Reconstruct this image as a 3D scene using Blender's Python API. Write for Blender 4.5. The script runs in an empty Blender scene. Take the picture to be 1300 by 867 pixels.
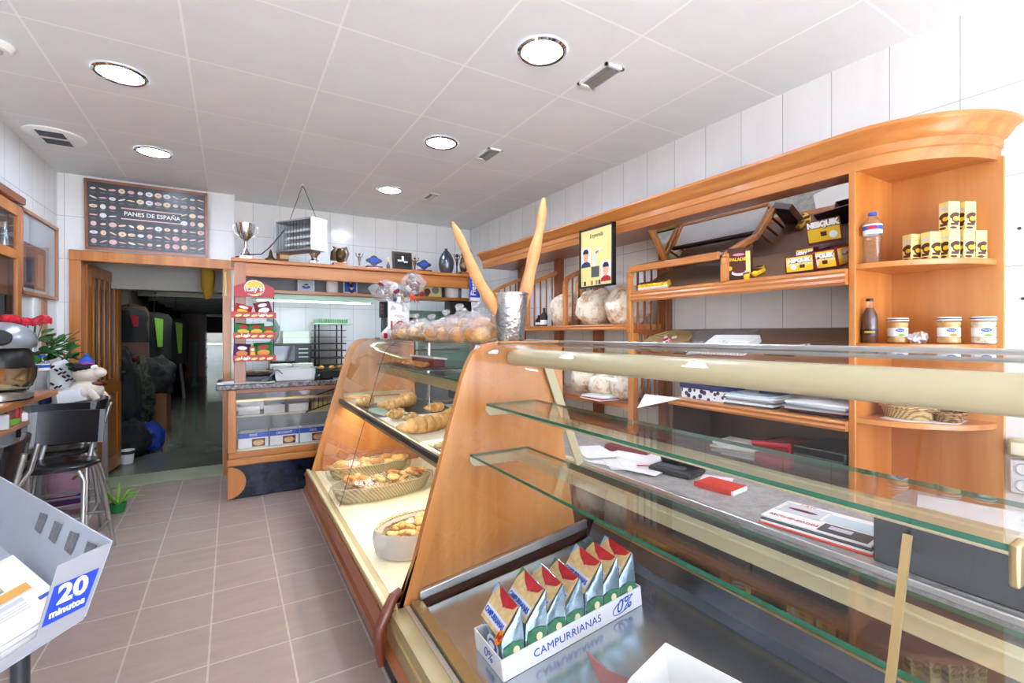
import bpy, bmesh, math, random
from mathutils import Vector, Matrix, noise, Euler
SC = bpy.context.scene
COL = SC.collection
PI = math.pi
rnd = random.Random(7)

# ------------------------------------------------------------------ helpers
def lin(h):
    h = h.lstrip('#')
    out = []
    for i in (0, 2, 4):
        c = int(h[i:i+2], 16) / 255.0
        out.append(c / 12.92 if c <= 0.04045 else ((c + 0.055) / 1.055) ** 2.4)
    return (out[0], out[1], out[2], 1.0)

MATS = {}
def new_mat(name):
    m = bpy.data.materials.new(name)
    m.use_nodes = True
    m.node_tree.nodes.clear()
    MATS[name] = m
    return m, m.node_tree.nodes, m.node_tree.links

def plain(name, hexc, rough=0.5, metal=0.0, spec=0.5, coat=0.0, var=0.0, vscale=8.0, bump=0.0, bscale=60.0, trans=0.0, sss=0.0):
    m, N, L = new_mat(name)
    o = N.new('ShaderNodeOutputMaterial'); b = N.new('ShaderNodeBsdfPrincipled')
    L.new(b.outputs[0], o.inputs[0])
    b.inputs['Base Color'].default_value = lin(hexc)
    b.inputs['Roughness'].default_value = rough
    b.inputs['Metallic'].default_value = metal
    b.inputs['Specular IOR Level'].default_value = spec
    b.inputs['Coat Weight'].default_value = coat
    b.inputs['Coat Roughness'].default_value = 0.08
    if sss: 
        b.inputs['Subsurface Weight'].default_value = sss
        b.inputs['Subsurface Radius'].default_value = (0.01, 0.006, 0.003)
    tc = None
    if var or bump:
        tc = N.new('ShaderNodeTexCoord')
    if var:
        n = N.new('ShaderNodeTexNoise'); n.inputs['Scale'].default_value = vscale; n.inputs['Detail'].default_value = 4
        L.new(tc.outputs['Object'], n.inputs['Vector'])
        hs = N.new('ShaderNodeHueSaturation'); hs.inputs['Color'].default_value = lin(hexc)
        mr = N.new('ShaderNodeMapRange'); mr.inputs[1].default_value = 0.3; mr.inputs[2].default_value = 0.7
        mr.inputs[3].default_value = 1 - var; mr.inputs[4].default_value = 1 + var
        L.new(n.outputs['Fac'], mr.inputs[0]); L.new(mr.outputs[0], hs.inputs['Value']); L.new(hs.outputs[0], b.inputs['Base Color'])
    if bump:
        n = N.new('ShaderNodeTexNoise'); n.inputs['Scale'].default_value = bscale; n.inputs['Detail'].default_value = 3
        L.new(tc.outputs['Object'], n.inputs['Vector'])
        bp = N.new('ShaderNodeBump'); bp.inputs['Strength'].default_value = bump; bp.inputs['Distance'].default_value = 0.01
        L.new(n.outputs['Fac'], bp.inputs['Height']); L.new(bp.outputs[0], b.inputs['Normal'])
    return m

def wood(name, c1, c2, axis='z', rough=0.28, scale=14.0, coat=0.25):
    m, N, L = new_mat(name)
    o = N.new('ShaderNodeOutputMaterial'); b = N.new('ShaderNodeBsdfPrincipled'); L.new(b.outputs[0], o.inputs[0])
    tc = N.new('ShaderNodeTexCoord'); mp = N.new('ShaderNodeMapping')
    s = {'x': (0.06, 1, 1), 'y': (1, 0.06, 1), 'z': (1, 1, 0.06)}[axis]
    mp.inputs['Scale'].default_value = [k * scale for k in s]
    L.new(tc.outputs['Object'], mp.inputs['Vector'])
    n = N.new('ShaderNodeTexNoise'); n.inputs['Scale'].default_value = 1.0; n.inputs['Detail'].default_value = 7; n.inputs['Roughness'].default_value = 0.62; n.inputs['Distortion'].default_value = 0.6
    L.new(mp.outputs[0], n.inputs['Vector'])
    cr = N.new('ShaderNodeValToRGB'); cr.color_ramp.elements[0].position = 0.3; cr.color_ramp.elements[1].position = 0.7
    cr.color_ramp.elements[0].color = lin(c1); cr.color_ramp.elements[1].color = lin(c2)
    L.new(n.outputs['Fac'], cr.inputs[0]); L.new(cr.outputs[0], b.inputs['Base Color'])
    b.inputs['Roughness'].default_value = rough
    b.inputs['Coat Weight'].default_value = coat; b.inputs['Coat Roughness'].default_value = 0.1
    return m

def tiles(name, c, joint, w, h, gap, rough, var=0.02, marb=0.06, bump=0.15, streak=(3, 3, 3), coat=0.0, offset=0.0):
    """wall / floor / ceiling tiling laid in metres on the UV map"""
    m, N, L = new_mat(name)
    o = N.new('ShaderNodeOutputMaterial'); b = N.new('ShaderNodeBsdfPrincipled'); L.new(b.outputs[0], o.inputs[0])
    uv = N.new('ShaderNodeUVMap')
    br = N.new('ShaderNodeTexBrick'); br.offset = offset; br.squash = 1.0
    br.inputs['Scale'].default_value = 1.0
    br.inputs['Brick Width'].default_value = w; br.inputs['Row Height'].default_value = h
    br.inputs['Mortar Size'].default_value = gap; br.inputs['Mortar Smooth'].default_value = 0.2
    cc = lin(c)
    br.inputs['Color1'].default_value = cc
    br.inputs['Color2'].default_value = (cc[0]*(1-var*2), cc[1]*(1-var*2), cc[2]*(1-var*2), 1)
    br.inputs['Mortar'].default_value = lin(joint)
    L.new(uv.outputs[0], br.inputs['Vector'])
    mp = N.new('ShaderNodeMapping'); mp.inputs['Scale'].default_value = streak
    tc = N.new('ShaderNodeTexCoord'); L.new(tc.outputs['Object'], mp.inputs['Vector'])
    n = N.new('ShaderNodeTexNoise'); n.inputs['Scale'].default_value = 1.6; n.inputs['Detail'].default_value = 8; n.inputs['Roughness'].default_value = 0.65
    L.new(mp.outputs[0], n.inputs['Vector'])
    mr = N.new('ShaderNodeMapRange'); mr.inputs[1].default_value = 0.3; mr.inputs[2].default_value = 0.7
    mr.inputs[3].default_value = 1 - marb; mr.inputs[4].default_value = 1 + marb * 0.5
    L.new(n.outputs['Fac'], mr.inputs[0])
    hs = N.new('ShaderNodeHueSaturation'); L.new(br.outputs['Color'], hs.inputs['Color']); L.new(mr.outputs[0], hs.inputs['Value'])
    L.new(hs.outputs[0], b.inputs['Base Color'])
    b.inputs['Roughness'].default_value = rough
    b.inputs['Coat Weight'].default_value = coat; b.inputs['Coat Roughness'].default_value = 0.1
    bp = N.new('ShaderNodeBump'); bp.invert = True; bp.inputs['Strength'].default_value = bump; bp.inputs['Distance'].default_value = 0.004
    L.new(br.outputs['Fac'], bp.inputs['Height']); L.new(bp.outputs[0], b.inputs['Normal'])
    return m

def clear(name, tint=(0.97, 0.985, 0.975), base=0.04, top=0.75, rough=0.0, body=None, bodyfac=0.0, bump=0.0, bscale=40):
    """thin clear pane or film: see-through with Schlick reflection"""
    m, N, L = new_mat(name)
    o = N.new('ShaderNodeOutputMaterial')
    t = N.new('ShaderNodeBsdfTransparent'); t.inputs[0].default_value = (*tint, 1)
    g = N.new('ShaderNodeBsdfGlossy'); g.inputs['Roughness'].default_value = rough
    lw = N.new('ShaderNodeLayerWeight'); lw.inputs['Blend'].default_value = 0.5
    p = N.new('ShaderNodeMath'); p.operation = 'POWER'; p.inputs[1].default_value = 5.0
    L.new(lw.outputs['Facing'], p.inputs[0])
    mr = N.new('ShaderNodeMapRange'); mr.inputs[3].default_value = base; mr.inputs[4].default_value = top
    L.new(p.outputs[0], mr.inputs[0])
    mx = N.new('ShaderNodeMixShader'); L.new(mr.outputs[0], mx.inputs[0])
    src = t
    if bodyfac:
        d = N.new('ShaderNodeBsdfDiffuse'); d.inputs[0].default_value = lin(body)
        m2 = N.new('ShaderNodeMixShader'); m2.inputs[0].default_value = bodyfac
        L.new(t.outputs[0], m2.inputs[1]); L.new(d.outputs[0], m2.inputs[2]); src = m2
    L.new(src.outputs[0], mx.inputs[1]); L.new(g.outputs[0], mx.inputs[2]); L.new(mx.outputs[0], o.inputs[0])
    if bump:
        tc = N.new('ShaderNodeTexCoord')
        n = N.new('ShaderNodeTexNoise'); n.inputs['Scale'].default_value = bscale; n.inputs['Detail'].default_value = 3
        L.new(tc.outputs['Object'], n.inputs['Vector'])
        bp = N.new('ShaderNodeBump'); bp.inputs['Strength'].default_value = bump; bp.inputs['Distance'].default_value = 0.01
        L.new(n.outputs['Fac'], bp.inputs['Height']); L.new(bp.outputs[0], g.inputs['Normal'])
        L.new(bp.outputs[0], lw.inputs['Normal'])
    return m

def emit(name, hexc, strength):
    m, N, L = new_mat(name)
    o = N.new('ShaderNodeOutputMaterial'); e = N.new('ShaderNodeEmission')
    e.inputs[0].default_value = lin(hexc); e.inputs[1].default_value = strength
    L.new(e.outputs[0], o.inputs[0]); return m

def speckle(name, c1, c2, scale, rough=0.3):
    m, N, L = new_mat(name)
    o = N.new('ShaderNodeOutputMaterial'); b = N.new('ShaderNodeBsdfPrincipled'); L.new(b.outputs[0], o.inputs[0])
    tc = N.new('ShaderNodeTexCoord'); n = N.new('ShaderNodeTexNoise'); n.inputs['Scale'].default_value = scale; n.inputs['Detail'].default_value = 6
    n.inputs['Roughness'].default_value = 0.75
    L.new(tc.outputs['Object'], n.inputs['Vector'])
    cr = N.new('ShaderNodeValToRGB'); cr.color_ramp.elements[0].position = 0.36 if name == 'crust_pale' else 0.42; cr.color_ramp.elements[1].position = 0.52 if name == 'crust_pale' else 0.6
    cr.color_ramp.elements[0].color = lin(c1); cr.color_ramp.elements[1].color = lin(c2)
    L.new(n.outputs['Fac'], cr.inputs[0]); L.new(cr.outputs[0], b.inputs['Base Color']); b.inputs['Roughness'].default_value = rough
    return m

def cells(name, c1, c2, scale, rough=0.6, thr=0.25):
    m, N, L = new_mat(name)
    o = N.new('ShaderNodeOutputMaterial'); b = N.new('ShaderNodeBsdfPrincipled'); L.new(b.outputs[0], o.inputs[0])
    tc = N.new('ShaderNodeTexCoord'); n = N.new('ShaderNodeTexVoronoi'); n.inputs['Scale'].default_value = scale
    L.new(tc.outputs['Object'], n.inputs['Vector'])
    cr = N.new('ShaderNodeValToRGB'); cr.color_ramp.interpolation = 'CONSTANT'
    cr.color_ramp.elements[0].position = 0.0; cr.color_ramp.elements[1].position = thr
    cr.color_ramp.elements[0].color = lin(c2); cr.color_ramp.elements[1].color = lin(c1)
    L.new(n.outputs['Distance'], cr.inputs[0]); L.new(cr.outputs[0], b.inputs['Base Color']); b.inputs['Roughness'].default_value = rough
    return m

def weave(name, c1, c2, sx=60, sy=60, rough=0.7):
    m, N, L = new_mat(name)
    o = N.new('ShaderNodeOutputMaterial'); b = N.new('ShaderNodeBsdfPrincipled'); L.new(b.outputs[0], o.inputs[0])
    tc = N.new('ShaderNodeTexCoord')
    w = N.new('ShaderNodeTexWave'); w.bands_direction = 'Z'; w.inputs['Scale'].default_value = sy; w.inputs['Distortion'].default_value = 3.0; w.inputs['Detail'].default_value = 2
    L.new(tc.outputs['Object'], w.inputs['Vector'])
    w2 = N.new('ShaderNodeTexWave'); w2.bands_direction = 'DIAGONAL'; w2.inputs['Scale'].default_value = sx; w2.inputs['Distortion'].default_value = 2.0
    L.new(tc.outputs['Object'], w2.inputs['Vector'])
    mu = N.new('ShaderNodeMath'); mu.operation = 'MULTIPLY'
    L.new(w.outputs['Fac'], mu.inputs[0]); L.new(w2.outputs['Fac'], mu.inputs[1])
    cr = N.new('ShaderNodeValToRGB'); cr.color_ramp.elements[0].position = 0.02; cr.color_ramp.elements[1].position = 0.4
    cr.color_ramp.elements[0].color = lin(c1); cr.color_ramp.elements[1].color = lin(c2)
    L.new(mu.outputs[0], cr.inputs[0]); L.new(cr.outputs[0], b.inputs['Base Color']); b.inputs['Roughness'].default_value = rough
    bp = N.new('ShaderNodeBump'); bp.inputs['Strength'].default_value = 0.6; bp.inputs['Distance'].default_value = 0.004
    L.new(mu.outputs[0], bp.inputs['Height']); L.new(bp.outputs[0], b.inputs['Normal'])
    return m

OFF = {}; LAST = [None]
def root_off(p):
    while p.parent is not None: p = p.parent
    return OFF.get(p.name, Vector((0, 0, 0)))

def thing(name, label, cat, loc=(0, 0, 0), group=None, local=False, rz=0.0):
    o = bpy.data.objects.new(name, None); COL.objects.link(o)
    o.empty_display_size = 0.05
    o.location = loc; o.rotation_euler = (0, 0, rz)
    o['label'] = label; o['category'] = cat
    if group: o['group'] = group
    OFF[o.name] = Vector((0, 0, 0)) if local else Vector(loc)
    return o

def tag(o, label, cat, group=None, kind=None):
    o['label'] = label; o['category'] = cat
    if group: o['group'] = group
    if kind: o['kind'] = kind
    return o

def rotm(rx=0, ry=0, rz=0):
    return Euler((rx, ry, rz)).to_matrix()

def frame_m(right, up):
    r = Vector(right).normalized(); u = Vector(up); u = (u - r * u.dot(r)).normalized(); n = r.cross(u)
    return Matrix((r, u, n)).transposed()

class MB:
    def __init__(s): s.v = []; s.f = []; s.m = []; s.uv = {}
    def add(s, vs, fs, mi=0):
        o = len(s.v); s.v += [Vector(p) for p in vs]
        for f in fs:
            s.f.append([o + i for i in f]); s.m.append(mi)
        return s
    def box(s, x0, y0, z0, x1, y1, z1, mi=0):
        x0, x1 = min(x0, x1), max(x0, x1); y0, y1 = min(y0, y1), max(y0, y1); z0, z1 = min(z0, z1), max(z0, z1)
        return s.add([(x0,y0,z0),(x1,y0,z0),(x1,y1,z0),(x0,y1,z0),(x0,y0,z1),(x1,y0,z1),(x1,y1,z1),(x0,y1,z1)],
                     [(0,3,2,1),(4,5,6,7),(0,1,5,4),(1,2,6,5),(2,3,7,6),(3,0,4,7)], mi)
    def obox(s, c, size, R=None, mi=0):
        c = Vector(c); R = R or Matrix.Identity(3); a, b, d = [k / 2 for k in size]
        P = [c + R @ Vector(p) for p in [(-a,-b,-d),(a,-b,-d),(a,b,-d),(-a,b,-d),(-a,-b,d),(a,-b,d),(a,b,d),(-a,b,d)]]
        return s.add(P, [(0,3,2,1),(4,5,6,7),(0,1,5,4),(1,2,6,5),(2,3,7,6),(3,0,4,7)], mi)
    def bar(s, p0, p1, w, h, mi=0, up=(0, 0, 1)):
        p0 = Vector(p0); p1 = Vector(p1); d = (p1 - p0).normalized(); u = Vector(up)
        if abs(d.dot(u)) > 0.98: u = Vector((1, 0, 0))
        sd = d.cross(u).normalized(); u = sd.cross(d).normalized()
        P = []
        for p in (p0, p1):
            for a, b in ((-1,-1),(1,-1),(1,1),(-1,1)): P.append(p + sd * (a*w/2) + u * (b*h/2))
        return s.add(P, [(3,2,1,0),(4,5,6,7),(0,1,5,4),(1,2,6,5),(2,3,7,6),(3,0,4,7)], mi)
    def prism(s, pts, plane, a, b, mi=0):
        """extrude a 2D outline: plane 'xz' along y, 'yz' along x, 'xy' along z"""
        def P(p, t):
            return {'xz': (p[0], t, p[1]), 'yz': (t, p[0], p[1]), 'xy': (p[0], p[1], t)}[plane]
        n = len(pts)
        vs = [P(p, a) for p in pts] + [P(p, b) for p in pts]
        fs = [tuple(range(n)), tuple(range(2*n-1, n-1, -1))] + [(i, i + n, (i+1) % n + n, (i+1) % n) for i in range(n)]
        return s.add(vs, fs, mi)
    def plate(s, pts3, thick, mi=0, n=None):
        """polygon in space given a thickness along its normal"""
        P = [Vector(p) for p in pts3]
        if n is None: n = (P[1]-P[0]).cross(P[2]-P[1]).normalized()
        n = Vector(n); k = len(P)
        vs = P + [p + n * thick for p in P]
        fs = [tuple(range(k-1, -1, -1)), tuple(range(k, 2*k))] + [(i, (i+1) % k, (i+1) % k + k, i + k) for i in range(k)]
        return s.add(vs, fs, mi)
    def tube(s, pts, rad, n=8, mi=0, closed=False):
        pts = [Vector(p) for p in pts]; k = len(pts)
        rs = rad if isinstance(rad, (list, tuple)) else [rad] * k
        vs = []; prev = None
        for i, p in enumerate(pts):
            if closed: d = (pts[(i+1) % k] - pts[i-1])
            else: d = pts[min(i+1, k-1)] - pts[max(i-1, 0)]
            d = d.normalized() if d.length > 1e-9 else Vector((0, 0, 1))
            if prev is None:
                u = d.orthogonal().normalized()
            else:
                u = prev - d * prev.dot(d)
                u = u.normalized() if u.length > 1e-6 else d.orthogonal().normalized()
            prev = u; w = d.cross(u)
            for j in range(n):
                a = 2*PI*j/n; vs.append(p + (u*math.cos(a) + w*math.sin(a)) * rs[i])
        fs = []
        for i in range(k if closed else k-1):
            i2 = (i+1) % k
            for j in range(n): fs.append((i*n+j, i*n+(j+1) % n, i2*n+(j+1) % n, i2*n+j))
        if not closed:
            fs.append(tuple(range(n-1, -1, -1))); fs.append(tuple(range((k-1)*n, k*n)))
        return s.add(vs, fs, mi)
    def lathe(s, prof, c=(0, 0, 0), n=24, R=None, mi=0, sx=1.0, sy=1.0, caps=True):
        c = Vector(c); R = R or Matrix.Identity(3); vs = []
        for r, z in prof:
            for j in range(n):
                a = 2*PI*j/n; vs.append(c + R @ Vector((r*math.cos(a)*sx, r*math.sin(a)*sy, z)))
        fs = []; k = len(prof)
        for i in range(k-1):
            for j in range(n): fs.append((i*n+j, i*n+(j+1) % n, (i+1)*n+(j+1) % n, (i+1)*n+j))
        if caps:
            fs.append(tuple(range(n-1, -1, -1))); fs.append(tuple(range((k-1)*n, k*n)))
        return s.add(vs, fs, mi)
    def blob(s, c, rad, amp=0.0, freq=1.0, seed=0, sub=3, R=None, mi=0, fn=None):
        bm = bmesh.new(); bmesh.ops.create_icosphere(bm, subdivisions=sub, radius=1.0)
        c = Vector(c); R = R or Matrix.Identity(3)
        if not hasattr(rad, '__len__'): rad = (rad,)*3
        sd = Vector((seed*3.7, seed*1.3, seed*9.1)); vs = []
        bm.verts.ensure_lookup_table()
        for v in bm.verts:
            p = v.co.copy(); k = 1 + amp * noise.noise(p * freq + sd) + amp * 0.5 * noise.noise(p * freq * 2.3 + sd)
            p = Vector((p.x*rad[0]*k, p.y*rad[1]*k, p.z*rad[2]*k))
            if fn: p = fn(p)
            vs.append(c + R @ p)
        fs = [[v.index for v in f.verts] for f in bm.faces]
        bm.free(); return s.add(vs, fs, mi)
    def poly(s, pts, mi=0): return s.add(pts, [tuple(range(len(pts)))], mi)
    def ell(s, c, right, up, a, b, n=14, mi=0, rot=0.0):
        c = Vector(c); right = Vector(right).normalized(); up = Vector(up).normalized(); P = []
        for j in range(n):
            t = 2*PI*j/n; x = a*math.cos(t); y = b*math.sin(t)
            x, y = x*math.cos(rot)-y*math.sin(rot), x*math.sin(rot)+y*math.cos(rot)
            P.append(c + right*x + up*y)
        return s.add(P, [tuple(range(n))], mi)
    def rect(s, c, right, up, w, h, mi=0):
        c = Vector(c); r = Vector(right).normalized()*w/2; u = Vector(up).normalized()*h/2
        return s.add([c-r-u, c+r-u, c+r+u, c-r+u], [(0, 1, 2, 3)], mi)
    def grid(s, fn, nu, nv, mi=0):
        vs = [fn(i/nu, j/nv) for j in range(nv+1) for i in range(nu+1)]
        fs = [(j*(nu+1)+i, j*(nu+1)+i+1, (j+1)*(nu+1)+i+1, (j+1)*(nu+1)+i) for j in range(nv) for i in range(nu)]
        return s.add(vs, fs, mi)
    def build(s, name, mats, parent=None, smooth=True, bevel=0.0, seg=2, sub=0, solid=0.0, ang=40, label=None, uvfn=None, fix=True, loc=None):
        me = bpy.data.meshes.new(name)
        off = root_off(parent) if parent is not None else Vector(loc or (0, 0, 0))
        me.from_pydata([p - off for p in s.v], [], s.f)
        if not isinstance(mats, (list, tuple)): mats = [mats]
        for m in mats: me.materials.append(MATS[m] if isinstance(m, str) else m)
        me.polygons.foreach_set('material_index', s.m)
        if fix:
            bm = bmesh.new(); bm.from_mesh(me); bmesh.ops.recalc_face_normals(bm, faces=bm.faces); bm.to_mesh(me); bm.free()
        if uvfn:
            ul = me.uv_layers.new(name='UVMap')
            for lp in me.loops: ul.data[lp.index].uv = uvfn(me.vertices[lp.vertex_index].co + off)
        me.update()
        if smooth:
            me.polygons.foreach_set('use_smooth', [True]*len(me.polygons))
            try: me.set_sharp_from_angle(angle=math.radians(ang))
            except Exception: pass
        o = bpy.data.objects.new(name, me); COL.objects.link(o); LAST[0] = o
        if parent is not None: o.parent = parent
        else:
            o.location = off; OFF[o.name] = off
        if bevel:
            b = o.modifiers.new('bevel', 'BEVEL'); b.width = bevel; b.segments = seg; b.limit_method = 'ANGLE'; b.angle_limit = math.radians(50); b.harden_normals = False
        if solid:
            b = o.modifiers.new('solid', 'SOLIDIFY'); b.thickness = solid; b.offset = 0
        if sub:
            b = o.modifiers.new('sub', 'SUBSURF'); b.levels = sub; b.render_levels = sub
        if label: o['label'] = label
        return o

def struct(o):
    o['kind'] = 'structure'; return o

def text(s, size, c, right, up, mat, parent, name='lettering', extrude=0.0006, align='CENTER', bold=0.0, xs=1.0, shear=0.0, spacing=1.0, label=None):
    cu = bpy.data.curves.new('t', 'FONT'); cu.body = s; cu.size = size; cu.align_x = align; cu.align_y = 'CENTER'
    cu.extrude = extrude; cu.offset = bold; cu.shear = shear; cu.space_character = spacing; cu.resolution_u = 3
    ob = bpy.data.objects.new('t', cu)
    me = bpy.data.meshes.new_from_object(ob)
    M = frame_m(right, up); c = Vector(c)
    vs = [c + M @ Vector((v.co.x*xs, v.co.y, v.co.z)) for v in me.vertices]
    fs = [list(p.vertices) for p in me.polygons]
    bpy.data.objects.remove(ob); bpy.data.curves.remove(cu); bpy.data.meshes.remove(me)
    mb = MB(); mb.add(vs, fs)
    return mb.build(name, mat, parent, smooth=False, fix=False, label=label)

def copy_tree(o, parent=None):
    c = o.copy(); COL.objects.link(c)
    if parent is not None:
        c.parent = parent; c.matrix_parent_inverse = o.matrix_parent_inverse
    for ch in [k for k in o.children]: copy_tree(ch, c)
    return c

# ------------------------------------------------------------------ materials
OR1, OR2 = '#a9602a', '#d08a47'
wood('wood_x', OR1, OR2, 'x'); wood('wood_y', OR1, OR2, 'y'); wood('wood_z', OR1, OR2, 'z', scale=11)
wood('wood_light_z', '#b96f2d', '#d88f4a', 'z', scale=7)
wood('wood_dark_y', '#8a4a22', '#a8602e', 'y'); wood('wood_dark_x', '#8a4a22', '#a8602e', 'x'); wood('wood_dark_z', '#7d4320', '#9c5a2c', 'z')
wood('panel_z', '#b06a30', '#d79a58', 'z', scale=5, coat=0.4, rough=0.22)
wood('fascia_y', '#7a3d1c', '#a25a2c', 'y', coat=0.3)
wood('door_z', '#96561f', '#b9742f', 'z')
wood('pink_wood_x', '#a9694a', '#c48a66', 'x', rough=0.4); wood('pink_wood_z', '#a9694a', '#c48a66', 'z', rough=0.4)
plain('board_brown', '#7d5a45', 0.35, var=0.06, vscale=3)
plain('deep_brown', '#4a2d22', 0.35)
tiles('wall_tile', '#eeecea', '#b9b7b5', 0.25, 0.361, 0.0022, 0.16, marb=0.045, streak=(5, 5, 1.2))
tiles('ceiling_panel', '#eeeff0', '#fbfbfb', 0.5935, 0.6265, 0.006, 0.75, marb=0.03, bump=-0.1)
tiles('floor_tile', '#a38d82', '#bdada4', 0.3035, 0.3175, 0.0045, 0.42, marb=0.12, streak=(2, 9, 2), var=0.02, bump=0.3)
plain('white_wall', '#e8e6e2', 0.7)
clear('glass', tint=(0.985, 0.992, 0.988)); clear('glass_green', tint=(0.975, 0.99, 0.98), base=0.05, top=0.85)
plain('glass_edge', '#1f6a50', 0.12, spec=0.8)
plain('glass_edge_pale', '#8fa79b', 0.15)
plain('cream_metal', '#c3b892', 0.32, spec=0.6); plain('cream_deck', '#efe9cc', 0.35)
plain('cream_dark', '#a7966a', 0.35, metal=0.3)
plain('champagne', '#b9a473', 0.3, metal=0.75)
plain('alu', '#c9cac9', 0.3, metal=0.85, var=0.05, vscale=20); plain('steel', '#b4bbc0', 0.22, metal=0.95, var=0.12, vscale=6)
plain('steel_dark', '#5f646b', 0.28, metal=0.85, var=0.15, vscale=5); plain('chrome', '#dcdcdc', 0.08, metal=1.0)
plain('silver_tube', '#c4c6c4', 0.28, metal=0.9)
plain('black', '#141414', 0.35); plain('black_soft', '#1c1c20', 0.8, var=0.2, vscale=12); plain('plinth_black', '#17171a', 0.4)
plain('rubber_brown', '#6b3522', 0.4, coat=0.3, bump=0.3, bscale=30)
plain('white', '#f2f2f0', 0.5); plain('paper', '#f1f0ee', 0.7); plain('paper_grey', '#cfd3d8', 0.7); plain('paper_blue', '#c9dbe2', 0.7)
plain('grey', '#8b8d90', 0.5); plain('grey_dark', '#45484d', 0.5); plain('grey_light', '#b9bcc0', 0.45)
plain('red', '#b3141f', 0.4); plain('red_bright', '#d33a25', 0.45); plain('red_folder', '#a5162a', 0.4); plain('yellow', '#f0c22a', 0.4); plain('yellow_pale', '#efd98b', 0.5)
plain('choc', '#4b2416', 0.4); plain('blue', '#1d4fb8', 0.4); plain('blue_sign', '#2446c0', 0.35); plain('navy', '#1c2352', 0.4)
plain('green', '#1f7a3a', 0.35); plain('green_leaf', '#2f6a2c', 0.5, var=0.3, vscale=30); plain('lime', '#78b63c', 0.7)
plain('pink', '#d98aa4', 0.5); plain('purple', '#57265f', 0.4); plain('orange', '#e38a24', 0.4); plain('maroon', '#6a1622', 0.4)
plain('silver_foil', '#b9d2e2', 0.18, metal=0.75, bump=0.35, bscale=25)
plain('gold_print', '#dcbd84', 0.4, var=0.2, vscale=45); plain('green_print', '#3f7a55', 0.4, var=0.3, vscale=60)
plain('skin', '#e0ac8c', 0.6); plain('hair', '#22181a', 0.7)
plain('crust', '#c98a48', 0.55, var=0.22, vscale=30, bump=0.25, bscale=60)
plain('crust_gold', '#dcae6c', 0.5, var=0.33, vscale=28, bump=0.35, bscale=50)
speckle('crust_pale', '#b98f62', '#efe4d0', 13, 0.85)
plain('crust_dark', '#a86a35', 0.4, var=0.3, vscale=20, bump=0.2)
plain('breadstick', '#d79a62', 0.6, var=0.14, vscale=20, bump=0.25, bscale=50)
plain('dough', '#ecdcb0', 0.6, var=0.12, vscale=30)
clear('film', tint=(0.95, 0.95, 0.94), base=0.06, top=0.7, rough=0.12, body='#f4f0e6', bodyfac=0.07, bump=0.8, bscale=22)
clear('film_white', tint=(0.9, 0.9, 0.9), base=0.08, top=0.7, rough=0.2, body='#f5f4f2', bodyfac=0.58, bump=0.6, bscale=25)
clear('film_haze', tint=(0.96, 0.96, 0.97), base=0.05, top=0.6, rough=0.15, body='#f5f2f0', bodyfac=0.2, bump=0.9, bscale=30)
clear('bottle_plastic', tint=(0.86, 0.9, 0.93), base=0.08, top=0.8, rough=0.05)
clear('jar_glass', tint=(0.95, 0.95, 0.93), base=0.06, top=0.8, rough=0.02)
weave('wicker', '#8a6a3c', '#d9bd86', 40, 60); weave('wicker_pale', '#a08a5c', '#d9cba4', 30, 45); weave('wicker_brown', '#5b3d26', '#b58a58', 40, 50)
speckle('granite', '#2c2628', '#8a7f7a', 45, 0.2)
speckle('worktop_grey', '#94928f', '#b2b0ad', 25, 0.3)
speckle('black_marble', '#0d0f16', '#27304a', 6, 0.12)
cells('dots', '#e9e9ee', '#2a2c52', 30, thr=0.40)
speckle('camo', '#23261f', '#5a5a4c', 14, 0.9)
plain('mirror', '#e6e8ea', 0.02, metal=1.0)
plain('bucket_metal', '#c3c6c8', 0.2, metal=0.95, bump=0.6, bscale=55)
plain('rack_grey', '#b3bfcc', 0.4, metal=0.1, var=0.05, vscale=6); plain('rack_grey_light', '#a2a4a8', 0.45, metal=0.15, var=0.05, vscale=10)
plain('stain_grey', '#70757b', 0.7, var=0.25, vscale=60)
plain('rose_red', '#c01a30', 0.5, var=0.3, vscale=25)
plain('plush', '#e6d6c4', 0.95, bump=0.4, bscale=120)
plain('bronze', '#5a4630', 0.35, metal=0.7); plain('pewter', '#8c8378', 0.3, metal=0.85)
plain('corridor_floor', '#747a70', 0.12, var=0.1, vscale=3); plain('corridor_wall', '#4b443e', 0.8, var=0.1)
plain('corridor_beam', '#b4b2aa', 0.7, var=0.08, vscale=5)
plain('step_green', '#9aa386', 0.4)
plain('mint', '#b9d8c0', 0.4); plain('mint_dark', '#6f8f7c', 0.4)
plain('oven_glass', '#10181a', 0.06, spec=0.8)
plain('curtain', '#7a5a52', 0.9); plain('jute', '#a5724a', 0.8)
emit('lamp', '#d3e6ff', 56.0); emit('tube_green', '#b9ecc8', 4.5); emit('case_lamp', '#fff4e0', 15.0); emit('far_lamp', '#eef4ea', 26.0)

plain('poster_dark', '#35343a', 0.25); plain('bread_print_pink', '#d8b0ac', 0.5); plain('bread_print_white', '#dcdadc', 0.5); plain('bread_print_cream', '#e6c9a6', 0.5)
plain('purple_knit', '#a04a9a', 0.9); plain('pink_print', '#e3aec2', 0.35, var=0.2, vscale=9); plain('seat_black', '#121214', 0.22); plain('backrest_black', '#2b2b2e', 0.25, metal=0.4)
speckle('photo_print', '#5a6a80', '#c9b48a', 90, 0.5); plain('orange_print', '#e0a850', 0.5)
plain('blue_fabric', '#1c3fa0', 0.7); plain('grey_fabric', '#3a3a3d', 0.9); plain('lime_vest', '#79b03c', 0.8); plain('red_fabric', '#a82a34', 0.9); plain('maroon_dark', '#3a1f24', 0.7); plain('yellow_dark', '#a8841e', 0.8)

plain('pavement', '#c9c5bd', 0.8, var=.05, vscale=2)

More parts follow.
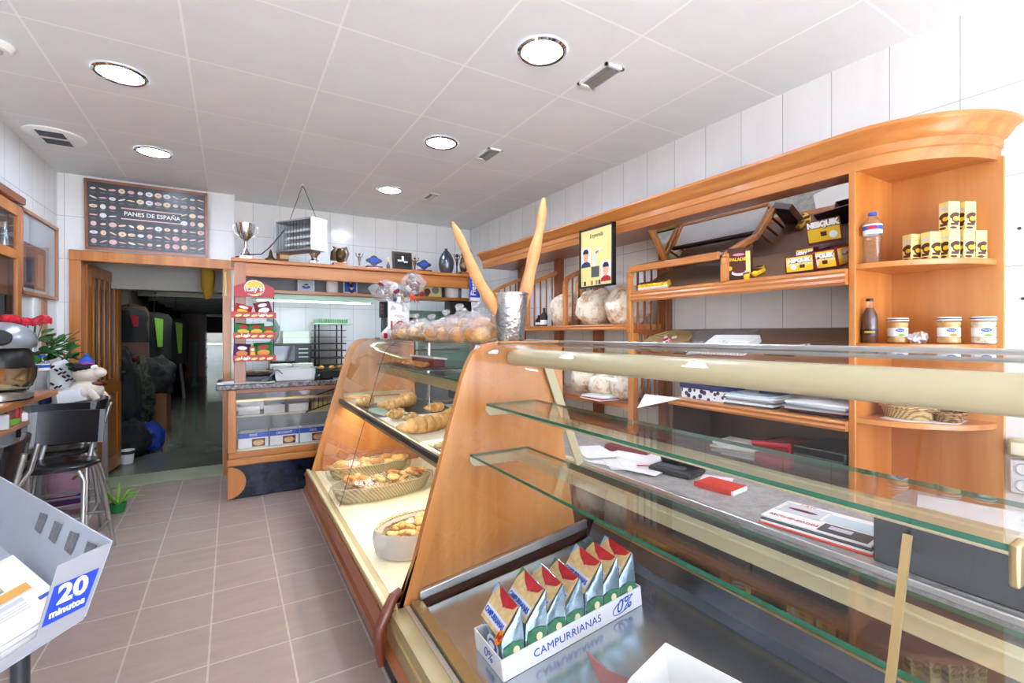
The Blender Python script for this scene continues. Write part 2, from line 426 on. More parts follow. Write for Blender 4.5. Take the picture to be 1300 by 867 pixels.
emit('corridor_fill_lamp', '#e8f2ea', 10.0)  # glow for the fill lights added in the corridor
emit('case_lamp_soft', '#fff2da', 3.0)

plain('mixer_silver', '#a9afb8', 0.3, metal=0.5); plain('bowl_steel', '#b9a98c', 0.18, metal=0.95)

plain('name_print', '#dfe3ee', 0.45); plain('blue_corner', '#7fb6dd', 0.4); plain('wrapper_pink', '#9c6a66', 0.4)
WORLD, SUN, EXPO = 3.2, 19.0, 1.72
# ------------------------------------------------------------------ camera, world
cam = bpy.data.objects.new('camera', bpy.data.cameras.new('camera')); COL.objects.link(cam)
cam.location = (0, 0, 1.35); cam.rotation_euler = (PI/2, 0, -0.5362)
cam.data.sensor_width = 36; cam.data.lens = 600/1300*36; cam.data.shift_y = -8.8/1300; cam.data.clip_start = 0.02
SC.camera = cam
w = bpy.data.worlds.new('daylight'); SC.world = w; w.use_nodes = True
bg = w.node_tree.nodes['Background']; bg.inputs[0].default_value = lin("#d6e5ff"); bg.inputs[1].default_value = WORLD
SC.view_settings.view_transform = 'Standard'; SC.view_settings.look = 'None'; SC.view_settings.gamma = 1.0; SC.view_settings.exposure = EXPO
SC.view_settings.use_curve_mapping = False
try:
    SC.cycles.max_bounces = 10; SC.cycles.transparent_max_bounces = 40; SC.cycles.diffuse_bounces = 5; SC.cycles.glossy_bounces = 5
    SC.cycles.use_denoising = True; SC.cycles.sample_clamp_indirect = 6.0; SC.cycles.caustics_reflective = False; SC.cycles.caustics_refractive = False
except Exception: pass

sun = bpy.data.objects.new('sun', bpy.data.lights.new('sun', 'SUN')); COL.objects.link(sun)
sun.data.energy = SUN; sun.data.angle = math.radians(1.5); sun.data.color = (.76, .88, 1.0)
sun.rotation_euler = Vector((.12, .62, -.80)).to_track_quat('-Z', 'Y').to_euler()
XL, XR, YB, YD, ZC, YF = -1.245, 2.655, 5.53, 5.31, 2.7, -2.5
# ------------------------------------------------------------------ room shell
def S(name, mb, mat, uv=None, bevel=0):
    return struct(mb.build(name, mat, smooth=False, bevel=bevel, uvfn=uv))
S('floor', MB().box(XL-.1, YF, -.06, XR+.1, YD+.02, 0), 'floor_tile', lambda p: (p.x+.384+.3035*10, p.y-2.61+.3175*30))
S('ceiling', MB().box(XL-.1, YF, ZC, XR+.1, YB+.1, ZC+.08), 'ceiling_panel', lambda p: (p.x+.775+.5935*10, p.y-2.79+.6265*20))
S('wall_left', MB().box(XL-.1, YF, 0, XL, YD+.1, ZC), 'wall_tile', lambda p: (p.y+10, p.z-2.342+3.61))
S('wall_right', MB().box(XR, YF, 0, XR+.1, YB+.1, ZC), 'wall_tile', lambda p: (p.y-.751+5, p.z-2.342+3.61))
S('wall_back', MB().box(-.02, YB, 0, XR, YB+.1, ZC), 'wall_tile', lambda p: (p.x-.193+5, p.z-2.362+3.61))
dw = MB().box(XL, YD, 0, -1.1, YD+.1, ZC).box(-1.1, YD, 1.985, -.07, YD+.1, ZC).box(-.07, YD, 0, .03, YB, ZC)
S('wall_door', dw, 'wall_tile', lambda p: (p.x+p.y-YD+1.2, p.z-2.345+3.61))
# shop front behind the camera: low wall, wooden frame, open to daylight
fw_ = MB().box(XL, YF-.12, 0, XR, YF, .35).box(XL, YF-.12, 2.45, XR, YF, ZC)
S('wall_front', fw_, 'white_wall')
fr = MB()
for x in (XL+.03, -.1, .85, 1.8, XR-.03): fr.box(x-.035, YF-.09, .35, x+.035, YF-.02, 2.45)
fr.box(XL, YF-.09, .35, XR, YF-.02, .42).box(XL, YF-.09, 2.38, XR, YF-.02, 2.45)
S('window_1', fr, 'wood_z')

S('ground_pavement', MB().box(-14, -24, -.12, 14, YF-.12, -.02), 'pavement')
# door frame
df = MB().box(-1.165, YD-.025, 0, -1.088, YD+.11, 1.975).box(-.068, YD-.025, 0, .0, YD+.11, 1.975).box(-1.165, YD-.03, 1.975, .023, YD+.11, 2.063)
S('trim_1', df, 'wood_z', bevel=.004)
# corridor
cy0, cy1 = YD+.1, 24.5
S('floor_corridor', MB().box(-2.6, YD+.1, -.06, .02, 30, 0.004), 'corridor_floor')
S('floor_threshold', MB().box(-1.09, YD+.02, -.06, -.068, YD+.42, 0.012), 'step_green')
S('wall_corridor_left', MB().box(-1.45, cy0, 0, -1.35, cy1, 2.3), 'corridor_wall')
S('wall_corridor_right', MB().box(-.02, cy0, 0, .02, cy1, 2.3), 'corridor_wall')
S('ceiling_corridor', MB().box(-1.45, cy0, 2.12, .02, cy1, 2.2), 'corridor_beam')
bmz = MB().box(-1.35, 5.95, 1.80, -.02, 6.15, 2.12)
for k in range(9): bmz.box(-1.35, 7.4+k*1.3, 2.0, -.02, 7.52+k*1.3, 2.12)
S('trim_2', bmz, 'corridor_beam')
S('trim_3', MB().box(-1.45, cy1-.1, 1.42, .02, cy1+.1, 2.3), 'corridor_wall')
S('wall_corridor_end', MB().box(-2.6, 30, 0, .02, 30.1, 2.6), 'white_wall')
S('ceiling_far_room', MB().box(-2.6, cy1, 2.3, .02, 30, 2.4), 'white_wall')
S('wall_far_room_left', MB().box(-2.7, cy1, 0, -2.6, 30, 2.4), 'white_wall')
S('wall_far_room_right', MB().box(.02, cy1, 0, .06, 30, 2.4), 'white_wall')
t = thing('fluorescent_or_fill_light', 'white fluorescent fitting glowing at the far end of the dark corridor', 'ceiling light', (-1.0, 26.5, 2.3))
MB().box(-1.6, 26.3, 2.26, -.3, 26.7, 2.3).build('fitting', 'white', t)
MB().box(-1.55, 26.36, 2.235, -.35, 26.64, 2.26).build('diffuser', 'far_lamp', t)
t = thing('counter_cabinet', 'grey work counter in the lit room beyond the corridor', 'cabinet', (-.9, 27.5, 0))
MB().box(-1.9, 27.2, 0, -.1, 27.9, .85).build('body', 'grey', t)
MB().box(-1.95, 27.15, .85, -.05, 27.95, .92).build('worktop', 'grey_light', t)

for y_, lb in ((7.5, 'added unseen fill light on the corridor ceiling above the heaped coats'), (9.0, 'added unseen fill light on the corridor ceiling far past the hanging jackets')):
    t = thing('fluorescent_or_fill_light', lb, 'ceiling light', (-.6, y_, 2.12), 'added corridor fill lights')  # unseen fill lights, added to brighten the dark corridor
    MB().box(-.75, y_-.3, 2.095, -.45, y_+.3, 2.12).build('fitting', 'white', t); MB().box(-.72, y_-.27, 2.085, -.48, y_+.27, 2.095).build('diffuser', 'corridor_fill_lamp', t)
# ------------------------------------------------------------------ ceiling lamps and vents
lamp_labels = ['round recessed downlight over the passage, nearest the shop entrance on the left', 'round recessed downlight in front of the bread poster', 'largest looking round downlight above the display counter, beside the biggest vent',
  'round downlight above the glass counter, second from the front', 'round downlight above the counter nearest the trophy shelf']
for (x, y), lb in zip([(-.493, 3.142), (-.493, 4.36), (1.273, 1.863), (1.269, 3.112), (1.273, 4.372)], lamp_labels):
    t = thing('ceiling_downlight', lb, 'ceiling light', (x, y, ZC), 'recessed ceiling downlights')
    MB().lathe([(.118, -.001), (.118, -.006), (.108, -.012), (.098, -.010), (.094, -.004), (.094, -.001)], (x, y, ZC), 32, caps=False).build('trim_ring', 'chrome', t)
    MB().lathe([(.0001, -.0045), (.095, -.0045), (.095, -.002), (.0001, -.002)], (x, y, ZC), 32, caps=False).build('diffuser', 'lamp', t)
vl = ['white slotted ceiling vent beside the nearest counter downlight', 'white slotted ceiling vent beside the middle counter downlight', 'small slotted ceiling vent beside the farthest counter downlight']
for (x, y), lb in zip([(1.655, 1.885), (1.65, 3.122), (1.675, 4.367)], vl):
    t = thing('ceiling_vent', lb, 'vent', (x, y, ZC), 'slotted ceiling vents')
    m = MB().box(x-.06, y-.115, ZC-.012, x-.045, y+.115, ZC).box(x+.045, y-.115, ZC-.012, x+.06, y+.115, ZC).box(x-.06, y-.115, ZC-.012, x+.06, y-.1, ZC).box(x-.06, y+.1, ZC-.012, x+.06, y+.115, ZC)
    m.build('frame', 'white', t)
    MB().box(x-.045, y-.1, ZC-.003, x+.045, y+.1, ZC-.001).build('dark_slot', 'grey', t)
    MB().obox((x+.012, y, ZC-.012), (.035, .19, .004), rotm(0, .5, 0)).build('blade', 'alu', t)
t = thing('ceiling_grille', 'oval white ceiling grille with two dark louvre banks near the left wall', 'vent', (-1.03, 4.344, ZC))
MB().lathe([(.19, 0), (.19, -.008), (.17, -.018), (.0001, -.018)], (-1.03, 4.344, ZC), 32, sx=.85, sy=.9).build('plate', 'white', t)
for dy in (-.075, .075):
    m = MB()
    for k in range(7): m.box(-1.03-.07, 4.344+dy-.05+k*.016, ZC-.021, -1.03+.07, 4.344+dy-.042+k*.016, ZC-.017)
    m.build('louvre', 'grey_dark', t)
t = thing('smoke_detector', 'round white smoke detector on the ceiling near the left edge', 'smoke detector', (-.934, 3.139, ZC))
MB().lathe([(.07, 0), (.07, -.015), (.055, -.03), (.0001, -.03)], (-.945, 3.11, ZC), 24).build('housing', 'white', t)
MB().lathe([(.03, -.03), (.03, -.038), (.0001, -.038)], (-.945, 3.11, ZC), 16).build('sensor', 'grey_light', t)

# ------------------------------------------------------------------ glass display cases
def prof(dx=0.0):
    return [(.589+dx, .296), (.66+dx, .53), (.748+dx, .835), (.80+dx, 1.02), (.845+dx, 1.175), (.868+dx, 1.232), (.893+dx, 1.268), (.928+dx, 1.292), (.985+dx, 1.307)]
YP0, YP1 = 1.78, 1.815        # the panel between the two cases
YE = 3.90                     # far end of the pastry case
XBK = 1.33
def side_panel(y0, y1, dx, name, parent, lab=None):
    o = MB(); P = prof(dx)
    pts = [(p[0]-.022, p[1]) for p in P[:-3]] + [(P[-3][0]-.018, P[-3][1]+.012), (P[-2][0]-.01, P[-2][1]+.016), (P[-1][0], P[-1][1]+.013)]
    pts += [(XBK, 1.32), (XBK+.01, .85), (XBK+.1, .30), (P[0][0]-.03, .30)]
    o.prism(pts, 'xz', y0, y1)
    return o.build(name, 'panel_z', parent, bevel=.008, seg=3, label=lab)

def curved_glass(y0, y1, dx0, dx1, name, parent):
    P0 = [(p[0]+.004, y0, p[1]+.002) for p in prof(dx0)] ; P1 = [(p[0]+.004, y1, p[1]+.002) for p in prof(dx1)]
    # densify for a smooth curve
    def dens(P):
        out = []
        for i in range(len(P)-1):
            for k in range(3): out.append(Vector(P[i]).lerp(Vector(P[i+1]), k/3))
        out.append(Vector(P[-1])); return out
    A, B = dens(P0), dens(P1); n = len(A)
    m = MB(); m.add(A + B, [(i, i+1, n+i+1, n+i) for i in range(n-1)])
    return m.build(name, 'glass', parent, fix=False, ang=80)

# --- pastry case (far)
t = thing('pastry_display_case', 'glass fronted wooden pastry case holding baskets of pastries, standing along the passage', 'display case', (.95, 2.86, 0))
CASE1 = t
MB().box(.535, 1.776, 0, 1.35, YE-.05, .14).build('plinth', 'plinth_black', t)
f = MB().prism([(.50, .13), (.478, .15), (.48, .185), (.492, .20), (.488, .265), (.478, .28), (.485, .298), (1.40, .298), (1.40, .13)], 'xz', 1.776, YE+.02)
f.build('fascia', 'fascia_y', t, ang=25)
MB().box(.492, 1.776, .298, .545, YE+.01, .318).build('front_rail', 'cream_dark', t, bevel=.003)
MB().box(.497, 1.776, .318, .515, YE+.0, .322).build('rail_trim', 'cream_metal', t)
MB().box(.545, YP1, .298, 1.38, YE-.03, .306).build('deck', 'cream_deck', t)
MB().box(.60, YE-.06, .306, 1.36, YE-.035, .42).build('skirting', 'pink_wood_x', t)
side_panel(YE-.035, YE, -.05, 'end_panel', t)
side_panel(YP0, YP1, 0, 'end_panel', t)
curved_glass(3.004, YE-.035, -.029, -.05, 'front_glass', t)
curved_glass(YP1, 2.998, 0, -.029, 'front_glass', t)
MB().tube([(p[0]-.029+.004, 3.001, p[1]+.002) for p in prof(0)], .0022, 6).build('glass_joint', 'grey_dark', t)
MB().box(.93, YP1, 1.307, XBK, YE-.035, 1.315).build('top_glass', 'glass', t)
MB().box(1.315, YP1, 1.29, XBK+.01, YE-.035, 1.322).build('rear_rail', 'alu', t, bevel=.003)
def shelf(t, x0, x1, y0, y1, z, th=.010, name='shelf'):
    m = MB(); m.box(x0, y0, z, x1, y1, z+th, 0)
    # front and end edges carry the green cut edge
    for k in range(6): pass
    m.m = [0, 0, 1, 1, 1, 1]
    return m.build(name, ['glass_green', 'glass_edge'], t, smooth=False)
shelf(t, .735, 1.30, YP1, YE-.035, .835)
MB().box(.722, YP1, .822, .742, YE-.035, .846).build('shelf_edge', 'black', t, bevel=.002)
shelf(t, 1.02, 1.32, YP1, YE-.035, 1.105)
MB().box(1.03, YP1, 1.045, 1.10, YE-.035, 1.10).build('light_channel', 'cream_dark', t, bevel=.004)
MB().box(1.104, YP1+.05, 1.05, 1.116, YE-.08, 1.095).build('light_strip', 'case_lamp_soft', t)
MB().box(.75, YP1, .785, .80, YE-.035, .822).build('light_channel', 'cream_dark', t, bevel=.003)
MB().box(.802, YP1+.05, .79, .835, YE-.08, .80).build('light_strip', 'case_lamp', t)
for y in (2.55, 3.35):
    MB().tube([(1.27, y, .845), (1.27, y, 1.29)], .014, 12).build('post', 'chrome', t)
MB().box(.76, YE-.045, .86, 1.3, YE-.036, .89).build('shelf_bracket', 'cream_metal', t)
# rubber bumper at the joint of the two cases
m = MB()
m.tube([(.565, 1.795, .36), (.535, 1.79, .345), (.50, 1.77, .30), (.472, 1.755, .26), (.468, 1.75, .20), (.475, 1.745, .13)], [.014, .02, .022, .022, .02, .012], 10)
m.build('corner_bumper', 'rubber_brown', t)

# --- cold case (near)
Y0 = -0.75
def dz(x): return .30 + .115*(x-.6)
t = thing('refrigerated_display_case', 'glass display case with two glass shelves and a stainless deck, nearest the camera', 'display case', (.95, .5, 0))
CASE2 = t
MB().box(.60, Y0, 0, 1.42, 1.774, .13).build('plinth', 'plinth_black', t)
f = MB().prism([(.52, .12), (.497, .14), (.50, .18), (.51, .20), (1.46, .20), (1.46, .12)], 'xz', Y0, 1.774)
f.build('fascia', 'fascia_y', t, ang=25)
MB().prism([(.505, .20), (.505, .262), (1.46, .262), (1.46, .20)], 'xz', Y0, 1.774).build('base_panel', 'champagne', t, bevel=.003)
MB().prism([(.515, .262), (.52, .296), (.56, .300), (.58, .300), (.58, .262)], 'xz', Y0, 1.774).build('front_rail', 'cream_dark', t)
MB().box(.575, Y0, .262, .592, 1.775, .304).build('glass_channel', 'alu', t)
MB().box(.597, Y0, .262, .640, 1.775, .318).build('inner_rail', 'champagne', t, bevel=.003)
for k, (a, b) in enumerate([(Y0, .33), (.335, 1.72)]):
    MB().prism([(.64, .29), (.64, dz(.64)), (1.40, dz(1.40)), (1.40, .36)], 'xz', a, b).build('deck', 'steel', t, bevel=.002)
    MB().prism([(1.40, dz(1.40)), (1.44, dz(1.44)+.01), (1.47, .47), (1.47, .36), (1.40, .34)], 'xz', a, b).build('deck_rear', 'steel_dark', t)
# aluminium side frame sloping up to the back
MB().plate([(.63, 1.775, .318), (1.46, 1.775, .425), (1.46, 1.775, .465), (.63, 1.775, .352)], .02, n=(0, -1, 0)).build('side_frame', 'alu', t, bevel=.003)
MB().plate([(.64, 1.77, .285), (1.46, 1.77, .38), (1.46, 1.77, .425), (.64, 1.77, .318)], .012, n=(0, -1, 0)).build('side_lining', 'deep_brown', t)
MB().prism([(1.47, .36), (1.47, .70), (1.50, .70), (1.50, .36)], 'xz', Y0, 1.775).build('rear_riser', 'black', t)
MB().box(1.452, Y0, .474, 1.47, 1.70, .482).build('riser_trim', 'champagne', t)
curved_glass(.288, YP0, 0, 0, 'front_glass', t)
curved_glass(Y0, .284, 0, 0, 'front_glass', t)
MB().bar((.593, .286, .31), (.815, .286, 1.07), .010, .006).build('glass_joint', 'champagne', t)  # pane joint; its bright reflection is shaped as this short pale bar
MB().box(.985, Y0, 1.3075, XBK-.01, YP0, 1.3155).build('top_glass', 'glass', t)
MB().box(XBK-.02, Y0, 1.296, XBK, YP0, 1.322).build('rear_rail', 'alu', t, bevel=.003)
shelf(t, .930, 1.18, .205, YP0-.002, 1.048)
shelf(t, .855, 1.135, .150, YP0-.002, .842)
# cream supports below each shelf end and along it
def support(x0, x1, z):
    m = MB(); m.prism([(x0, z), (x0, z-.02), (x0+.02, z-.04), (x1, z-.045), (x1, z)], 'xz', YP0-.012, YP0-.001); return m
support(.925, 1.175, 1.047).build('shelf_bracket', 'cream_metal', t, bevel=.003)
support(.85, 1.13, .841).build('shelf_bracket', 'cream_metal', t, bevel=.003)
MB().box(.925, .20, 1.000, .965, .212, 1.062).build('shelf_bracket', 'champagne', t, bevel=.004)
MB().box(1.02, .22, 1.012, 1.05, YP0-.013, 1.046).build('shelf_rail', 'cream_metal', t, bevel=.004)
MB().box(1.07, .16, .80, 1.11, YP0-.013, .840).build('shelf_rail', 'cream_metal', t, bevel=.004)
# light canopy: cream tube under the top glass
m = MB().tube([(1.065, Y0, 1.256), (1.065, 1.72, 1.253), (1.06, 1.76, 1.25), (1.06, YP0-.004, 1.25)], [.035, .035, .034, .03], 20)
m.build('light_canopy', 'cream_metal', t)
MB().bar((1.235, 1.765, 1.215), (1.425, 1.765, .735), .045, .012, up=(0, 1, 0)).build('brace', 'cream_metal', t, bevel=.003)
# rear worktop behind the cases
t = thing('service_worktop', 'grey stone worktop behind the display cases, covered in papers', 'worktop', (1.7, 1.6, 0))
MB().box(1.475, Y0, .70, 1.95, 3.86, .738).build('top', 'worktop_grey', t, bevel=.004)
MB().box(1.52, Y0, 0, 1.90, 3.86, .70).build('base', 'deep_brown', t)
MB().box(1.452, Y0, .722, 1.475, 3.86, .742).build('edge_strip', 'alu', t, bevel=.004)

# ------------------------------------------------------------------ snack counter below the trophy shelf
t = thing('snack_counter', 'granite topped wooden counter with a glass front full of packaged pastries, beside the doorway', 'counter', (.9, 4.9, 0))
MB().prism([(-.02, 0), (2.1, 0), (2.1, .28), (-.02, .28)], 'xz', 4.49, 4.9).build('toe_panel', 'black_marble', t, bevel=.01)
m = MB().lathe([(.0001, 0), (.13, 0), (.13, .012), (.0001, .012)], (-.024, 4.485, .14), 24, rotm(PI/2, 0, 0)); 
m.v = [Vector((max(p.x, -.024), p.y, p.z)) for p in m.v]; m.build('half_disc', 'wood_light_z', t)
MB().box(-.035, 4.45, .275, 2.1, 4.95, .335).build('lower_moulding', 'wood_x', t, bevel=.012)
MB().box(-.02, 4.465, .335, 2.1, 4.95, .385).build('lower_rail', 'wood_x', t, bevel=.006)
MB().box(-.025, 4.45, .385, .035, 4.52, .90).build('post', 'wood_light_z', t, bevel=.005)
MB().box(-.025, 4.52, .385, .0, 4.95, .90).build('side_panel', 'wood_z', t)
MB().box(0, 4.46, .865, 2.1, 4.52, .905).build('upper_rail', 'pink_wood_x', t, bevel=.004)
MB().box(.035, 4.468, .39, 2.08, 4.473, .865).build('front_glass', 'glass', t)
MB().box(.0, 4.50, .385, 2.1, 4.94, .40).build('display_floor', 'cream_deck', t)
MB().box(.0, 4.93, .40, 2.1, 4.95, .90).build('back_panel', 'grey_light', t)
MB().box(.0, 4.72, .63, 2.1, 4.94, .645).build('inner_shelf', 'cream_deck', t)
MB().box(.03, 4.60, .78, 1.0, 4.62, .80).build('rod', 'champagne', t)
MB().box(-.105, 4.40, .905, 2.1, 5.02, .945).build('countertop', 'granite', t, bevel=.006)

# trophy shelf canopy
t = thing('trophy_shelf', 'long wooden shelf unit on the back wall carrying trophies above the snack counter', 'shelf', (1.1, 4.65, 1.6))
MB().box(.0, 4.44, 1.945, 2.26, 4.85, 1.975).build('top_shelf', 'wood_x', t, bevel=.005)
MB().box(.02, 4.47, 1.83, 2.24, 4.50, 1.945).build('valance', 'wood_x', t, bevel=.006)
MB().box(.02, 4.46, .945, .105, 4.53, 1.945).build('post', 'pink_wood_z', t, bevel=.004)
MB().box(2.16, 4.46, 1.70, 2.24, 4.53, 1.945).build('post', 'pink_wood_z', t, bevel=.004)
MB().box(.105, 4.66, 1.715, 2.30, 4.90, 1.745).build('lower_shelf', 'wood_x', t, bevel=.003)
MB().box(.105, 4.89, 1.745, 2.24, 4.91, 1.945).build('back_board', 'grey', t)
MB().box(.16, 4.70, 1.66, 1.22, 4.84, 1.715).build('light_housing', 'mint', t, bevel=.005)
MB().box(.2, 4.72, 1.652, 1.18, 4.82, 1.66).build('light_tube', 'tube_green', t)
# ------------------------------------------------------------------ wooden wall unit
XF = 2.275
t = thing('shelving_unit', 'long varnished wooden wall unit with cornice, bread racks and curved end shelves', 'shelving unit', (2.45, 2.7, 0))
UNIT = t
# cornice swept along the wall and round the end
path = [((XF+.015, 4.46), (-1, 0)), ((XF+.015, 1.0), (-1, 0))]
a_, b_ = XR-(XF+.015), .37
for k in range(1, 15):
    q = k/14*PI/2
    px, py = XR - a_*math.cos(q), 1.0 - b_*math.sin(q)
    nx, ny = -math.cos(q)/a_, -math.sin(q)/b_; l = math.hypot(nx, ny)
    path.append(((px, py), (nx/l, ny/l)))
pf = [(-.02, 2.045), (.0, 2.045), (.004, 2.09), (.010, 2.096), (.012, 2.128), (.022, 2.134), (.040, 2.158), (.044, 2.166), (.062, 2.178), (.068, 2.186), (.068, 2.20), (-.06, 2.20)]
m = MB(); n = len(pf); vs = []
for (p, nn) in path:
    for o_, z in pf: vs.append((p[0]+nn[0]*o_, p[1]+nn[1]*o_, z))
fs = [(i*n+j, i*n+(j+1) % n, (i+1)*n+(j+1) % n, (i+1)*n+j) for i in range(len(path)-1) for j in range(n)]
fs += [tuple(range(n)), tuple(range((len(path)-1)*n, len(path)*n))]
m.add(vs, fs); m.build('cornice', 'wood_y', t, ang=35)
# soffit closing the unit to the wall
MB().box(XF+.02, 1.0, 2.05, XR, 4.45, 2.07).build('soffit', 'wood_dark_y', t)
def arcpts(z, inset=0.0, k=16):
    return [(XR-.02, 1.0)] + [(XR - (a_-inset)*math.cos(q/k*PI/2), 1.0 - (b_-inset)*math.sin(q/k*PI/2)) for q in range(k+1)]
MB().prism(arcpts(0), 'xy', 2.05, 2.09).build('soffit', 'wood_y', t)
MB().box(XF+.015, .985, 0, XR, 1.012, 2.06).build('end_panel', 'wood_light_z', t, bevel=.004)
MB().box(XR-.022, .615, 0, XR-.001, .985, 2.06).build('end_back', 'panel_z', t)
for z in (1.652, 1.312, .995, .60):
    MB().prism(arcpts(z, .004), 'xy', z-.024, z).build('curved_shelf', 'wood_light_z' if z > 1.4 else 'wood_y', t, bevel=.003)
# upper sloping shelf and mirror
MB().prism([(XF-.01, 1.565), (XF-.016, 1.575), (XF-.012, 1.588), (XF-.016, 1.60), (XF-.012, 1.612), (XF-.016, 1.62), (XF-.008, 1.634), (XF+.022, 1.634), (XF+.022, 1.565)], 'xz', 1.012, 2.28).build('shelf_lip', 'wood_y', t, ang=20)
MB().prism([(XF+.02, 1.60), (XF+.02, 1.628), (2.62, 1.80), (2.62, 1.772)], 'xz', 1.012, 2.28).build('sloping_shelf', 'board_brown', t)
MB().prism([(2.424, 2.076), (2.428, 2.079), (2.624, 1.800), (2.62, 1.797)], 'xz', 1.014, 2.245).build('mirror', 'mirror', t, smooth=False)
MB().prism([(2.404, 2.07), (2.428, 2.085), (2.63, 1.800), (2.606, 1.785)], 'xz', 2.245, 2.275).build('mirror_frame', 'wood_z', t, bevel=.003)
MB().prism([(2.436, 2.078), (2.632, 1.80), (2.65, 1.80), (2.65, 2.078)], 'xz', 1.014, 2.27).build('mirror_back', 'deep_brown', t)
# front rail with a pale tray top
MB().box(XF-.012, 1.63, 1.757, XF+.012, 2.30, 1.80).build('front_rail', 'wood_y', t, bevel=.006)
MB().prism([(XF+.012, 1.784), (XF+.012, 1.796), (2.47, 1.83), (2.47, 1.818)], 'xz', 1.64, 2.24).build('tray_panel', 'white', t)
MB().box(2.465, 1.63, 1.812, 2.48, 2.25, 1.842).build('tray_rim', 'deep_brown', t)
MB().prism([(XF+.012, 1.772), (XF+.012, 1.805), (2.48, 1.845), (2.48, 1.812)], 'xz', 2.24, 2.26).build('tray_rim', 'wood_x', t)
def divider(y, zb, zt, zback, xs, t, w=.034):
    m = MB()
    pts = [(XF, y, zb), (XF, y, zt-.06), (XF+.006, y, zt-.025), (XF+.03, y, zt), (XF+.08, y, zt+(zback-zt)*.2), (2.61, y, zback)]
    for i in range(len(pts)-1): m.bar(pts[i], Vector(pts[i+1])+(Vector(pts[i+1])-Vector(pts[i])).normalized()*.004, w, .036, up=(0, 1, 0))
    m.build('rail', 'wood_z', t, bevel=.006)
    for k, x in enumerate(xs):
        zz = zt + (zback-zt)*(x-XF)/(2.61-XF) - .01
        MB().tube([(x, y, zb), (x, y, zz)], .0075, 8).build('spindle', 'wood_dark_z', t)
divider(1.595, 1.63, 1.785, 1.93, (2.37, 2.44, 2.51), t)
divider(2.295, 1.36, 1.79, 1.86, (2.345, 2.41, 2.475, 2.54), t)
MB().box(XF, 2.28, 1.345, 2.62, 2.31, 1.385).build('divider_base', 'fascia_y', t)
# bread rack
MB().prism([(XF-.025, 1.382), (XF-.03, 1.392), (XF-.024, 1.402), (XF-.03, 1.412), (XF-.024, 1.422), (2.63, 1.422), (2.63, 1.39), (XF, 1.382)], 'xz', 2.31, 4.44).build('bread_shelf', 'wood_y', t, ang=20)
for y in (3.0, 3.55, 4.2): divider(y, 1.42, 1.80, 1.93, (2.345, 2.41, 2.475, 2.54), t)
for y in (2.30, 3.0, 3.55, 4.2):
    MB().box(2.585, y-.035, .68, 2.65, y+.035, 2.05).build('wall_post', 'wood_dark_z', t, bevel=.003)
# lower bread rack
MB().prism([(XF+.0, .852), (XF, .885), (2.63, .885), (2.63, .852)], 'xz', 2.31, 4.40).build('lower_bread_shelf', 'wood_dark_y', t)
for k in range(26):
    pass
MB().box(XF-.005, 2.262, .70, XF+.045, 2.31, 1.36).build('front_post', 'wood_z', t, bevel=.004)
for x in (2.38, 2.44, 2.50, 2.56):
    MB().tube([(x, 2.285, .885), (x, 2.285, 1.35)], .009, 8).build('spindle', 'wood_dark_z', t)
# sloping counter board, bench shelf and lower carcass in the near bay
MB().prism([(XF+.02, 1.20), (XF+.02, 1.222), (2.63, 1.385), (2.63, 1.36)], 'xz', 1.012, 2.262).build('sloping_board', 'board_brown', t)
MB().prism([(XF-.008, .932), (XF-.014, .944), (XF-.008, .955), (XF-.014, .966), (XF-.006, .975), (2.65, .975), (2.65, .932)], 'xz', 1.012, 1.97).build('bench_shelf', 'wood_y', t, ang=20)
MB().box(XF+.01, 1.95, .70, 2.65, 1.975, .932).build('bench_side', 'deep_brown', t)
MB().box(XF+.02, 1.012, .0, 2.64, 4.40, .70).build('base_carcass', 'deep_brown', t)
MB().box(2.64, 1.012, .70, 2.652, 1.95, .932).build('bench_back', 'deep_brown', t)

# ------------------------------------------------------------------ things on the wall unit
# framed advert hanging from the cornice
t = thing('framed_poster', 'black framed cream advert with two portraits hanging from the wall unit cornice', 'poster', (2.2, 2.54, 1.7))
PX = 2.19
MB().box(PX, 2.37, 1.69, PX+.02, 2.705, 2.095).build('print', 'yellow_pale', t); fp = LAST[0]
m = MB()
for (a, b, c, d) in ((2.362, 1.682, 2.713, 1.694), (2.362, 2.091, 2.713, 2.103), (2.362, 1.682, 2.374, 2.103), (2.701, 1.682, 2.713, 2.103)): m.box(PX-.008, a, b, PX+.024, c, d)
m.build('frame', 'black', t)
R_, U_ = Vector((0, -1, 0)), Vector((0, 0, 1))
def on_poster(y, z, d=.0006): return Vector((PX-d, y, z))
for (y, z, shirt) in ((2.645, 1.90, 'navy'), (2.435, 1.785, 'red')):
    MB().rect(on_poster(y, z, .0008), R_, U_, .10, .14).build('portrait_card', 'white', fp)
    MB().add([on_poster(y+.05, z-.07, .0016), on_poster(y-.05, z-.07, .0016), on_poster(y-.046, z-.045, .0016), on_poster(y-.016, z-.030, .0016), on_poster(y+.016, z-.030, .0016), on_poster(y+.046, z-.045, .0016)], [tuple(range(6))]).build('shirt', shirt, fp)
    MB().ell(on_poster(y, z+.008, .0022), R_, U_, .027, .042).build('face', 'skin', fp)
    MB().add([on_poster(y+.030, z+.012, .0028), on_poster(y+.026, z+.026, .0028), on_poster(y-.026, z+.026, .0028), on_poster(y-.030, z+.012, .0028), on_poster(y-.030, z+.040, .0028), on_poster(y-.016, z+.058, .0028), on_poster(y+.016, z+.058, .0028), on_poster(y+.030, z+.040, .0028)], [tuple(range(8))]).build('hair', 'hair', fp)
MB().rect(on_poster(2.545, 1.79, .001), R_, U_, .085, .075).build('printed_crate', 'grey_dark', fp)
MB().ell(on_poster(2.555, 1.875, .0012), R_, U_, .022, .05).build('printed_baker', 'paper_grey', fp)
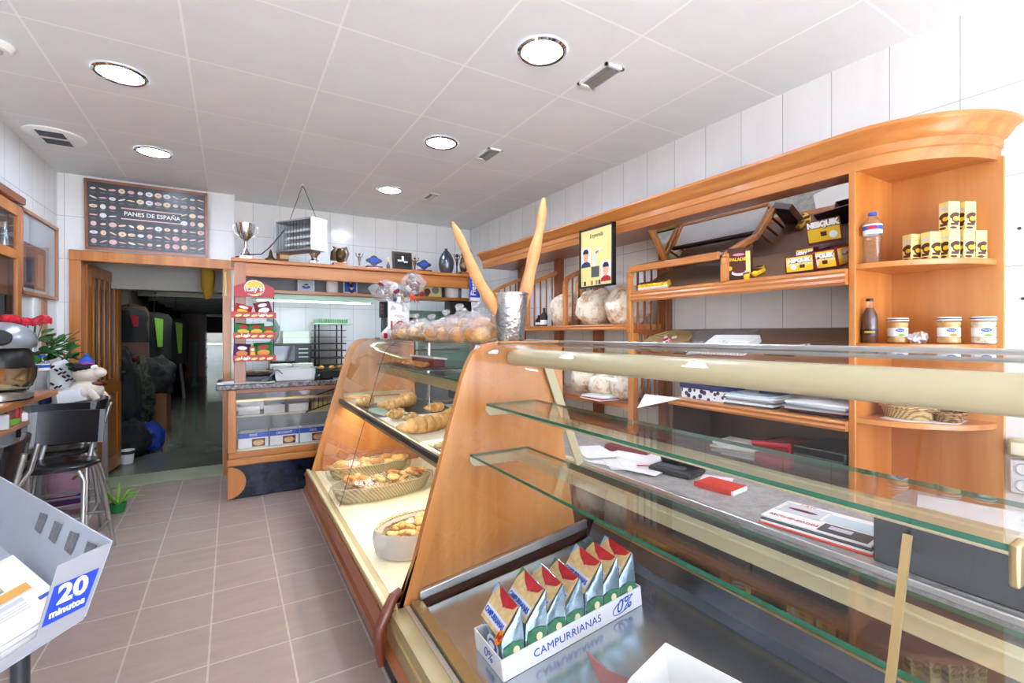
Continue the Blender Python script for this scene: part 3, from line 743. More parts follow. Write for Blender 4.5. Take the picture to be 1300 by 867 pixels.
m = MB(); m.ell(on_poster(2.52, 1.935, .0018), R_, U_, .05, .012, rot=.3); m.build('printed_tray', 'paper', fp)
MB().ell(on_poster(2.525, 1.925, .0024), R_, U_, .018, .009, rot=.4).build('printed_bread', 'crust_dark', fp)
text('Leyenda', .042, on_poster(2.535, 2.045, .001), R_, U_, 'choc', fp, shear=.3)
for k, y in enumerate((2.655, 2.58, 2.53, 2.50)):
    MB().rect(on_poster(y, 1.715, .001), R_, U_, .022, .03).build('small_logo', ['black', 'crust_dark', 'grey', 'maroon'][k], fp)
# blue bread sign on the trophy shelf end
t = thing('blue_sign', 'blue and white hanging sign with vertical lettering at the end of the trophy shelf', 'sign', (2.17, 4.42, 1.72))
bd_ = MB().box(2.12, 4.415, 1.70, 2.235, 4.43, 1.965).build('board', 'blue_sign', t, bevel=.003)
MB().box(2.12, 4.412, 1.70, 2.235, 4.415, 1.735).build('white_band', 'white', bd_)
text('Fiesta', .085, (2.16, 4.413, 1.85), (0, 0, 1), (-1, 0, 0), 'white', bd_, bold=.002)
MB().ell((2.208, 4.4128, 1.86), (1, 0, 0), (0, 0, 1), .017, .035).build('printed_shape', 'paper_blue', bd_)

def loaf(name, label, c, r, seed, mat, group, sub=4, sq=.85, wrap=False):
    def fn(p): 
        q = p*14; k = 1+.035*noise.noise(q+Vector((seed, 0, 0)))-.05*max(0, .25-abs(noise.noise(p*9+Vector((0, seed, 0)))))*2
        return Vector((p.x*k, p.y*k, max(p.z*k, -r[2]*sq)))
    o = MB().blob(c, r, .16, 1.8, seed, sub, fn=fn).build(name, mat)
    tag(o, label, 'bread', group)
    return o
bl = [('large floury round loaf left of the middle divider, under the baguettes', (2.42, 3.17, 1.55), (.15, .145, .15)),
      ('large floury round loaf behind the hanging portrait advert', (2.42, 2.80, 1.55), (.16, .155, .155)),
      ('largest floury round loaf, beside the near divider of the bread rack', (2.42, 2.475, 1.55), (.155, .145, .155))]
for k, (lb, c, r) in enumerate(bl): loaf('round_loaf', lb, c, r, k+3, 'crust_pale', 'round loaves on the bread rack')
for k, (x, y) in enumerate(((2.56, 3.20), (2.52, 3.13))):
    o = MB().tube([(x-.02, y+.02, 1.423), (x-.01, y+.01, 1.5), (x, y, 1.65), (x+.01, y-.005, 1.80), (x+.015, y-.01, 1.86)], [.02, .032, .036, .033, .012], 10).build('baguette', 'crust_gold')
    tag(o, ['baguette standing upright against the wall behind the rack, farther of two', 'baguette standing upright beside the middle divider, nearer of two'][k], 'bread', 'baguettes standing on the bread rack')
for k, x in enumerate((2.39, 2.46, 2.535)):
    pass
o = MB().tube([(2.50, 2.92, 1.423), (2.51, 2.92, 1.6), (2.53, 2.92, 1.78)], [.025, .036, .015], 10).build('baguette', 'crust_dark'); tag(o, 'dark baguette standing behind the middle divider post', 'bread', 'baguettes standing on the bread rack')
lw = [('wrapped round loaf at the far end of the low bread shelf', (2.43, 2.93, .995)), ('wrapped round loaf second from the far end of the low bread shelf', (2.43, 2.72, .985)), ('wrapped round loaf against the spindles on the low bread shelf', (2.45, 2.50, .985))]
for k, (lb, c) in enumerate(lw): loaf('wrapped_loaf', lb, c, (.13, .12, .115), k+11, 'crust_pale', 'wrapped loaves on the low bread shelf', sub=3)
# dark jars at the far end of the bread rack
for k, (y, h, lb) in enumerate(((3.42, .16, 'dark glass bottle standing at the far end of the bread rack'), (3.50, .10, 'small dark jar with white label beside the dark bottle'))):
    t = thing('dark_bottle' if k == 0 else 'dark_jar', lb, 'bottle' if k == 0 else 'jar', (2.36, y, 1.422))
    MB().lathe([(.03, 0), (.032, .01), (.032, h*.6), (.012, h*.8), (.012, h)], (2.36, y, 1.422), 16).build('body', 'black', t)
    MB().lathe([(.0325, .015), (.0325, h*.35)], (2.36, y, 1.422), 16, caps=False).build('paper_label', 'white', t)

# chocolate bars lying in a row on the upper sloping shelf
SL = lambda x: 1.628 + (x-(XF+.02))*(.172/.325)
SR = rotm(0, -math.atan2(.172, .325), 0)
def on_slope(x): return SL(x)
def flat_pack(name, label, group, x, y, z, size, mat, R=None, rz=0, amp=.0):
    t = thing(name, label, 'packet', (x, y, z), group)
    RR = SR @ rotm(0, 0, rz)
    MB().obox(Vector((x, y, z)) + RR @ Vector((0, 0, size[2]/2)), size, RR).build('wrapper', mat, t, bevel=min(size)*.3)
    return t, RR
for k in range(8):
    y = 2.24 - k*.030; x = 2.335
    t, RR = flat_pack('chocolate_bar', 'yellow wrapped chocolate bar in the row at the far end of the sloping shelf', 'chocolate bars in a row on the sloping shelf', x, y, SL(x), (.062, .028, .040), 'yellow', rz=.25)
    c = Vector((x, y, SL(x))) + RR @ Vector((0, 0, .0405))
    MB().obox(c, (.03, .029, .002), RR).build('printed_band', 'choc', t)
    c = Vector((x, y, SL(x))) + RR @ Vector((-.03, 0, .012)); MB().obox(c, (.012, .028, .018), RR).build('crimped_end', 'white', t)
for k, (x, y, rz) in enumerate(((2.33, 1.50, .5), (2.36, 1.455, -.4), (2.40, 1.47, .2))):
    t, RR = flat_pack('chocolate_bar', ['loose yellow chocolate bar lying in front beside the cocoa packet', 'loose yellow chocolate bar lying second beside the cocoa packet', 'loose yellow chocolate bar lying at the back beside the cocoa packet'][k], 'loose chocolate bars by the cocoa packet', x, y, SL(x), (.07, .03, .028), 'yellow', rz=rz)
    MB().obox(Vector((x, y, SL(x))) + RR @ Vector((0, 0, .029)), (.03, .031, .002), RR).build('printed_band', 'choc', t)
# cocoa packet
t = thing('cocoa_packet', 'dark brown cup chocolate packet standing beside the small divider', 'packet', (2.33, 1.53, 1.645))
cR = rotm(0, -.12, .35)
cc = Vector((2.335, 1.545, 1.645))
t = MB().obox(cc+cR @ Vector((0, 0, .083)), (.04, .115, .165), cR).build('box', 'choc', t, bevel=.003)
fR, fU, fN = cR @ Vector((0, -1, 0)), cR @ Vector((0, 0, 1)), cR @ Vector((-1, 0, 0))
fc = cc + fN*.0205
text('PALADIN', .022, fc+fU*.105+fN*.0006, fR, fU, 'yellow', t, bold=.0008)
MB().ell(fc+fU*.035+fN*.0005, fR, fU, .038, .016).build('printed_cup', 'white', t)
MB().ell(fc+fU*.042+fN*.0010, fR, fU, .030, .010).build('printed_chocolate', 'maroon', t)
MB().ell(fc+fU*.13+fN*.0005, fR, fU, .03, .007).build('printed_ribbon', 'pink', t)
MB().rect(fc+fU*.085+fR*.045+fN*.0004, fR, fU, .022, .12).build('printed_stripe', 'yellow_pale', t)
MB().ell(fc+fU*.06-fR*.045+fN*.0005, fR, fU, .012, .012).build('printed_spot', 'yellow', t)

def nesq(name, label, c, R, size, parts, group=None, openbox=True):
    """small yellow printed carton, face towards -x of R"""
    t = thing(name, label, 'box', c, group)
    sx, sy, sz = size; c = Vector(c)
    if openbox:
        m = MB(); th = .004
        m.obox(c+R @ Vector((0, 0, th/2)), (sx, sy, th), R)
        m.obox(c+R @ Vector((-sx/2, 0, sz/2)), (th, sy, sz), R).obox(c+R @ Vector((sx/2, 0, sz/2)), (th, sy, sz), R)
        m.obox(c+R @ Vector((0, -sy/2, sz/2)), (sx, th, sz), R).obox(c+R @ Vector((0, sy/2, sz/2)), (sx, th, sz), R)
        cb = m.build('carton', 'maroon', t)
    else: cb = MB().obox(c+R @ Vector((0, 0, sz/2)), size, R).build('carton', 'maroon', t, bevel=.002)
    def face(n, rt, w, h, cen):
        up = R @ Vector((0, 0, 1))
        MB().rect(cen+n*.0006, rt, up, w*.92, h*.86).build('printed_face', 'yellow', cb)
        MB().rect(cen+n*.0010+up*h*.10, rt, up, w*.9, h*.40).build('printed_panel', 'yellow_pale', cb)
        text('NESQUIK', h*.30, cen+n*.0016+up*h*.20, rt, up, 'white', cb, bold=h*.03, xs=min(1, w/(h*.30*4.6)), name='lettering')
        text('NESQUIK', h*.30, cen+n*.0014+up*(h*.185)+rt*h*.015, rt, up, 'choc', cb, bold=h*.045, xs=min(1, w/(h*.30*4.6)), name='lettering')
        MB().rect(cen+n*.0015-up*h*.15+rt*w*.1, rt, up, w*.18, h*.2).build('printed_chocolate', 'choc', cb)
        MB().ell(cen+n*.0015-up*h*.18-rt*w*.2, rt, up, w*.1, h*.14).build('printed_shape', 'white', cb)
    for p in parts:
        if p == 'f': face(R @ Vector((-1, 0, 0)), R @ Vector((0, -1, 0)), sy, sz, c+R @ Vector((-sx/2-.002, 0, sz/2)))
        if p == 's': face(R @ Vector((0, -1, 0)), R @ Vector((1, 0, 0)), sx, sz, c+R @ Vector((0, -sy/2-.002, sz/2)))
        if p == 'n': face(R @ Vector((0, 1, 0)), R @ Vector((-1, 0, 0)), sx, sz, c+R @ Vector((0, sy/2+.002, sz/2)))
    return t
Rn = rotm(0, 0, -.12)
t = nesq('chocolate_display_box', 'open yellow and maroon chocolate display box with raised lid on the sloping shelf', (2.41, 1.12, 1.672), rotm(0, -.25, -.12), (.17, .13, .085), ['s', 'f'])
# raised lid of the display box
lc = Vector((2.50, 1.205, 1.80)); lR = rotm(0, -.22, -.12)
MB().obox(lc+lR @ Vector((0, 0, .055)), (.004, .165, .115), lR).build('lid', 'maroon', t); t = LAST[0]
ln, lr, lu = lR @ Vector((-1, 0, 0)), lR @ Vector((0, -1, 0)), lR @ Vector((0, 0, 1))
MB().rect(lc+ln*.0026+lu*.055, lr, lu, .155, .09).build('printed_face', 'yellow', t)
text('NESQUIK', .036, lc+ln*.0036+lu*.092, lr, lu, 'white', t, bold=.003); text('NESQUIK', .036, lc+ln*.0032+lu*.090+lr*.001, lr, lu, 'choc', t, bold=.005)
MB().rect(lc+ln*.0033+lu*.045+lr*.0, lr, lu, .03, .022).build('printed_chocolate', 'choc', t)
MB().ell(lc+ln*.0033+lu*.035+lr*.045, lr, lu, .02, .018).build('printed_shape', 'white', t)
nesq('chocolate_carton', 'small yellow and maroon chocolate carton standing on the shelf lip, in front of another', (2.345, 1.225, 1.648), rotm(0, -.1, -.05), (.06, .135, .08), ['f'])
nesq('chocolate_carton', 'small cream and maroon chocolate carton peeping over the front carton', (2.405, 1.235, 1.675), rotm(0, -.1, -.05), (.045, .085, .095), ['f'], openbox=False)

# water bottle etc. on the curved shelves
def bottle(name, label, cat, c, r, h, body, cap, lab, stripe=None, liquid=None, squat=False):
    t = thing(name, label, cat, c)
    pr = [(r*.85, 0), (r, .006)]
    if not liquid:
        k = 9
        for i in range(k): pr += [(r, h*(.05+.055*i)), (r*.94, h*(.07+.055*i))]
        pr += [(r, h*.56), (r, h*.76), (r*.85, h*.84), (r*.45, h*.92), (r*.42, h*.95)]
    else: pr += [(r, h*.55), (r*.9, h*.66), (r*.5, h*.8), (r*.42, h*.95)]
    MB().lathe(pr, c, 20).build('body', body, t)
    MB().lathe([(r*.46, h*.95), (r*.46, h), (r*.40, h*1.01)], c, 16).build('cap', cap, t)
    if lab:
        MB().lathe([(r*1.012, h*.57), (r*1.012, h*.76)], c, 24, caps=False).build('paper_label', lab, t)
        if stripe: MB().lathe([(r*1.02, h*.65), (r*1.02, h*.73)], c, 24, caps=False).build('label_band', stripe, LAST[0])
    if liquid: MB().lathe([(r*.8, .004), (r*.95, .01), (r*.95, h*.5), (r*.85, h*.64), (r*.46, h*.8)], c, 20).build('contents', liquid, t)
    return t
zt1 = 1.652
t = bottle('water_bottle', 'clear plastic water bottle with blue cap on the upper curved shelf', 'bottle', (2.345, .945, zt1), .034, .215, 'bottle_plastic', 'blue', 'white', 'blue')
bc = Vector((2.345, .945, zt1)); vd = Vector((-bc.x, -bc.y, 0)).normalized(); vr = Vector((vd.y, -vd.x, 0)) * -1
MB().ell(bc+vd*.0355+Vector((0, 0, .148)), vr, (0, 0, 1), .019, .007).build('printed_oval', 'red', t)
t = bottle('milkshake_bottle', 'small glass bottle of brown chocolate shake on the lower curved shelf', 'bottle', (2.345, .955, 1.312), .029, .190, 'jar_glass', 'black', None, liquid='choc')
bc = Vector((2.345, .955, 1.312)); vd = Vector((-bc.x, -bc.y, 0)).normalized(); vr = Vector((-vd.y, vd.x, 0))
MB().lathe([(.0295, .038), (.0295, .062)], bc, 24, caps=False).build('paper_label', 'black', t)
text('cacao', .016, bc+vd*.0302+Vector((0, 0, .05)), vr, (0, 0, 1), 'yellow', t)
jl = ['glass jar of pear compote nearest the milkshake bottle', 'glass jar of apricot compote in the middle of the lower curved shelf', 'glass jar of compote at the wall end of the lower curved shelf']
for k, (x, y, fill) in enumerate(((2.45, .895, 'crust_gold'), (2.50, .742, 'crust_gold'), (2.55, .652, 'crust_pale'))):
    c = Vector((x, y, 1.312)); t = thing('jam_jar', jl[k], 'jar', c, 'jars on the curved shelf')
    MB().lathe([(.034, 0), (.038, .006), (.038, .022), (.035, .026), (.035, .072), (.038, .076), (.038, .088), (.033, .094)], c, 24).build('glass_body', 'jar_glass', t)
    MB().lathe([(.032, .003), (.036, .007), (.036, .021), (.0335, .026), (.0335, .072), (.036, .077), (.036, .088)], c, 24).build('contents', fill, t)
    MB().lathe([(.037, .094), (.038, .096), (.038, .106), (.034, .109)], c, 24).build('lid', 'white', t); ld = LAST[0]
    for q in range(12): 
        pass
    MB().lathe([(.0382, .099), (.0382, .104)], c, 24, caps=False).build('lid_pattern', 'grey_dark', ld)
    MB().lathe([(.0355, .030), (.0355, .066)], c, 24, caps=False).build('paper_label', 'white', t); t = LAST[0]
    vd = Vector((-c.x, -c.y, 0)).normalized(); vr = Vector((-vd.y, vd.x, 0))
    MB().ell(c+vd*.0362+vr*.008+Vector((0, 0, .056)), vr, (0, 0, 1), .015, .0075).build('printed_oval', 'blue', t)
    text('Hero', .010, c+vd*.0370+vr*.008+Vector((0, 0, .056)), vr, (0, 0, 1), 'white', t)
    MB().ell(c+vd*.0362+vr*.014+Vector((0, 0, .036)), vr, (0, 0, 1), .012, .005).build('printed_fruit', ['lime', 'orange', 'lime'][k], t)
o = MB().blob((2.475, .83, 1.335), (.045, .03, .028), .5, 2.2, 5, 3).build('plastic_bag', 'film_white'); tag(o, 'small crumpled clear bag between the two jars on the curved shelf', 'bag')

# little yellow cocoa milk cartons
base = [(.795, 2.50, 'end carton on the far left of the lower row of yellow milk cartons'), (.745, 2.50, 'second from left in the lower row of yellow milk cartons'), (.695, 2.50, 'middle one in the lower row of yellow milk cartons'), (.655, 2.53, 'fourth from left in the lower row of yellow milk cartons'), (.622, 2.565, 'right end carton in the lower row of yellow milk cartons')]
base = [(2.36+.0, 0, '')] and base
def carton(x, y, z, label, rz):
    t = thing('milk_carton', label, 'carton', (x, y, z), 'yellow cocoa milk cartons'); R = rotm(0, 0, rz); c = Vector((x, y, z))
    w, d, h = .048, .042, .115
    MB().obox(c+R @ Vector((0, 0, h/2)), (w, d, h), R).build('box', 'yellow_pale', t, bevel=.002); t = LAST[0]
    for nx, rt, ww, off in ((R @ Vector((0, -1, 0)), R @ Vector((1, 0, 0)), w, d/2), (R @ Vector((-1, 0, 0)), R @ Vector((0, -1, 0)), d, w/2)):
        f = c + nx*(off+.0005); up = Vector((0, 0, 1))
        m = MB(); m.ell(f+up*.058, rt, up, ww*.47, .012, rot=.35); m.rect(f+up*.024, rt, up, ww*.7, .010); m.ell(f+up*.038+rt*ww*.1, rt, up, ww*.36, .010, rot=-.4); m.ell(f+up*.010-rt*ww*.1, rt, up, ww*.34, .005)
        m.build('printed_swirl', 'choc', t)
        m = MB(); m.ell(f+up*.046+nx*.0004+rt*.006, rt, up, ww*.26, .009); m.build('printed_biscuit', 'yellow', t)
        if off == d/2: text('cacao', .012, f+up*.092+nx*.0004, rt, up, 'gold_print', t)
        else: MB().rect(f+up*.085, rt, up, ww*.75, .012).build('printed_label', 'paper_grey', t)
pts5 = [(2.45, .845), (2.455, .785), (2.485, .735), (2.535, .705), (2.588, .683)]
for k, (x, y) in enumerate(pts5): carton(x, y, zt1, base[k][2], -.45)
carton(2.49, .738, zt1+.1155, 'upper left yellow milk carton of the two stacked on top', -.45)
carton(2.548, .705, zt1+.1155, 'upper right yellow milk carton of the two stacked on top', -.45)
# wicker baskets on the bottom curved shelf
def basket(name, label, c, a, b, h, mat, group=None, R=None, flare=1.18, n=40, thick=.008):
    t = thing(name, label, 'basket', c, group); R = R or Matrix.Identity(3)
    prof_ = [(.001, 0), (1.0, 0), (1.02, .004)] + [(1+(flare-1)*k/8, h*k/8) for k in range(1, 9)] + [(flare+.03, h+.004), (flare-.03, h+.004)] + [(1+(flare-1)*k/8-.05, max(h*k/8, thick)) for k in range(7, -1, -1)] + [(.001, thick)]
    m = MB(); m.lathe([(r*a, z) for r, z in prof_], c, n, R, sx=1.0, sy=b/a, caps=False)
    m.build('weave', mat, t)
    pts = [Vector(c)+R @ Vector((a*flare*math.cos(2*PI*k/36), b*flare*math.sin(2*PI*k/36), h+.003*math.sin(k*2.5))) for k in range(36)]
    MB().tube(pts, .006, 6, closed=True).build('rim', mat, t)
    return t
o = MB().plate([(2.37, .93, .996), (2.345, .84, .996), (2.46, .70, .996), (2.60, .71, .996), (2.61, .93, .996)], .001, n=(0, 0, 1)).build('paper_sheet', 'paper'); tag(o, 'white paper sheet lining the bottom curved shelf under the wicker baskets', 'paper')
basket('bread_basket', 'pale round wicker basket on the bottom curved shelf', (2.485, .865, .998), .085, .085, .05, 'wicker')
basket('bread_basket', 'small brown plaited basket leaning on the pale one on the bottom curved shelf', (2.51, .745, .998), .055, .04, .035, 'wicker_brown', flare=1.3)

# things on the sloping counter board
S2 = lambda x: 1.222 + (x-(XF+.02))*(.163/.335)
S2R = rotm(0, -math.atan2(.163, .335), 0)
basket('sweet_basket', 'shallow wicker basket of sweets tipped on the sloping board, beside the bread rack', (2.43, 2.115, S2(2.43)+.003), .12, .15, .03, 'wicker', R=S2R, flare=1.1)
for k in range(14):
    a = rnd.uniform(0, 6.28); r = rnd.uniform(0, .085)
    p = Vector((2.43, 2.115, S2(2.43)+.003)) + S2R @ Vector((r*math.cos(a), r*1.25*math.sin(a), .016+.006*(k % 3)))
    o = MB().obox(p, (.03, .022, .012), S2R @ rotm(0, 0, rnd.uniform(0, 3))).build('wrapped_sweet', rnd.choice(['white', 'red', 'paper', 'white', 'pink']), bevel=.004)
    tag(o, 'small wrapped sweet lying in the shallow basket on the sloping board', 'sweet', 'sweets in the shallow basket')
o = MB().grid(lambda u, v: Vector((2.33+.28*v, 1.98-.42*u+.05*v, S2(2.33+.28*v)+.004+.004*math.sin(9*u+4*v))), 14, 8).build('plastic_sheet', 'film_haze', solid=.001); tag(o, 'clear plastic sheet spread on the sloping board behind the white tray', 'plastic sheet')
for k, (y, mt, lb) in enumerate(((1.93, 'camo', 'patterned leaflet on the sloping board beside the sweet basket'), (1.84, 'paper_grey', 'grey leaflet on the sloping board beside the white tray'))):
    o = MB().obox((2.36, y, S2(2.36)+.004), (.10, .085, .006), S2R @ rotm(0, 0, .2*k)).build('leaflet', mt, bevel=.001); tag(o, lb, 'leaflet')
t = thing('plastic_tray', 'white ribbed plastic tray on the sloping board', 'tray', (2.40, 1.65, S2(2.40)))
c = Vector((2.40, 1.65, S2(2.40)+.002))
m = MB(); m.obox(c+S2R @ Vector((0, 0, .003)), (.17, .27, .005), S2R)
for dx, dy, sx, sy in ((-.085, 0, .006, .27), (.085, 0, .006, .27), (0, -.135, .17, .006), (0, .135, .17, .006)): m.obox(c+S2R @ Vector((dx, dy, .02)), (sx, sy, .04), S2R)
m.build('tray_body', 'white', t, bevel=.003)
m = MB()
for k in range(13): m.obox(c+S2R @ Vector((-.09, -.12+.02*k, .02)), (.006, .007, .034), S2R)
m.build('ribs', 'white', t)
o = MB().obox((2.37, 1.34, S2(2.37)+.006), (.08, .15, .009), S2R).build('dark_notebook', 'black', bevel=.002); tag(o, 'thin dark notebook on the sloping board near the end panel', 'notebook')
o = MB().obox((2.40, 1.265, S2(2.40)+.014), (.06, .07, .006), S2R @ rotm(0, 0, .3)).build('sweet_bag', 'dots', bevel=.001); tag(o, 'little patterned packet lying on the dark notebook', 'packet')

# bench shelf: dotted box and paper piles
zb = .975
t = thing('storage_box', 'white cardboard box with dark blue dots and a dark lid on the bench shelf', 'box', (2.40, 1.77, zb))
MB().box(2.32, 1.635, zb, 2.50, 1.915, zb+.075).build('carton', 'dots', t, bevel=.003)
MB().box(2.312, 1.627, zb+.06, 2.508, 1.923, zb+.092).build('lid', 'navy', t, bevel=.003)
o = MB().grid(lambda u, v: Vector((2.33+.14*v, 1.90-.24*u, zb+.098+.012*math.sin(3*u+2*v)**2)), 10, 6).build('plastic_bag', 'film_white', solid=.001); tag(o, 'crumpled clear bag lying on the dotted box', 'bag')
def pile(prefix, x, y, z, w, d, n, mats, lab, grp, jig=.02, th=.006, rz=0):
    for k in range(n):
        r = rnd.uniform(-.12, .12) + rz; dx, dy = rnd.uniform(-jig, jig), rnd.uniform(-jig, jig)
        o = MB().obox((x+dx, y+dy, z+th*(k+.5)), (w, d, th*.9), rotm(0, 0, r)).build(prefix, mats[k % len(mats)], bevel=.0008)
        tag(o, lab(k, n), 'papers', grp)
def ordn(k, n): return 'topmost' if k == n-1 else ('lowest' if k == 0 else ['second', 'third', 'fourth', 'fifth', 'sixth', 'seventh', 'eighth'][k-1] + ' from the bottom')
pile('magazine', 2.42, 1.50, zb, .2, .26, 6, ['grey_dark', 'paper', 'grey', 'paper_grey', 'paper', 'paper_blue'], lambda k, n: f'magazine, {ordn(k, n)} in the pile beside the dotted box', 'magazines beside the dotted box', th=.0095)
o = MB().box(2.46, 1.40, zb+.058, 2.6, 1.52, zb+.085).build('dark_wallet', 'navy', bevel=.004); tag(o, 'dark folder resting on the pile beside the dotted box', 'folder')
pile('paper_folder', 2.42, 1.17, zb, .2, .27, 6, ['black', 'maroon', 'paper_grey', 'grey', 'paper_blue', 'paper'], lambda k, n: f'paper folder, {ordn(k, n)} in the pile beside the end panel', 'folders beside the end panel', th=.010)
# lower bench level
zl = .70
pile('loose_paper', 2.38, 1.55, zl, .19, .24, 6, ['paper', 'paper_grey', 'paper', 'yellow_pale', 'paper', 'white'], lambda k, n: f'loose paper, {ordn(k, n)} in the pile left of the red folder', 'papers left of the red folder', jig=.03, th=.012, rz=.2)
t = thing('red_folder', 'large red folder with a rolled flap lying under the bench shelf', 'folder', (2.4, 1.33, zl))
MB().box(2.29, 1.26, zl, 2.6, 1.44, zl+.10).build('folder_body', 'red_folder', t, bevel=.006)
MB().tube([(2.285, 1.44, zl+.10), (2.285, 1.26, zl+.115)], .016, 12).build('rolled_flap', 'red_folder', t)
t = thing('document_case', 'black document case lying between the red folder and the end panel', 'case', (2.4, 1.13, zl))
MB().box(2.29, 1.02, zl, 2.62, 1.245, zl+.13).build('case_body', 'black', t, bevel=.008)
MB().box(2.285, 1.03, zl+.085, 2.30, 1.24, zl+.092).build('zip', 'grey_dark', t)
# magazines and cone of paper at the junction of the bays
for k in range(4):
    o = MB().obox((2.29+.01*k, 2.62, .889+.007*k), (.17, .24, .006), rotm(0, 0, .1*k-.1)).build('magazine', ['paper', 'red', 'paper_blue', 'white'][k]); tag(o, ['lowest', 'second', 'third', 'topmost'][k] + ' magazine in front of the wrapped loaves on the low bread shelf', 'magazine', 'magazines on the low bread shelf')
o = MB().plate([(2.24, 2.13, .977), (2.27, 1.87, .977), (2.20, 2.16, .885)], .0015).build('folded_paper', 'paper'); tag(o, 'pointed white folded paper hanging off the left end of the bench shelf', 'paper')
# wall sockets
t = thing('wall_socket', 'double white wall socket low on the tiles beside the end cabinet', 'socket', (XR, .55, .78))
MB().box(XR-.022, .515, .73, XR, .60, .862).build('plate', 'white', t, bevel=.006); t = LAST[0]
for z in (.765, .828):
    MB().lathe([(.024, 0), (.024, .003), (.019, .003), (.018, -.008), (.0001, -.008)], (XR-.023, .56, z), 20, rotm(0, -PI/2, 0), caps=False).build('socket_cup', 'grey_light', t)
    for dy in (-.008, .008): MB().lathe([(.003, -.0075), (.003, -.006), (.0001, -.006)], (XR-.023, .56+dy, z), 8, rotm(0, -PI/2, 0), caps=False).build('hole', 'black', t)
t = thing('switch_box', 'cream junction box on the tiles just above the wall socket', 'switch box', (XR, .55, .90))
MB().box(XR-.045, .515, .872, XR, .602, .945).build('housing', 'cream_metal', t, bevel=.012); t = LAST[0]
MB().box(XR-.047, .53, .885, XR-.044, .59, .932).build('cover', 'cream_deck', t, bevel=.004)
for k, (y, z) in enumerate(((.575, 1.765), (.565, 1.49))):
    o = MB().lathe([(.0001, 0), (.006, 0), (.006, .004), (.0001, .004)], (XR-.004, y, z), 8, rotm(0, -PI/2, 0)).build('wall_plug', 'grey_dark', loc=(XR, y, z))
    tag(o, ['dark wall plug hole in the tiles level with the yellow cartons', 'dark wall plug hole in the tiles level with the jars'][k], 'wall plug')
# ------------------------------------------------------------------ snack counter things
# potato crisp rack hanging on the post
Y_ = 4.44
t = thing('crisp_rack', 'red and black crisp rack with an arched header above the snack counter', 'display rack', (.16, 4.38, 1.1))
hd = [(.02, 1.655), (.02, 1.735), (.05, 1.75), (.09, 1.765), (.125, 1.79), (.165, 1.80), (.205, 1.788), (.24, 1.765), (.28, 1.745), (.305, 1.735), (.305, 1.655)]
MB().prism(hd, 'xz', 4.375, 4.383).build('header', 'red', t); hd0 = LAST[0]
MB().ell((.163, 4.3735, 1.728), (1, 0, 0), (0, 0, 1), .075, .066).build('header_disc', 'white', hd0)
MB().ell((.163, 4.3728, 1.728), (1, 0, 0), (0, 0, 1), .068, .060).build('header_sun', 'yellow', hd0)
m = MB(); m.tube([(.10, 4.372, 1.70), (.16, 4.3715, 1.705), (.225, 4.372, 1.715)], [.016, .028, .014], 8)
m.v = [Vector((p.x, 4.3722 + (p.y-4.372)*.02, p.z)) for p in m.v]; m.build('header_ribbon', 'red', hd0)
text("Lay's", .062, (.163, 4.370, 1.722), (1, 0, .06), (0, 0, 1), 'white', hd0, bold=.002)
for x in (.022, .303): MB().tube([(x, 4.385, 1.12), (x, 4.385, 1.74)], .004, 6).build('upright', 'black', t)
for x in (.022, .303): MB().tube([(x, 4.50, 1.12), (x, 4.385, 1.12)], .004, 6).build('arm', 'black', t)
for k, z in enumerate((1.49, 1.325, 1.145)):
    m = MB().box(.015, 4.30, z-.005, .31, 4.44, z); m.build('shelf', 'black', t)
    MB().box(.0 if k == 0 else .015, 4.29, z-.008, .315, 4.298, z+.04).build('price_strip', 'red', t); ps = LAST[0]
    m = MB()
    for q in range(5): m.ell((.05+q*.055, 4.2892, z+.012), (1, 0, 0), (0, 0, 1), .024, .010, rot=.2)
    m.build('printed_crisps', 'yellow_pale', ps)
    text(["Lay's", "Lay's", "Lay's"][k], .034, (.22 if k == 0 else .1, 4.2885, z+.02), (1, 0, 0), (0, 0, 1), 'white', ps, bold=.001)
def crisp_bag(label, x, z, w, h, mat, patch, tilt, grp):
    t = thing('crisp_bag', label, 'crisp bag', (x, 4.35, z), grp)
    R = rotm(-.25, tilt, 0)
    def f(p): 
        s_ = min(1.0, (1-abs(p.z)/(h/2))*2.6+.12); return Vector((p.x, p.y*s_, p.z))
    m = MB(); bm = bmesh.new(); bmesh.ops.create_grid(bm, x_segments=8, y_segments=10, size=.5)
    for sgn in (-1, 1):
        vs = [Vector((v.co.x*w, 0, v.co.y*h)) for v in bm.verts]
        vs = [Vector((p.x, sgn*.03*max(0, (1-(2*p.x/w)**4))*max(0, (1-(2*p.z/h)**4))+.002*math.sin(p.x*190), p.z)) for p in vs]
        m.add([Vector((x, 4.35, z+h/2)) + R @ p for p in vs], [[v.index for v in f_.verts] for f_ in bm.faces])
    bm.free(); t = m.build('bag', mat, t)
    c = Vector((x, 4.35, z+h/2)) + R @ Vector((0, -.034, 0))
    MB().ell(c - R @ Vector((0, 0, h*.16)), R @ Vector((1, 0, 0)), R @ Vector((0, 0, 1)), w*.34, h*.17).build('printed_crisp', patch, t)
    MB().ell(c + R @ Vector((0, 0, h*.18)), R @ Vector((1, 0, 0)), R @ Vector((0, 0, 1)), w*.28, h*.12).build('printed_oval', 'red' if mat == 'green' else 'white', t)
crisp_bag('red crisp bag lying back on the top tier of the crisp rack, left', .08, 1.492, .12, .10, 'red', 'yellow', .25, 'crisp bags')
crisp_bag('plain wine red crisp bag with peaked corner on the top tier of the rack, right', .225, 1.492, .12, .13, 'maroon', 'paper', -.25, 'crisp bags')
crisp_bag('green crisp bag on the middle tier of the rack, left of three', .085, 1.327, .12, .115, 'green', 'yellow', .1, 'crisp bags')
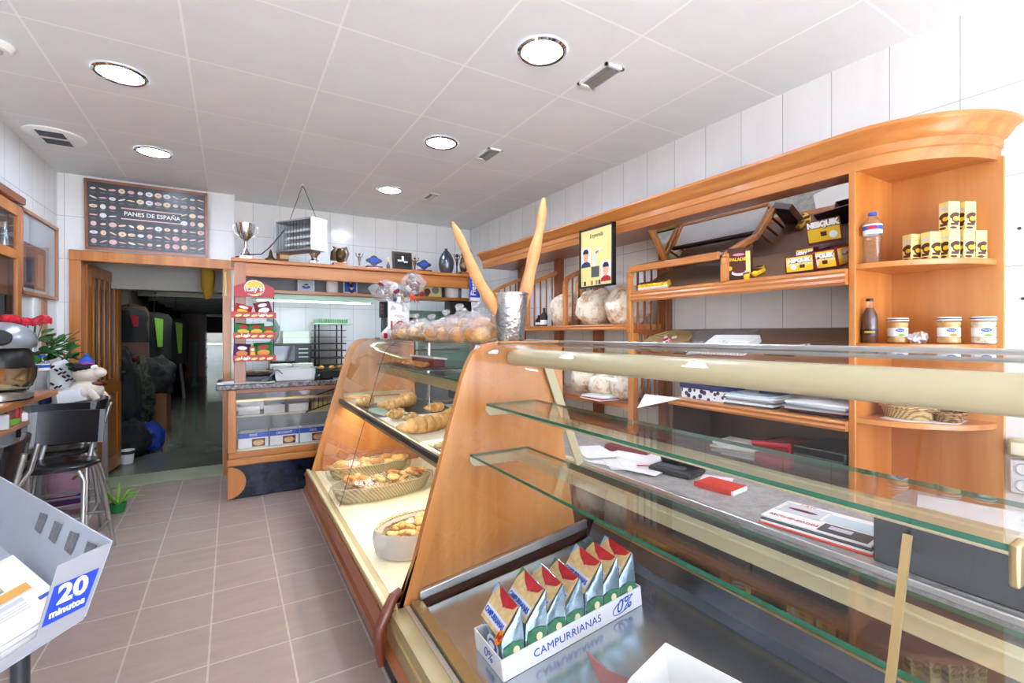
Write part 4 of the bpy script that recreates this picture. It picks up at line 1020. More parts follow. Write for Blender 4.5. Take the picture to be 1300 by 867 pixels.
crisp_bag('green crisp bag on the middle tier of the rack, centre of three', .175, 1.327, .12, .115, 'green', 'yellow', -.05, 'crisp bags')
crisp_bag('green crisp bag on the middle tier of the rack, right of three', .262, 1.327, .10, .095, 'green', 'orange', -.1, 'crisp bags')
crisp_bag('purple crisp bag on the bottom tier of the rack', .075, 1.147, .12, .13, 'purple', 'orange', .05, 'crisp bags')
crisp_bag('green crisp bag on the bottom tier of the rack', .225, 1.147, .135, .14, 'green', 'orange', -.05, 'crisp bags')
crisp_bag('small orange snack bag between the purple and green bags on the bottom tier', .148, 1.147, .05, .11, 'orange', 'yellow', 0, 'crisp bags')

zc = .945
t = thing('baking_tray', 'long black baking tray of flat breads raised on the counter beside the crisp rack', 'tray', (.25, 4.7, zc))
MB().box(.035, 4.55, 1.015, .60, 4.85, 1.025).build('tray', 'black', t, bevel=.004)
MB().box(.04, 4.56, zc, .31, 4.84, 1.0).build('support', 'black', t, bevel=.01)
for k, x in enumerate((.11, .21, .32, .42)):
    o = MB().blob((x+.03, 4.60, 1.034), (.055, .05, .010), .1, 2, k, 2).build('flat_bread', 'crust_dark'); tag(o, ['first', 'second', 'third', 'fourth'][k] + ' flat bread from the crisp rack on the long black tray', 'bread', 'flat breads on the black tray')
t = thing('plastic_tub', 'white translucent plastic tub on the granite top below the flat breads', 'tub', (.5, 4.62, zc))
MB().prism([(.33, zc), (.315, zc+.11), (.655, zc+.11), (.64, zc)], 'xz', 4.53, 4.74).build('tub', 'film_white', t, bevel=.006)
MB().box(.31, 4.525, zc+.108, .66, 4.745, zc+.118).build('lid', 'film_haze', t)
for k in range(2):
    o = MB().box(.31+.19*k, 4.88, 1.03, .31+.19*k+.18, 4.98, 1.075).build('white_box', 'white', bevel=.003); tag(o, ['white carton behind the flat breads, left of two', 'white carton behind the flat breads, right of two'][k], 'box', 'white cartons behind the flat breads')
o = MB().box(.28, 4.87, zc, .72, 4.99, 1.03).build('riser_box', 'grey_dark', bevel=.004); tag(o, 'dark box under the white cartons on the snack counter', 'box')
t = thing('baking_tray', 'black tray of three croissants at the right end of the snack counter', 'tray', (.8, 4.65, zc))
MB().box(.66, 4.50, 1.015, .98, 4.80, 1.027).build('tray', 'black', t, bevel=.004)
MB().box(.72, 4.60, zc, .9, 4.75, 1.015).build('support', 'black', t, bevel=.004)
def croissant(label, c, L, rot, mat='crust_gold', grp=None, bend=.5, fat=.32, name='croissant', seeds=False, cat='pastry', pitch=0):
    pts, rs = [], []; n = 56
    R = rotm(0, pitch, rot)
    for i in range(n+1):
        q = i/n*2-1; a = q*bend*1.6
        pts.append(Vector(c) + R @ Vector((L/2*q*(1-.12*bend*abs(q)), L*.22*bend*(q*q*2), 0)))
        seg = abs(math.sin((q*.5+.5)*PI*7.0))**.7
        rs.append(max(.004, L*fat*.52*(1-abs(q)**2.2)*(.74+.26*seg)+L*.03))
    m = MB().tube(pts, rs, 12)
    if seeds:
        t = thing(name, label, cat, c, grp); m.build('pastry', mat, t)
        s_ = MB()
        for k in range(26):
            i = rnd.randint(12, n-12); a = rnd.uniform(.3, 2.8); p = pts[i]
            s_.obox(p + Vector((rs[i]*math.cos(a)*.9, rs[i]*.3*math.cos(a*3), rs[i]*math.sin(a)*.95)), (.010, .004, .004), rotm(0, 0, rnd.uniform(0, 3)))
        s_.build('chocolate_flakes', 'choc', t)
        return t
    o = m.build(name, mat); tag(o, label, cat, grp); return o
for k, x in enumerate((.705, .79, .87)):
    croissant(['left', 'middle', 'right'][k] + ' croissant on the black tray at the right end of the snack counter', (x, 4.56, 1.05), .11, 1.2+.2*k, 'crust', 'croissants on the snack counter')
t = thing('newspaper', 'folded newspaper hanging over the left corner of the granite countertop', 'newspaper', (.1, 4.5, zc))
MB().grid(lambda u, v: Vector((-.10+.42*u, 4.42+.16*v, zc+.006+.012*math.sin(5*u)*v+.03*max(0, u-.6)*v)), 12, 4).build('pages', 'paper_grey', t, solid=.006)
o = MB().grid(lambda u, v: Vector((.22+.16*u, 4.50+.10*v, zc+.012+.09*math.exp(-((u-.75)*3)**2)*(1-.3*v)+.01*math.sin(9*v))), 12, 6).build('dish_cloth', 'grey', solid=.004); tag(o, 'crumpled grey cloth on the countertop beside the newspaper', 'cloth')
o = MB().box(.80, 4.44, zc, 1.0, 4.55, zc+.012).build('blue_paper', 'paper_blue'); tag(o, 'pale blue paper on the granite top below the croissants', 'paper')
# packaged pastries inside the glass front
for k in range(4):
    x = .05+.235*k
    t = thing('pastry_box', ['first', 'second', 'third', 'fourth'][k] + ' blue and white pastry box from the left inside the snack counter', 'box', (x+.11, 4.58, .40), 'pastry boxes in the snack counter')
    zz = .40
    MB().box(x, 4.53, zz, x+.225, 4.66, zz+.125).build('carton', 'white', t, bevel=.003); t = LAST[0]
    MB().box(x-.0006, 4.529, zz+.082, x+.2256, 4.5305, zz+.125).build('blue_band', 'blue', t)
    text(['DIXIS', 'CROISSANT', 'DIXIS', 'CROISSANT'][k], .028, (x+.11, 4.5284, zz+.103), (1, 0, 0), (0, 0, 1), 'white', t, xs=.85)
    MB().rect((x+.15, 4.5288, zz+.04), (1, 0, 0), (0, 0, 1), .10, .066).build('printed_panel', 'maroon', t)
    MB().ell((x+.15, 4.5282, zz+.038), (1, 0, 0), (0, 0, 1), .042, .024).build('printed_pastry', 'crust_gold', t)
for k in range(4):
    x = .05+.2*k
    o = MB().box(x, 4.735, .646, x+.17, 4.86, .72).build('white_packet', ['white', 'paper', 'white', 'yellow_pale'][k], bevel=.006); tag(o, ['first', 'second', 'third', 'fourth'][k]+' pale packet from the left on the inner shelf of the snack counter', 'packet', 'pale packets inside the snack counter')
t = thing('cooling_rack', 'dark wire rack leaning inside the right half of the snack counter', 'rack', (.75, 4.6, .65))
for k in range(9): MB().bar((.60+.04*k, 4.60, .66+.012*k), (.64+.04*k, 4.80, .76+.012*k), .006, .006).build('wire', 'steel_dark', t)
MB().bar((.58, 4.60, .655), (.98, 4.60, .775), .01, .01).build('frame', 'black', t); MB().bar((.62, 4.80, .755), (1.02, 4.80, .875), .01, .01).build('frame', 'black', t)
MB().bar((.58, 4.60, .65), (.58, 4.60, .645), .01, .01).build('foot', 'black', t)

# back room under the canopy: microwave, boxes, tray rack, cupboard
t = thing('back_counter', 'low steel counter against the green tinted tiles behind the snack counter', 'counter', (1.1, 5.3, 0))
MB().box(.06, 5.06, 0, 2.64, 5.52, .90).build('body', 'grey', t); MB().box(.04, 5.03, .90, 2.65, 5.528, .95).build('worktop', 'steel', t, bevel=.003)
t = thing('microwave_oven', 'black microwave oven on the back counter behind the crisp rack', 'microwave', (.52, 5.3, .95))
MB().box(.33, 5.16, .96, .70, 5.48, 1.26).build('body', 'black', t, bevel=.006)
MB().box(.34, 5.153, .98, .55, 5.16, 1.24).build('door', 'oven_glass', t, bevel=.003)
m = MB()
for z in (1.20, 1.16, 1.12, 1.06): m.box(.58, 5.157, z, .67, 5.16, z+.012)
m.build('control_strip', 'grey_light', t)
MB().box(.34, 5.17, .95, .69, 5.47, .96).build('foot', 'black', t)
o = MB().box(.44, 5.18, 1.26, .69, 5.42, 1.315).build('white_box', 'white', bevel=.004); tag(o, 'lower white box on top of the microwave', 'box', 'boxes on the microwave')
o = MB().box(.44, 5.18, 1.316, .68, 5.42, 1.385).build('white_box', 'paper', bevel=.004); tag(o, 'upper white box on top of the microwave', 'box', 'boxes on the microwave')
t = thing('cooling_tray_rack', 'black tiered tray rack with a pale grid top on the back counter', 'rack', (.9, 5.25, .95))
for x in (.765, .985):
    for y in (5.12, 5.38): MB().tube([(x, y, .95), (x, y, 1.47)], .007, 8).build('upright', 'black', t)
for k, z in enumerate((1.02, 1.10, 1.18, 1.25, 1.32, 1.39)):
    MB().box(.73, 5.10, z, 1.03, 5.40, z+(.012 if k < 4 else .006)).build('tray', 'black', t)
MB().box(.72, 5.08, 1.455, 1.10, 5.42, 1.468).build('top_tray', 'mint', t)
m = MB()
for k in range(14): m.box(.75+.022*k, 5.085, 1.468, .758+.022*k, 5.40, 1.51)
m.box(.74, 5.083, 1.505, 1.06, 5.088, 1.515); m.build('top_grid', 'mint', t)
t = thing('oven_hose', 'thick grey flexible hose curving beside the crisp rack', 'hose', (.33, 5.1, 1.2))
MB().tube([(.30, 5.2, 1.50), (.36, 5.2, 1.49), (.395, 5.2, 1.42), (.385, 5.2, 1.34), (.35, 5.2, 1.28), (.34, 5.2, 1.262)], .022, 12).build('hose', 'grey', t)
for k in range(12): pass
t = thing('bakery_cupboard', 'pale green cupboard with dark glass door at the right end of the back counter', 'cupboard', (1.9, 5.25, .95))
MB().box(1.55, 5.10, .95, 2.45, 5.5, 1.62).build('body', 'mint_dark', t, bevel=.005)
cd_ = MB().box(1.58, 5.09, 1.0, 1.80, 5.10, 1.58).build('door', 'mint', t, bevel=.003)
MB().box(1.61, 5.085, 1.04, 1.77, 5.09, 1.54).build('glass_pane', 'oven_glass', cd_)
MB().box(1.86, 5.09, 1.0, 2.40, 5.10, 1.58).build('recess', 'mint_dark', t)
MB().box(1.55, 5.08, 1.17, 2.3, 5.09, 1.185).build('rail', 'black', t)
t = thing('coffee_grinder_box', 'black box with white lettering hanging below the shelf near the blue sign', 'box', (2.16, 4.75, 1.57))
MB().box(2.02, 4.70, 1.53, 2.28, 4.86, 1.713).build('body', 'black', t, bevel=.01); t = LAST[0]
text('BASIC', .045, (2.15, 4.699, 1.625), (1, 0, 0), (0, 0, 1), 'white', t)

# things on the lower shelf
def photo(label, x, z, w, h, y, mats, tilt=.08):
    t = thing('framed_photo', label, 'photo', (x, y, z))
    R = rotm(-tilt, 0, 0); c = Vector((x, y, z)) 
    MB().obox(c+R @ Vector((0, 0, h/2)), (w, .012, h), R).build('frame', 'white', t, bevel=.002); t = LAST[0]
    r, u, nn = R @ Vector((1, 0, 0)), R @ Vector((0, 0, 1)), R @ Vector((0, -1, 0)); f = c+nn*.0068
    MB().rect(f+u*h/2, r, u, w*.84, h*.84).build('print', mats[0], t)
    for dx, dz_, s in mats[1]:
        MB().ell(f+nn*.0006+u*h*(.5+dz_)-u*h*.14+r*w*dx, r, u, w*.22*s, h*.16*s).build('printed_body', mats[2], t)
        MB().ell(f+nn*.0012+u*h*(.5+dz_)+r*w*dx, r, u, w*.12*s, h*.12*s).build('printed_face', 'skin', t)
        MB().ell(f+nn*.0018+u*h*(.57+dz_)+r*w*dx, r, u, w*.12*s, h*.055*s).build('printed_hair', 'hair', t)
photo('framed photo of one child under the heater on the lower shelf', .595, 1.746, .145, .105, 4.72, ('paper_blue', [(0, .05, 1.1)], 'blue'))
photo('framed blue photo of two children on the lower shelf beside the white jar', .99, 1.746, .13, .17, 4.72, ('blue', [(0, .18, 1.0), (.08, -.18, 1.0)], 'navy'))
t = thing('ceramic_jar', 'white ceramic canister on the lower shelf between two photos', 'jar', (.825, 4.74, 1.745))
MB().lathe([(.052, 0), (.056, .01), (.056, .15), (.05, .16), (.05, .165), (.056, .17), (.056, .195), (.04, .205)], (.825, 4.74, 1.745), 24).build('jar', 'white', t)
MB().lathe([(.03, .20), (.03, .215), (.0001, .218)], (.825, 4.74, 1.745), 16).build('lid', 'paper', t)
t = thing('greeting_card', 'bright yellow and white leaflet box standing on the lower shelf', 'box', (1.80, 4.73, 1.745))
MB().box(1.68, 4.72, 1.746, 1.93, 4.74, 1.905).build('card', 'yellow_pale', t); t = LAST[0]
MB().box(1.68, 4.718, 1.87, 1.82, 4.7195, 1.905).build('printed_band', 'yellow', t)
for x, z, mt, r in ((1.71, 1.77, 'rose_red', .03), (1.77, 1.80, 'maroon', .035), (1.76, 1.775, 'green', .03), (1.86, 1.82, 'grey', .04)): MB().ell((x, 4.7175-.0004*r*20, z), (1, 0, 0), (0, 0, 1), r, r).build('printed_shape', mt, t)
o = MB().lathe([(.06, 0), (.075, .02), (.078, .16), (.074, .165), (.070, .03), (.0001, .02)], (2.06, 4.76, 1.745), 24, caps=False).build('white_pot', 'white'); tag(o, 'plain white round pot on the lower shelf beside the blue sign', 'pot')
o = MB().lathe([(.036, 0), (.036, .012), (.0001, .014)], (1.60, 4.70, 1.783), 20, rotm(PI/2, 0, 0)).build('round_clock', 'white'); tag(o, 'small round white disc standing on the lower shelf', 'clock')
o = MB().box(1.40, 4.70, 1.746, 1.48, 4.74, 1.775).build('small_box', 'white', bevel=.002); tag(o, 'small white box on the lower shelf beside the round disc', 'box')
t = thing('blue_figurine', 'dark blue figurine standing on the small white block of the lower shelf', 'figurine', (1.44, 4.72, 1.775))
MB().lathe([(.03, 0), (.028, .03), (.035, .07), (.02, .12), (.03, .13)], (1.44, 4.72, 1.776), 14).build('body', 'navy', t)
MB().blob((1.44, 4.72, 1.93), (.026, .026, .03), .1, 2, 3, 2).build('head', 'navy', t)

# trophies on top
zt = 1.975; yt = 4.52
t = thing('trophy_cup', 'large chrome trophy cup at the left end of the trophy shelf', 'trophy', (.105, yt, zt))
c = (.105, yt, zt)
MB().lathe([(.055, 0), (.06, .004), (.055, .03), (.035, .065), (.018, .085), (.014, .10), (.02, .12), (.017, .15), (.03, .165), (.06, .185), (.085, .225), (.098, .285), (.10, .295), (.094, .294), (.08, .23), (.05, .19)], c, 32, sx=.74, sy=.74).build('cup', 'chrome', t)
for s_ in (-1, 1): MB().tube([(.105+s_*.070, yt, zt+.275), (.105+s_*.088, yt, zt+.278), (.105+s_*.092, yt, zt+.25), (.105+s_*.076, yt, zt+.21), (.105+s_*.05, yt, zt+.195)], .004, 8).build('handle', 'chrome', t)
MB().box(.06, yt-.055, zt, .15, yt+.055, zt+.028).build('base', 'chrome', t, bevel=.003)
t = thing('dark_pyramid', 'small dark pointed ornament beside the trophy cup', 'ornament', (.29, yt, zt))
MB().lathe([(.045, 0), (.045, .02), (.03, .028), (.016, .05), (.012, .08), (.004, .10)], (.29, yt, zt), 12).build('ornament', 'bronze', t)
t = thing('wooden_plaque', 'wooden plaque with a pale relief panel behind the heater', 'plaque', (.385, yt+.13, zt))
MB().obox((.395, yt+.17, zt+.13), (.10, .02, .26), rotm(-.05, 0, 0)).build('board', 'fascia_y', t, bevel=.003)
MB().obox((.41, yt+.155, zt+.145), (.075, .006, .19), rotm(-.05, 0, 0)).build('relief', 'yellow_pale', t, bevel=.002)
MB().tube([(.40, yt+.150, zt+.2), (.42, yt+.148, zt+.15), (.405, yt+.150, zt+.09)], .008, 6).build('figure', 'pewter', t)
t = thing('trophy_cup', 'small silver trophy cup just right of the heater', 'trophy', (.635, yt, zt))
MB().lathe([(.045, 0), (.045, .03), (.025, .05), (.03, .075), (.055, .10), (.06, .15), (.062, .24), (.055, .24), (.04, .11)], (.635, yt, zt), 24).build('cup', 'chrome', t)
MB().box(.595, yt-.04, zt, .675, yt+.04, zt+.025).build('base', 'white', t)
t = thing('bronze_sculpture', 'bronze bird sculpture on a wooden base on the trophy shelf', 'sculpture', (.85, yt, zt))
MB().box(.79, yt-.05, zt, .91, yt+.05, zt+.028).build('base', 'wood_x', t, bevel=.003)
MB().blob((.86, yt, zt+.10), (.05, .04, .07), .25, 2, 4, 3).build('bird_body', 'bronze', t)
MB().tube([(.80, yt, zt+.05), (.80, yt, zt+.12), (.82, yt, zt+.16), (.79, yt, zt+.175)], [.03, .026, .018, .004], 10).build('neck', 'bronze', t)
MB().tube([(.88, yt, zt+.14), (.90, yt, zt+.16), (.915, yt, zt+.12), (.90, yt, zt+.05)], [.02, .03, .025, .01], 10).build('wing', 'pewter', t)
def figurine(label, x, h, mat, wide=1.0, name='figurine', base=None):
    t = thing(name, label, 'figurine', (x, yt, zt))
    MB().lathe([(.022*wide, 0), (.022*wide, .012), (.008*wide, .018), (.007*wide, h*.35), (.012*wide, h*.5), (.014*wide, h*.7), (.006*wide, h*.78)], (x, yt, zt), 14).build('body', mat, t)
    MB().blob((x, yt, zt+h*.88), h*.09, .1, 2, 1, 2).build('head', mat, t)
    for s_ in (-1, 1): MB().tube([(x+s_*.012*wide, yt, zt+h*.68), (x+s_*.03*wide, yt, zt+h*.80), (x+s_*.032*wide, yt, zt+h*.95)], .004*wide, 6).build('arm', mat, t)
    if base: MB().box(x-.025, yt-.025, zt, x+.025, yt+.025, zt+.014).build('base', base, t)
    return t
figurine('slim silver figurine with raised arms on the trophy shelf', 1.03, .14, 'pewter', base='white')
for k, (x, lb) in enumerate(((1.165, 'dark blue shaped award plaque left of the dark square picture'), (1.66, 'dark blue shaped award plaque left of the dark vase'))):
    t = thing('award_plaque', lb, 'plaque', (x, yt, zt), 'blue award plaques')
    MB().box(x-.075, yt-.03, zt, x+.075, yt+.03, zt+.022).build('base', 'maroon', t, bevel=.003)
    P = []
    for q in range(36):
        a = q/36*2*PI; r = 1+.16*math.cos(4*a)
        P.append((x+.066*r*math.cos(a), zt+.075+.042*r*math.sin(a)))
    MB().prism(P, 'xz', yt-.006, yt+.006).build('shield', 'navy', t)
    MB().box(x-.01, yt-.005, zt+.02, x+.01, yt+.005, zt+.05).build('stem', 'navy', t)
    t = [q_ for q_ in t.children if q_.name.startswith('shield')][0]
    MB().ell((x, yt-.0068, zt+.077), (1, 0, 0), (0, 0, 1), .04, .02).build('printed_oval', 'blue', t)
t = thing('small_bottle', 'tiny dark bottle with pale cap beside the dark square picture', 'bottle', (1.30, yt, zt))
MB().lathe([(.016, 0), (.016, .04), (.006, .06), (.006, .075)], (1.30, yt, zt), 14).build('body', 'grey_dark', t); MB().lathe([(.008, .075), (.01, .10), (.004, .11)], (1.30, yt, zt), 12).build('cap', 'yellow_pale', t)
t = thing('dark_picture', 'square dark relief picture leaning on the back of the trophy shelf', 'picture', (1.45, yt+.05, zt))
MB().obox((1.45, yt+.04, zt+.10), (.20, .015, .185), rotm(-.2, 0, 0)).build('frame', 'deep_brown', t, bevel=.004)
MB().obox((1.45, yt+.030, zt+.10), (.165, .008, .15), rotm(-.2, 0, 0)).build('relief', 'black', t)
m = MB(); 
for (dx, dz_, w_, h_) in ((0, .02, .02, .05), (-.03, 0, .04, .015), (.03, -.01, .04, .015), (0, -.03, .018, .04)): m.obox((1.45+dx, yt+.024-.2*dz_*.9, zt+.10+dz_), (w_, .006, h_), rotm(-.2, 0, 0))
m.build('figure', 'paper_grey', t)
figurine('thin bronze figurine just right of the dark square picture', 1.565, .145, 'bronze', 1.2)
t = thing('dark_vase', 'dark egg shaped vase with a metallic sheen near the right end of the trophy shelf', 'vase', (1.90, yt, zt))
MB().lathe([(.05, 0), (.055, .006), (.072, .05), (.08, .10), (.072, .155), (.045, .205), (.018, .235), (.012, .245), (.018, .255)], (1.90, yt, zt), 28).build('vase', 'steel_dark', t)
figurine('dark slim figurine right of the egg shaped vase', 2.02, .22, 'black', 1.0)
t = thing('angel_sculpture', 'dark winged sculpture at the right end of the trophy shelf', 'sculpture', (2.10, yt, zt))
MB().box(2.05, yt-.04, zt, 2.17, yt+.04, zt+.03).build('base', 'fascia_y', t)
MB().blob((2.10, yt, zt+.11), (.05, .04, .08), .3, 2.2, 8, 3).build('body', 'bronze', t)
MB().blob((2.10, yt, zt+.215), (.03, .03, .035), .15, 2, 2, 2).build('head', 'bronze', t)

# infrared heater on chains
t = thing('electric_heater', 'white and grey infrared heater hanging on a chain above the trophy shelf', 'heater', (.5, 4.69, 2.05))
hx0, hx1 = -.19, .19
HR = rotm(0, 0, -.95) ; hc = Vector((.525, 4.47, 2.20))
def H_(p): return hc + HR @ Vector(p)
def hbox(mb, x0, y0, z0, x1, y1, z1): 
    return mb.obox(H_(((x0+x1)/2, (y0+y1)/2, (z0+z1)/2)), (abs(x1-x0), abs(y1-y0), abs(z1-z0)), HR)
m = MB(); hbox(m, -.22, -.09, .12, .22, .07, .135); hbox(m, -.22, -.09, -.135, .22, .07, -.12); hbox(m, -.22, .055, -.135, .22, .07, .135)
m.build('housing', 'grey', t, bevel=.004)
m = MB(); hbox(m, .205, -.095, -.14, .225, .075, .14); m.build('end_cap', 'white', t, bevel=.006)
m = MB(); hbox(m, -.225, -.095, -.14, -.205, .075, .14); m.build('end_cap', 'grey_light', t, bevel=.006)
m = MB(); m.add([H_((-.2, .05, -.12)), H_((.2, .05, -.12)), H_((.2, .05, .12)), H_((-.2, .05, .12))], [(0, 1, 2, 3)]); m.build('reflector', 'alu', t)
for z in (-.06, 0, .06): MB().tube([H_((-.2, .01, z)), H_((.2, .01, z))], .011, 10).build('heating_tube', 'white', t)
m = MB()
for k in range(11): m.tube([H_((-.18+.036*k, -.085, -.12)), H_((-.18+.036*k, -.085, .12))], .0018, 5)
m.build('guard_wire', 'steel_dark', t)
MB().tube([H_((-.15, 0, .135)), (.554, 4.62, 2.698)], .003, 6).build('chain', 'steel_dark', t); MB().tube([H_((.18, 0, .135)), (.554, 4.62, 2.698)], .003, 6).build('chain', 'steel_dark', t)
MB().lathe([(.012, 0), (.012, -.012), (.0001, -.012)], (.554, 4.62, 2.70), 10).build('hook', 'white', t)
MB().tube([H_((-.225, .03, .10)), (.36, 4.52, 2.20), (.28, 4.52, 2.09), (.22, 4.52, 2.03), (.12, 4.48, 2.01), (.03, 4.47, 1.985)], .005, 8).build('cord', 'grey_dark', t)
# ------------------------------------------------------------------ pastry case contents
ZD = .306
def oval_basket(label, c, a, b, h, rot, mat='wicker_pale', film='film', filmtop=1.0, grp=None):
    t = thing('pastry_basket', label, 'basket', c, grp); R = rotm(0, 0, rot); c = Vector(c)
    pr = [(.001, .002), (.86, .002), (.9, .01)] + [(.9+.12*k/6, h*k/6) for k in range(1, 7)] + [(1.03, h+.004), (.97, h+.002)] + [(.86+.1*k/6, max(.012, h*k/6)) for k in range(5, -1, -1)] + [(.001, .012)]
    MB().lathe([(r*a, z) for r, z in pr], c, 48, R, sy=b/a, caps=False).build('weave', mat, t)
    pts = [c + R @ Vector((a*1.0*math.cos(q/48*2*PI), b*1.0*math.sin(q/48*2*PI), h+.004+.0025*math.sin(q*2.1))) for q in range(48)]
    MB().tube(pts, .007, 6, closed=True).build('rim', mat, t)
    n = 44; m = MB(); vs = []
    rings = [(1.03, .004), (1.06, h*.35), (1.09, h*.75), (1.06, h+.018), (.9, h+.03*filmtop), (.6, h+.045*filmtop), (.25, h+.05*filmtop), (.02, h+.05*filmtop)]
    for ri, (r, z) in enumerate(rings):
        for q in range(n):
            w_ = noise.noise(Vector((q*.9, ri*1.7, rot*9)))*.035
            vs.append(c + R @ Vector((a*(r+w_)*math.cos(q/n*2*PI), b*(r+w_)*math.sin(q/n*2*PI), z+w_*.12)))
    fs = [(i*n+q, i*n+(q+1) % n, (i+1)*n+(q+1) % n, (i+1)*n+q) for i in range(len(rings)-1 if filmtop > 0 else 4) for q in range(n)]
    m.add(vs, fs); m.build('wrapping_film', film, t)
    return t, R
# rear basket: pale rolls
c1 = (.90, 3.60, ZD); t, R = oval_basket('far oval wicker basket of pale rolls wrapped in film', c1, .30, .115, .085, .10)
k = 0
for i in range(6):
    for j in range(2):
        p = Vector(c1) + R @ Vector((-.215+.085*i+.01*j, -.042+.085*j, .07+.02*((i+j) % 2)))
        o = MB().blob(p, (.055, .042, .03), .1, 1.6, k, 2, rotm(0, 0, .5*((k*7) % 5)-.8)).build('bread_roll', 'crust_gold' if k % 3 else 'crust'); k += 1
        tag(o, 'pale oval bread roll lying in the far wrapped basket', 'bread roll', 'rolls in the far basket')
# middle basket: ring pastries
c2 = (.86, 3.09, ZD); t, R = oval_basket('middle oval wicker basket of golden ring pastries wrapped in film', c2, .32, .12, .085, .07, filmtop=.9)
rr = random.Random(3)
for k in range(34):
    u = rr.uniform(-1, 1); v = rr.uniform(-1, 1)
    if u*u+v*v > 1: u, v = u*.6, v*.6
    p = Vector(c2) + R @ Vector((u*.255, v*.072, .05 + .045*(k % 3)*.8))
    Q = rotm(rr.uniform(-.6, .6), rr.uniform(-.6, .6), rr.uniform(0, 6)); r0 = .027
    pts = [p + Q @ Vector((r0*1.15*math.cos(q/12*2*PI), r0*.85*math.sin(q/12*2*PI), 0)) for q in range(12)]
    o = MB().tube(pts, .0135, 8, closed=True).build('ring_pastry', ['crust_gold', 'crust', 'crust_dark'][(k*5) % 7 % 3]); tag(o, 'golden ring pastry in the middle wrapped basket', 'pastry', 'ring pastries in the middle basket')
# near basket: small almond pastries in white film
c3 = (.83, 2.26, ZD); t, R = oval_basket('near basket of small almond pastries lined with white plastic', c3, .235, .16, .10, .1, film='film_white', filmtop=-.4)
for k in range(64):
    u = rr.uniform(-1, 1); v = rr.uniform(-1, 1)
    if u*u+v*v > 1: u, v = u*.55, v*.55
    p = Vector(c3) + R @ Vector((u*.18, v*.115, .06+.04*(1-u*u-v*v)+.012*(k % 3)))
    o = MB().blob(p, (.027, .018, .012), .12, 1.5, k, 2, rotm(rr.uniform(-.4, .4), rr.uniform(-.4, .4), rr.uniform(0, 6))).build('almond_pastry', ['crust_gold', 'dough', 'crust_gold'][k % 3]); tag(o, 'small golden almond pastry in the near plastic lined basket', 'pastry', 'almond pastries in the near basket')
# trays and croissants on the middle shelf
t = thing('baking_tray', 'dark metal baking tray on the middle shelf of the pastry case', 'tray', (1.0, 3.3, .845))
MB().box(.755, 2.86, .846, 1.24, 3.45, .853).build('tray', 'steel_dark', t, bevel=.003)
o = MB().box(.76, 3.46, .8455, 1.22, 3.84, .851).build('tray_paper', 'cream_deck'); tag(o, 'cream tray at the far end of the middle pastry shelf', 'tray')
o = MB().obox((.86, 3.05, .8545), (.17, .33, .002), rotm(0, 0, .12)).build('baking_paper', 'mint'); tag(o, 'pale baking paper on the dark tray under the croissants', 'paper')
t = thing('pastry_tray', 'cream tray of filled pastries on the middle shelf near the wooden divider', 'tray', (1.0, 2.45, .845))
MB().box(.75, 2.10, .846, 1.24, 2.82, .856).build('tray', 'cream_deck', t, bevel=.003)
croissant('largest plump croissant at the far end of the dark tray', (.80, 3.28, .90), .20, 1.0, 'crust_gold', None, .5, .36)
croissant('twisted croissant with a thick end on the dark tray, nearer of two', (.93, 3.06, .895), .24, .25, 'crust_gold', None, .35, .28)
o = MB().blob((1.02, 3.10, .91), (.065, .06, .055), .12, 1.6, 2, 3).build('round_pastry', 'crust_gold'); tag(o, 'rounded flaky pastry end resting beside the twisted croissant', 'pastry')
croissant('chocolate flecked croissant behind the long croissant, farther of two', (.83, 2.70, .893), .15, .5, 'crust_gold', 'chocolate flecked croissants', .5, .36, seeds=True)
croissant('chocolate flecked croissant touching the long croissant, nearer of two', (.86, 2.53, .893), .14, .9, 'crust_gold', 'chocolate flecked croissants', .5, .36, seeds=True)
croissant('long pale croissant lying across the cream tray', (.86, 2.29, .895), .34, .28, 'crust_gold', None, .15, .22)
croissant('small croissant at the back of the cream tray', (1.12, 2.82, .89), .15, .2, 'crust_gold', 'small croissants at the back of the cream tray', .6, .34)
croissant('small croissant at the back edge of the cream tray beside the chrome post', (1.13, 2.60, .89), .13, .5, 'crust_gold', 'small croissants at the back of the cream tray', .6, .34)
t = thing('baking_tray', 'dark tray of flat pastries on the top glass shelf of the pastry case', 'tray', (1.15, 3.4, 1.115))
MB().box(1.03, 2.9, 1.116, 1.31, 3.8, 1.124).build('tray', 'steel_dark', t, bevel=.003)
for k in range(7):
    croissant(['first', 'second', 'third', 'fourth', 'fifth', 'sixth', 'seventh'][k]+' small pastry from the far end of the dark tray on the top glass shelf', (1.12, 3.70-.11*k, 1.145), .11, .3, 'crust', 'pastries on the top glass shelf', .4, .3)
o = MB().obox((1.24, 3.3, 1.185), (.10, .5, .012), rotm(0, .1, 0)).build('folded_cloth', 'paper'); tag(o, 'white folded paper above the pastries on the top glass shelf', 'paper')
o = MB().obox((1.24, 3.3, 1.151), (.09, .45, .054)).build('flat_box', 'maroon', bevel=.004); tag(o, 'flat dark red box under the white paper on the top glass shelf', 'box')

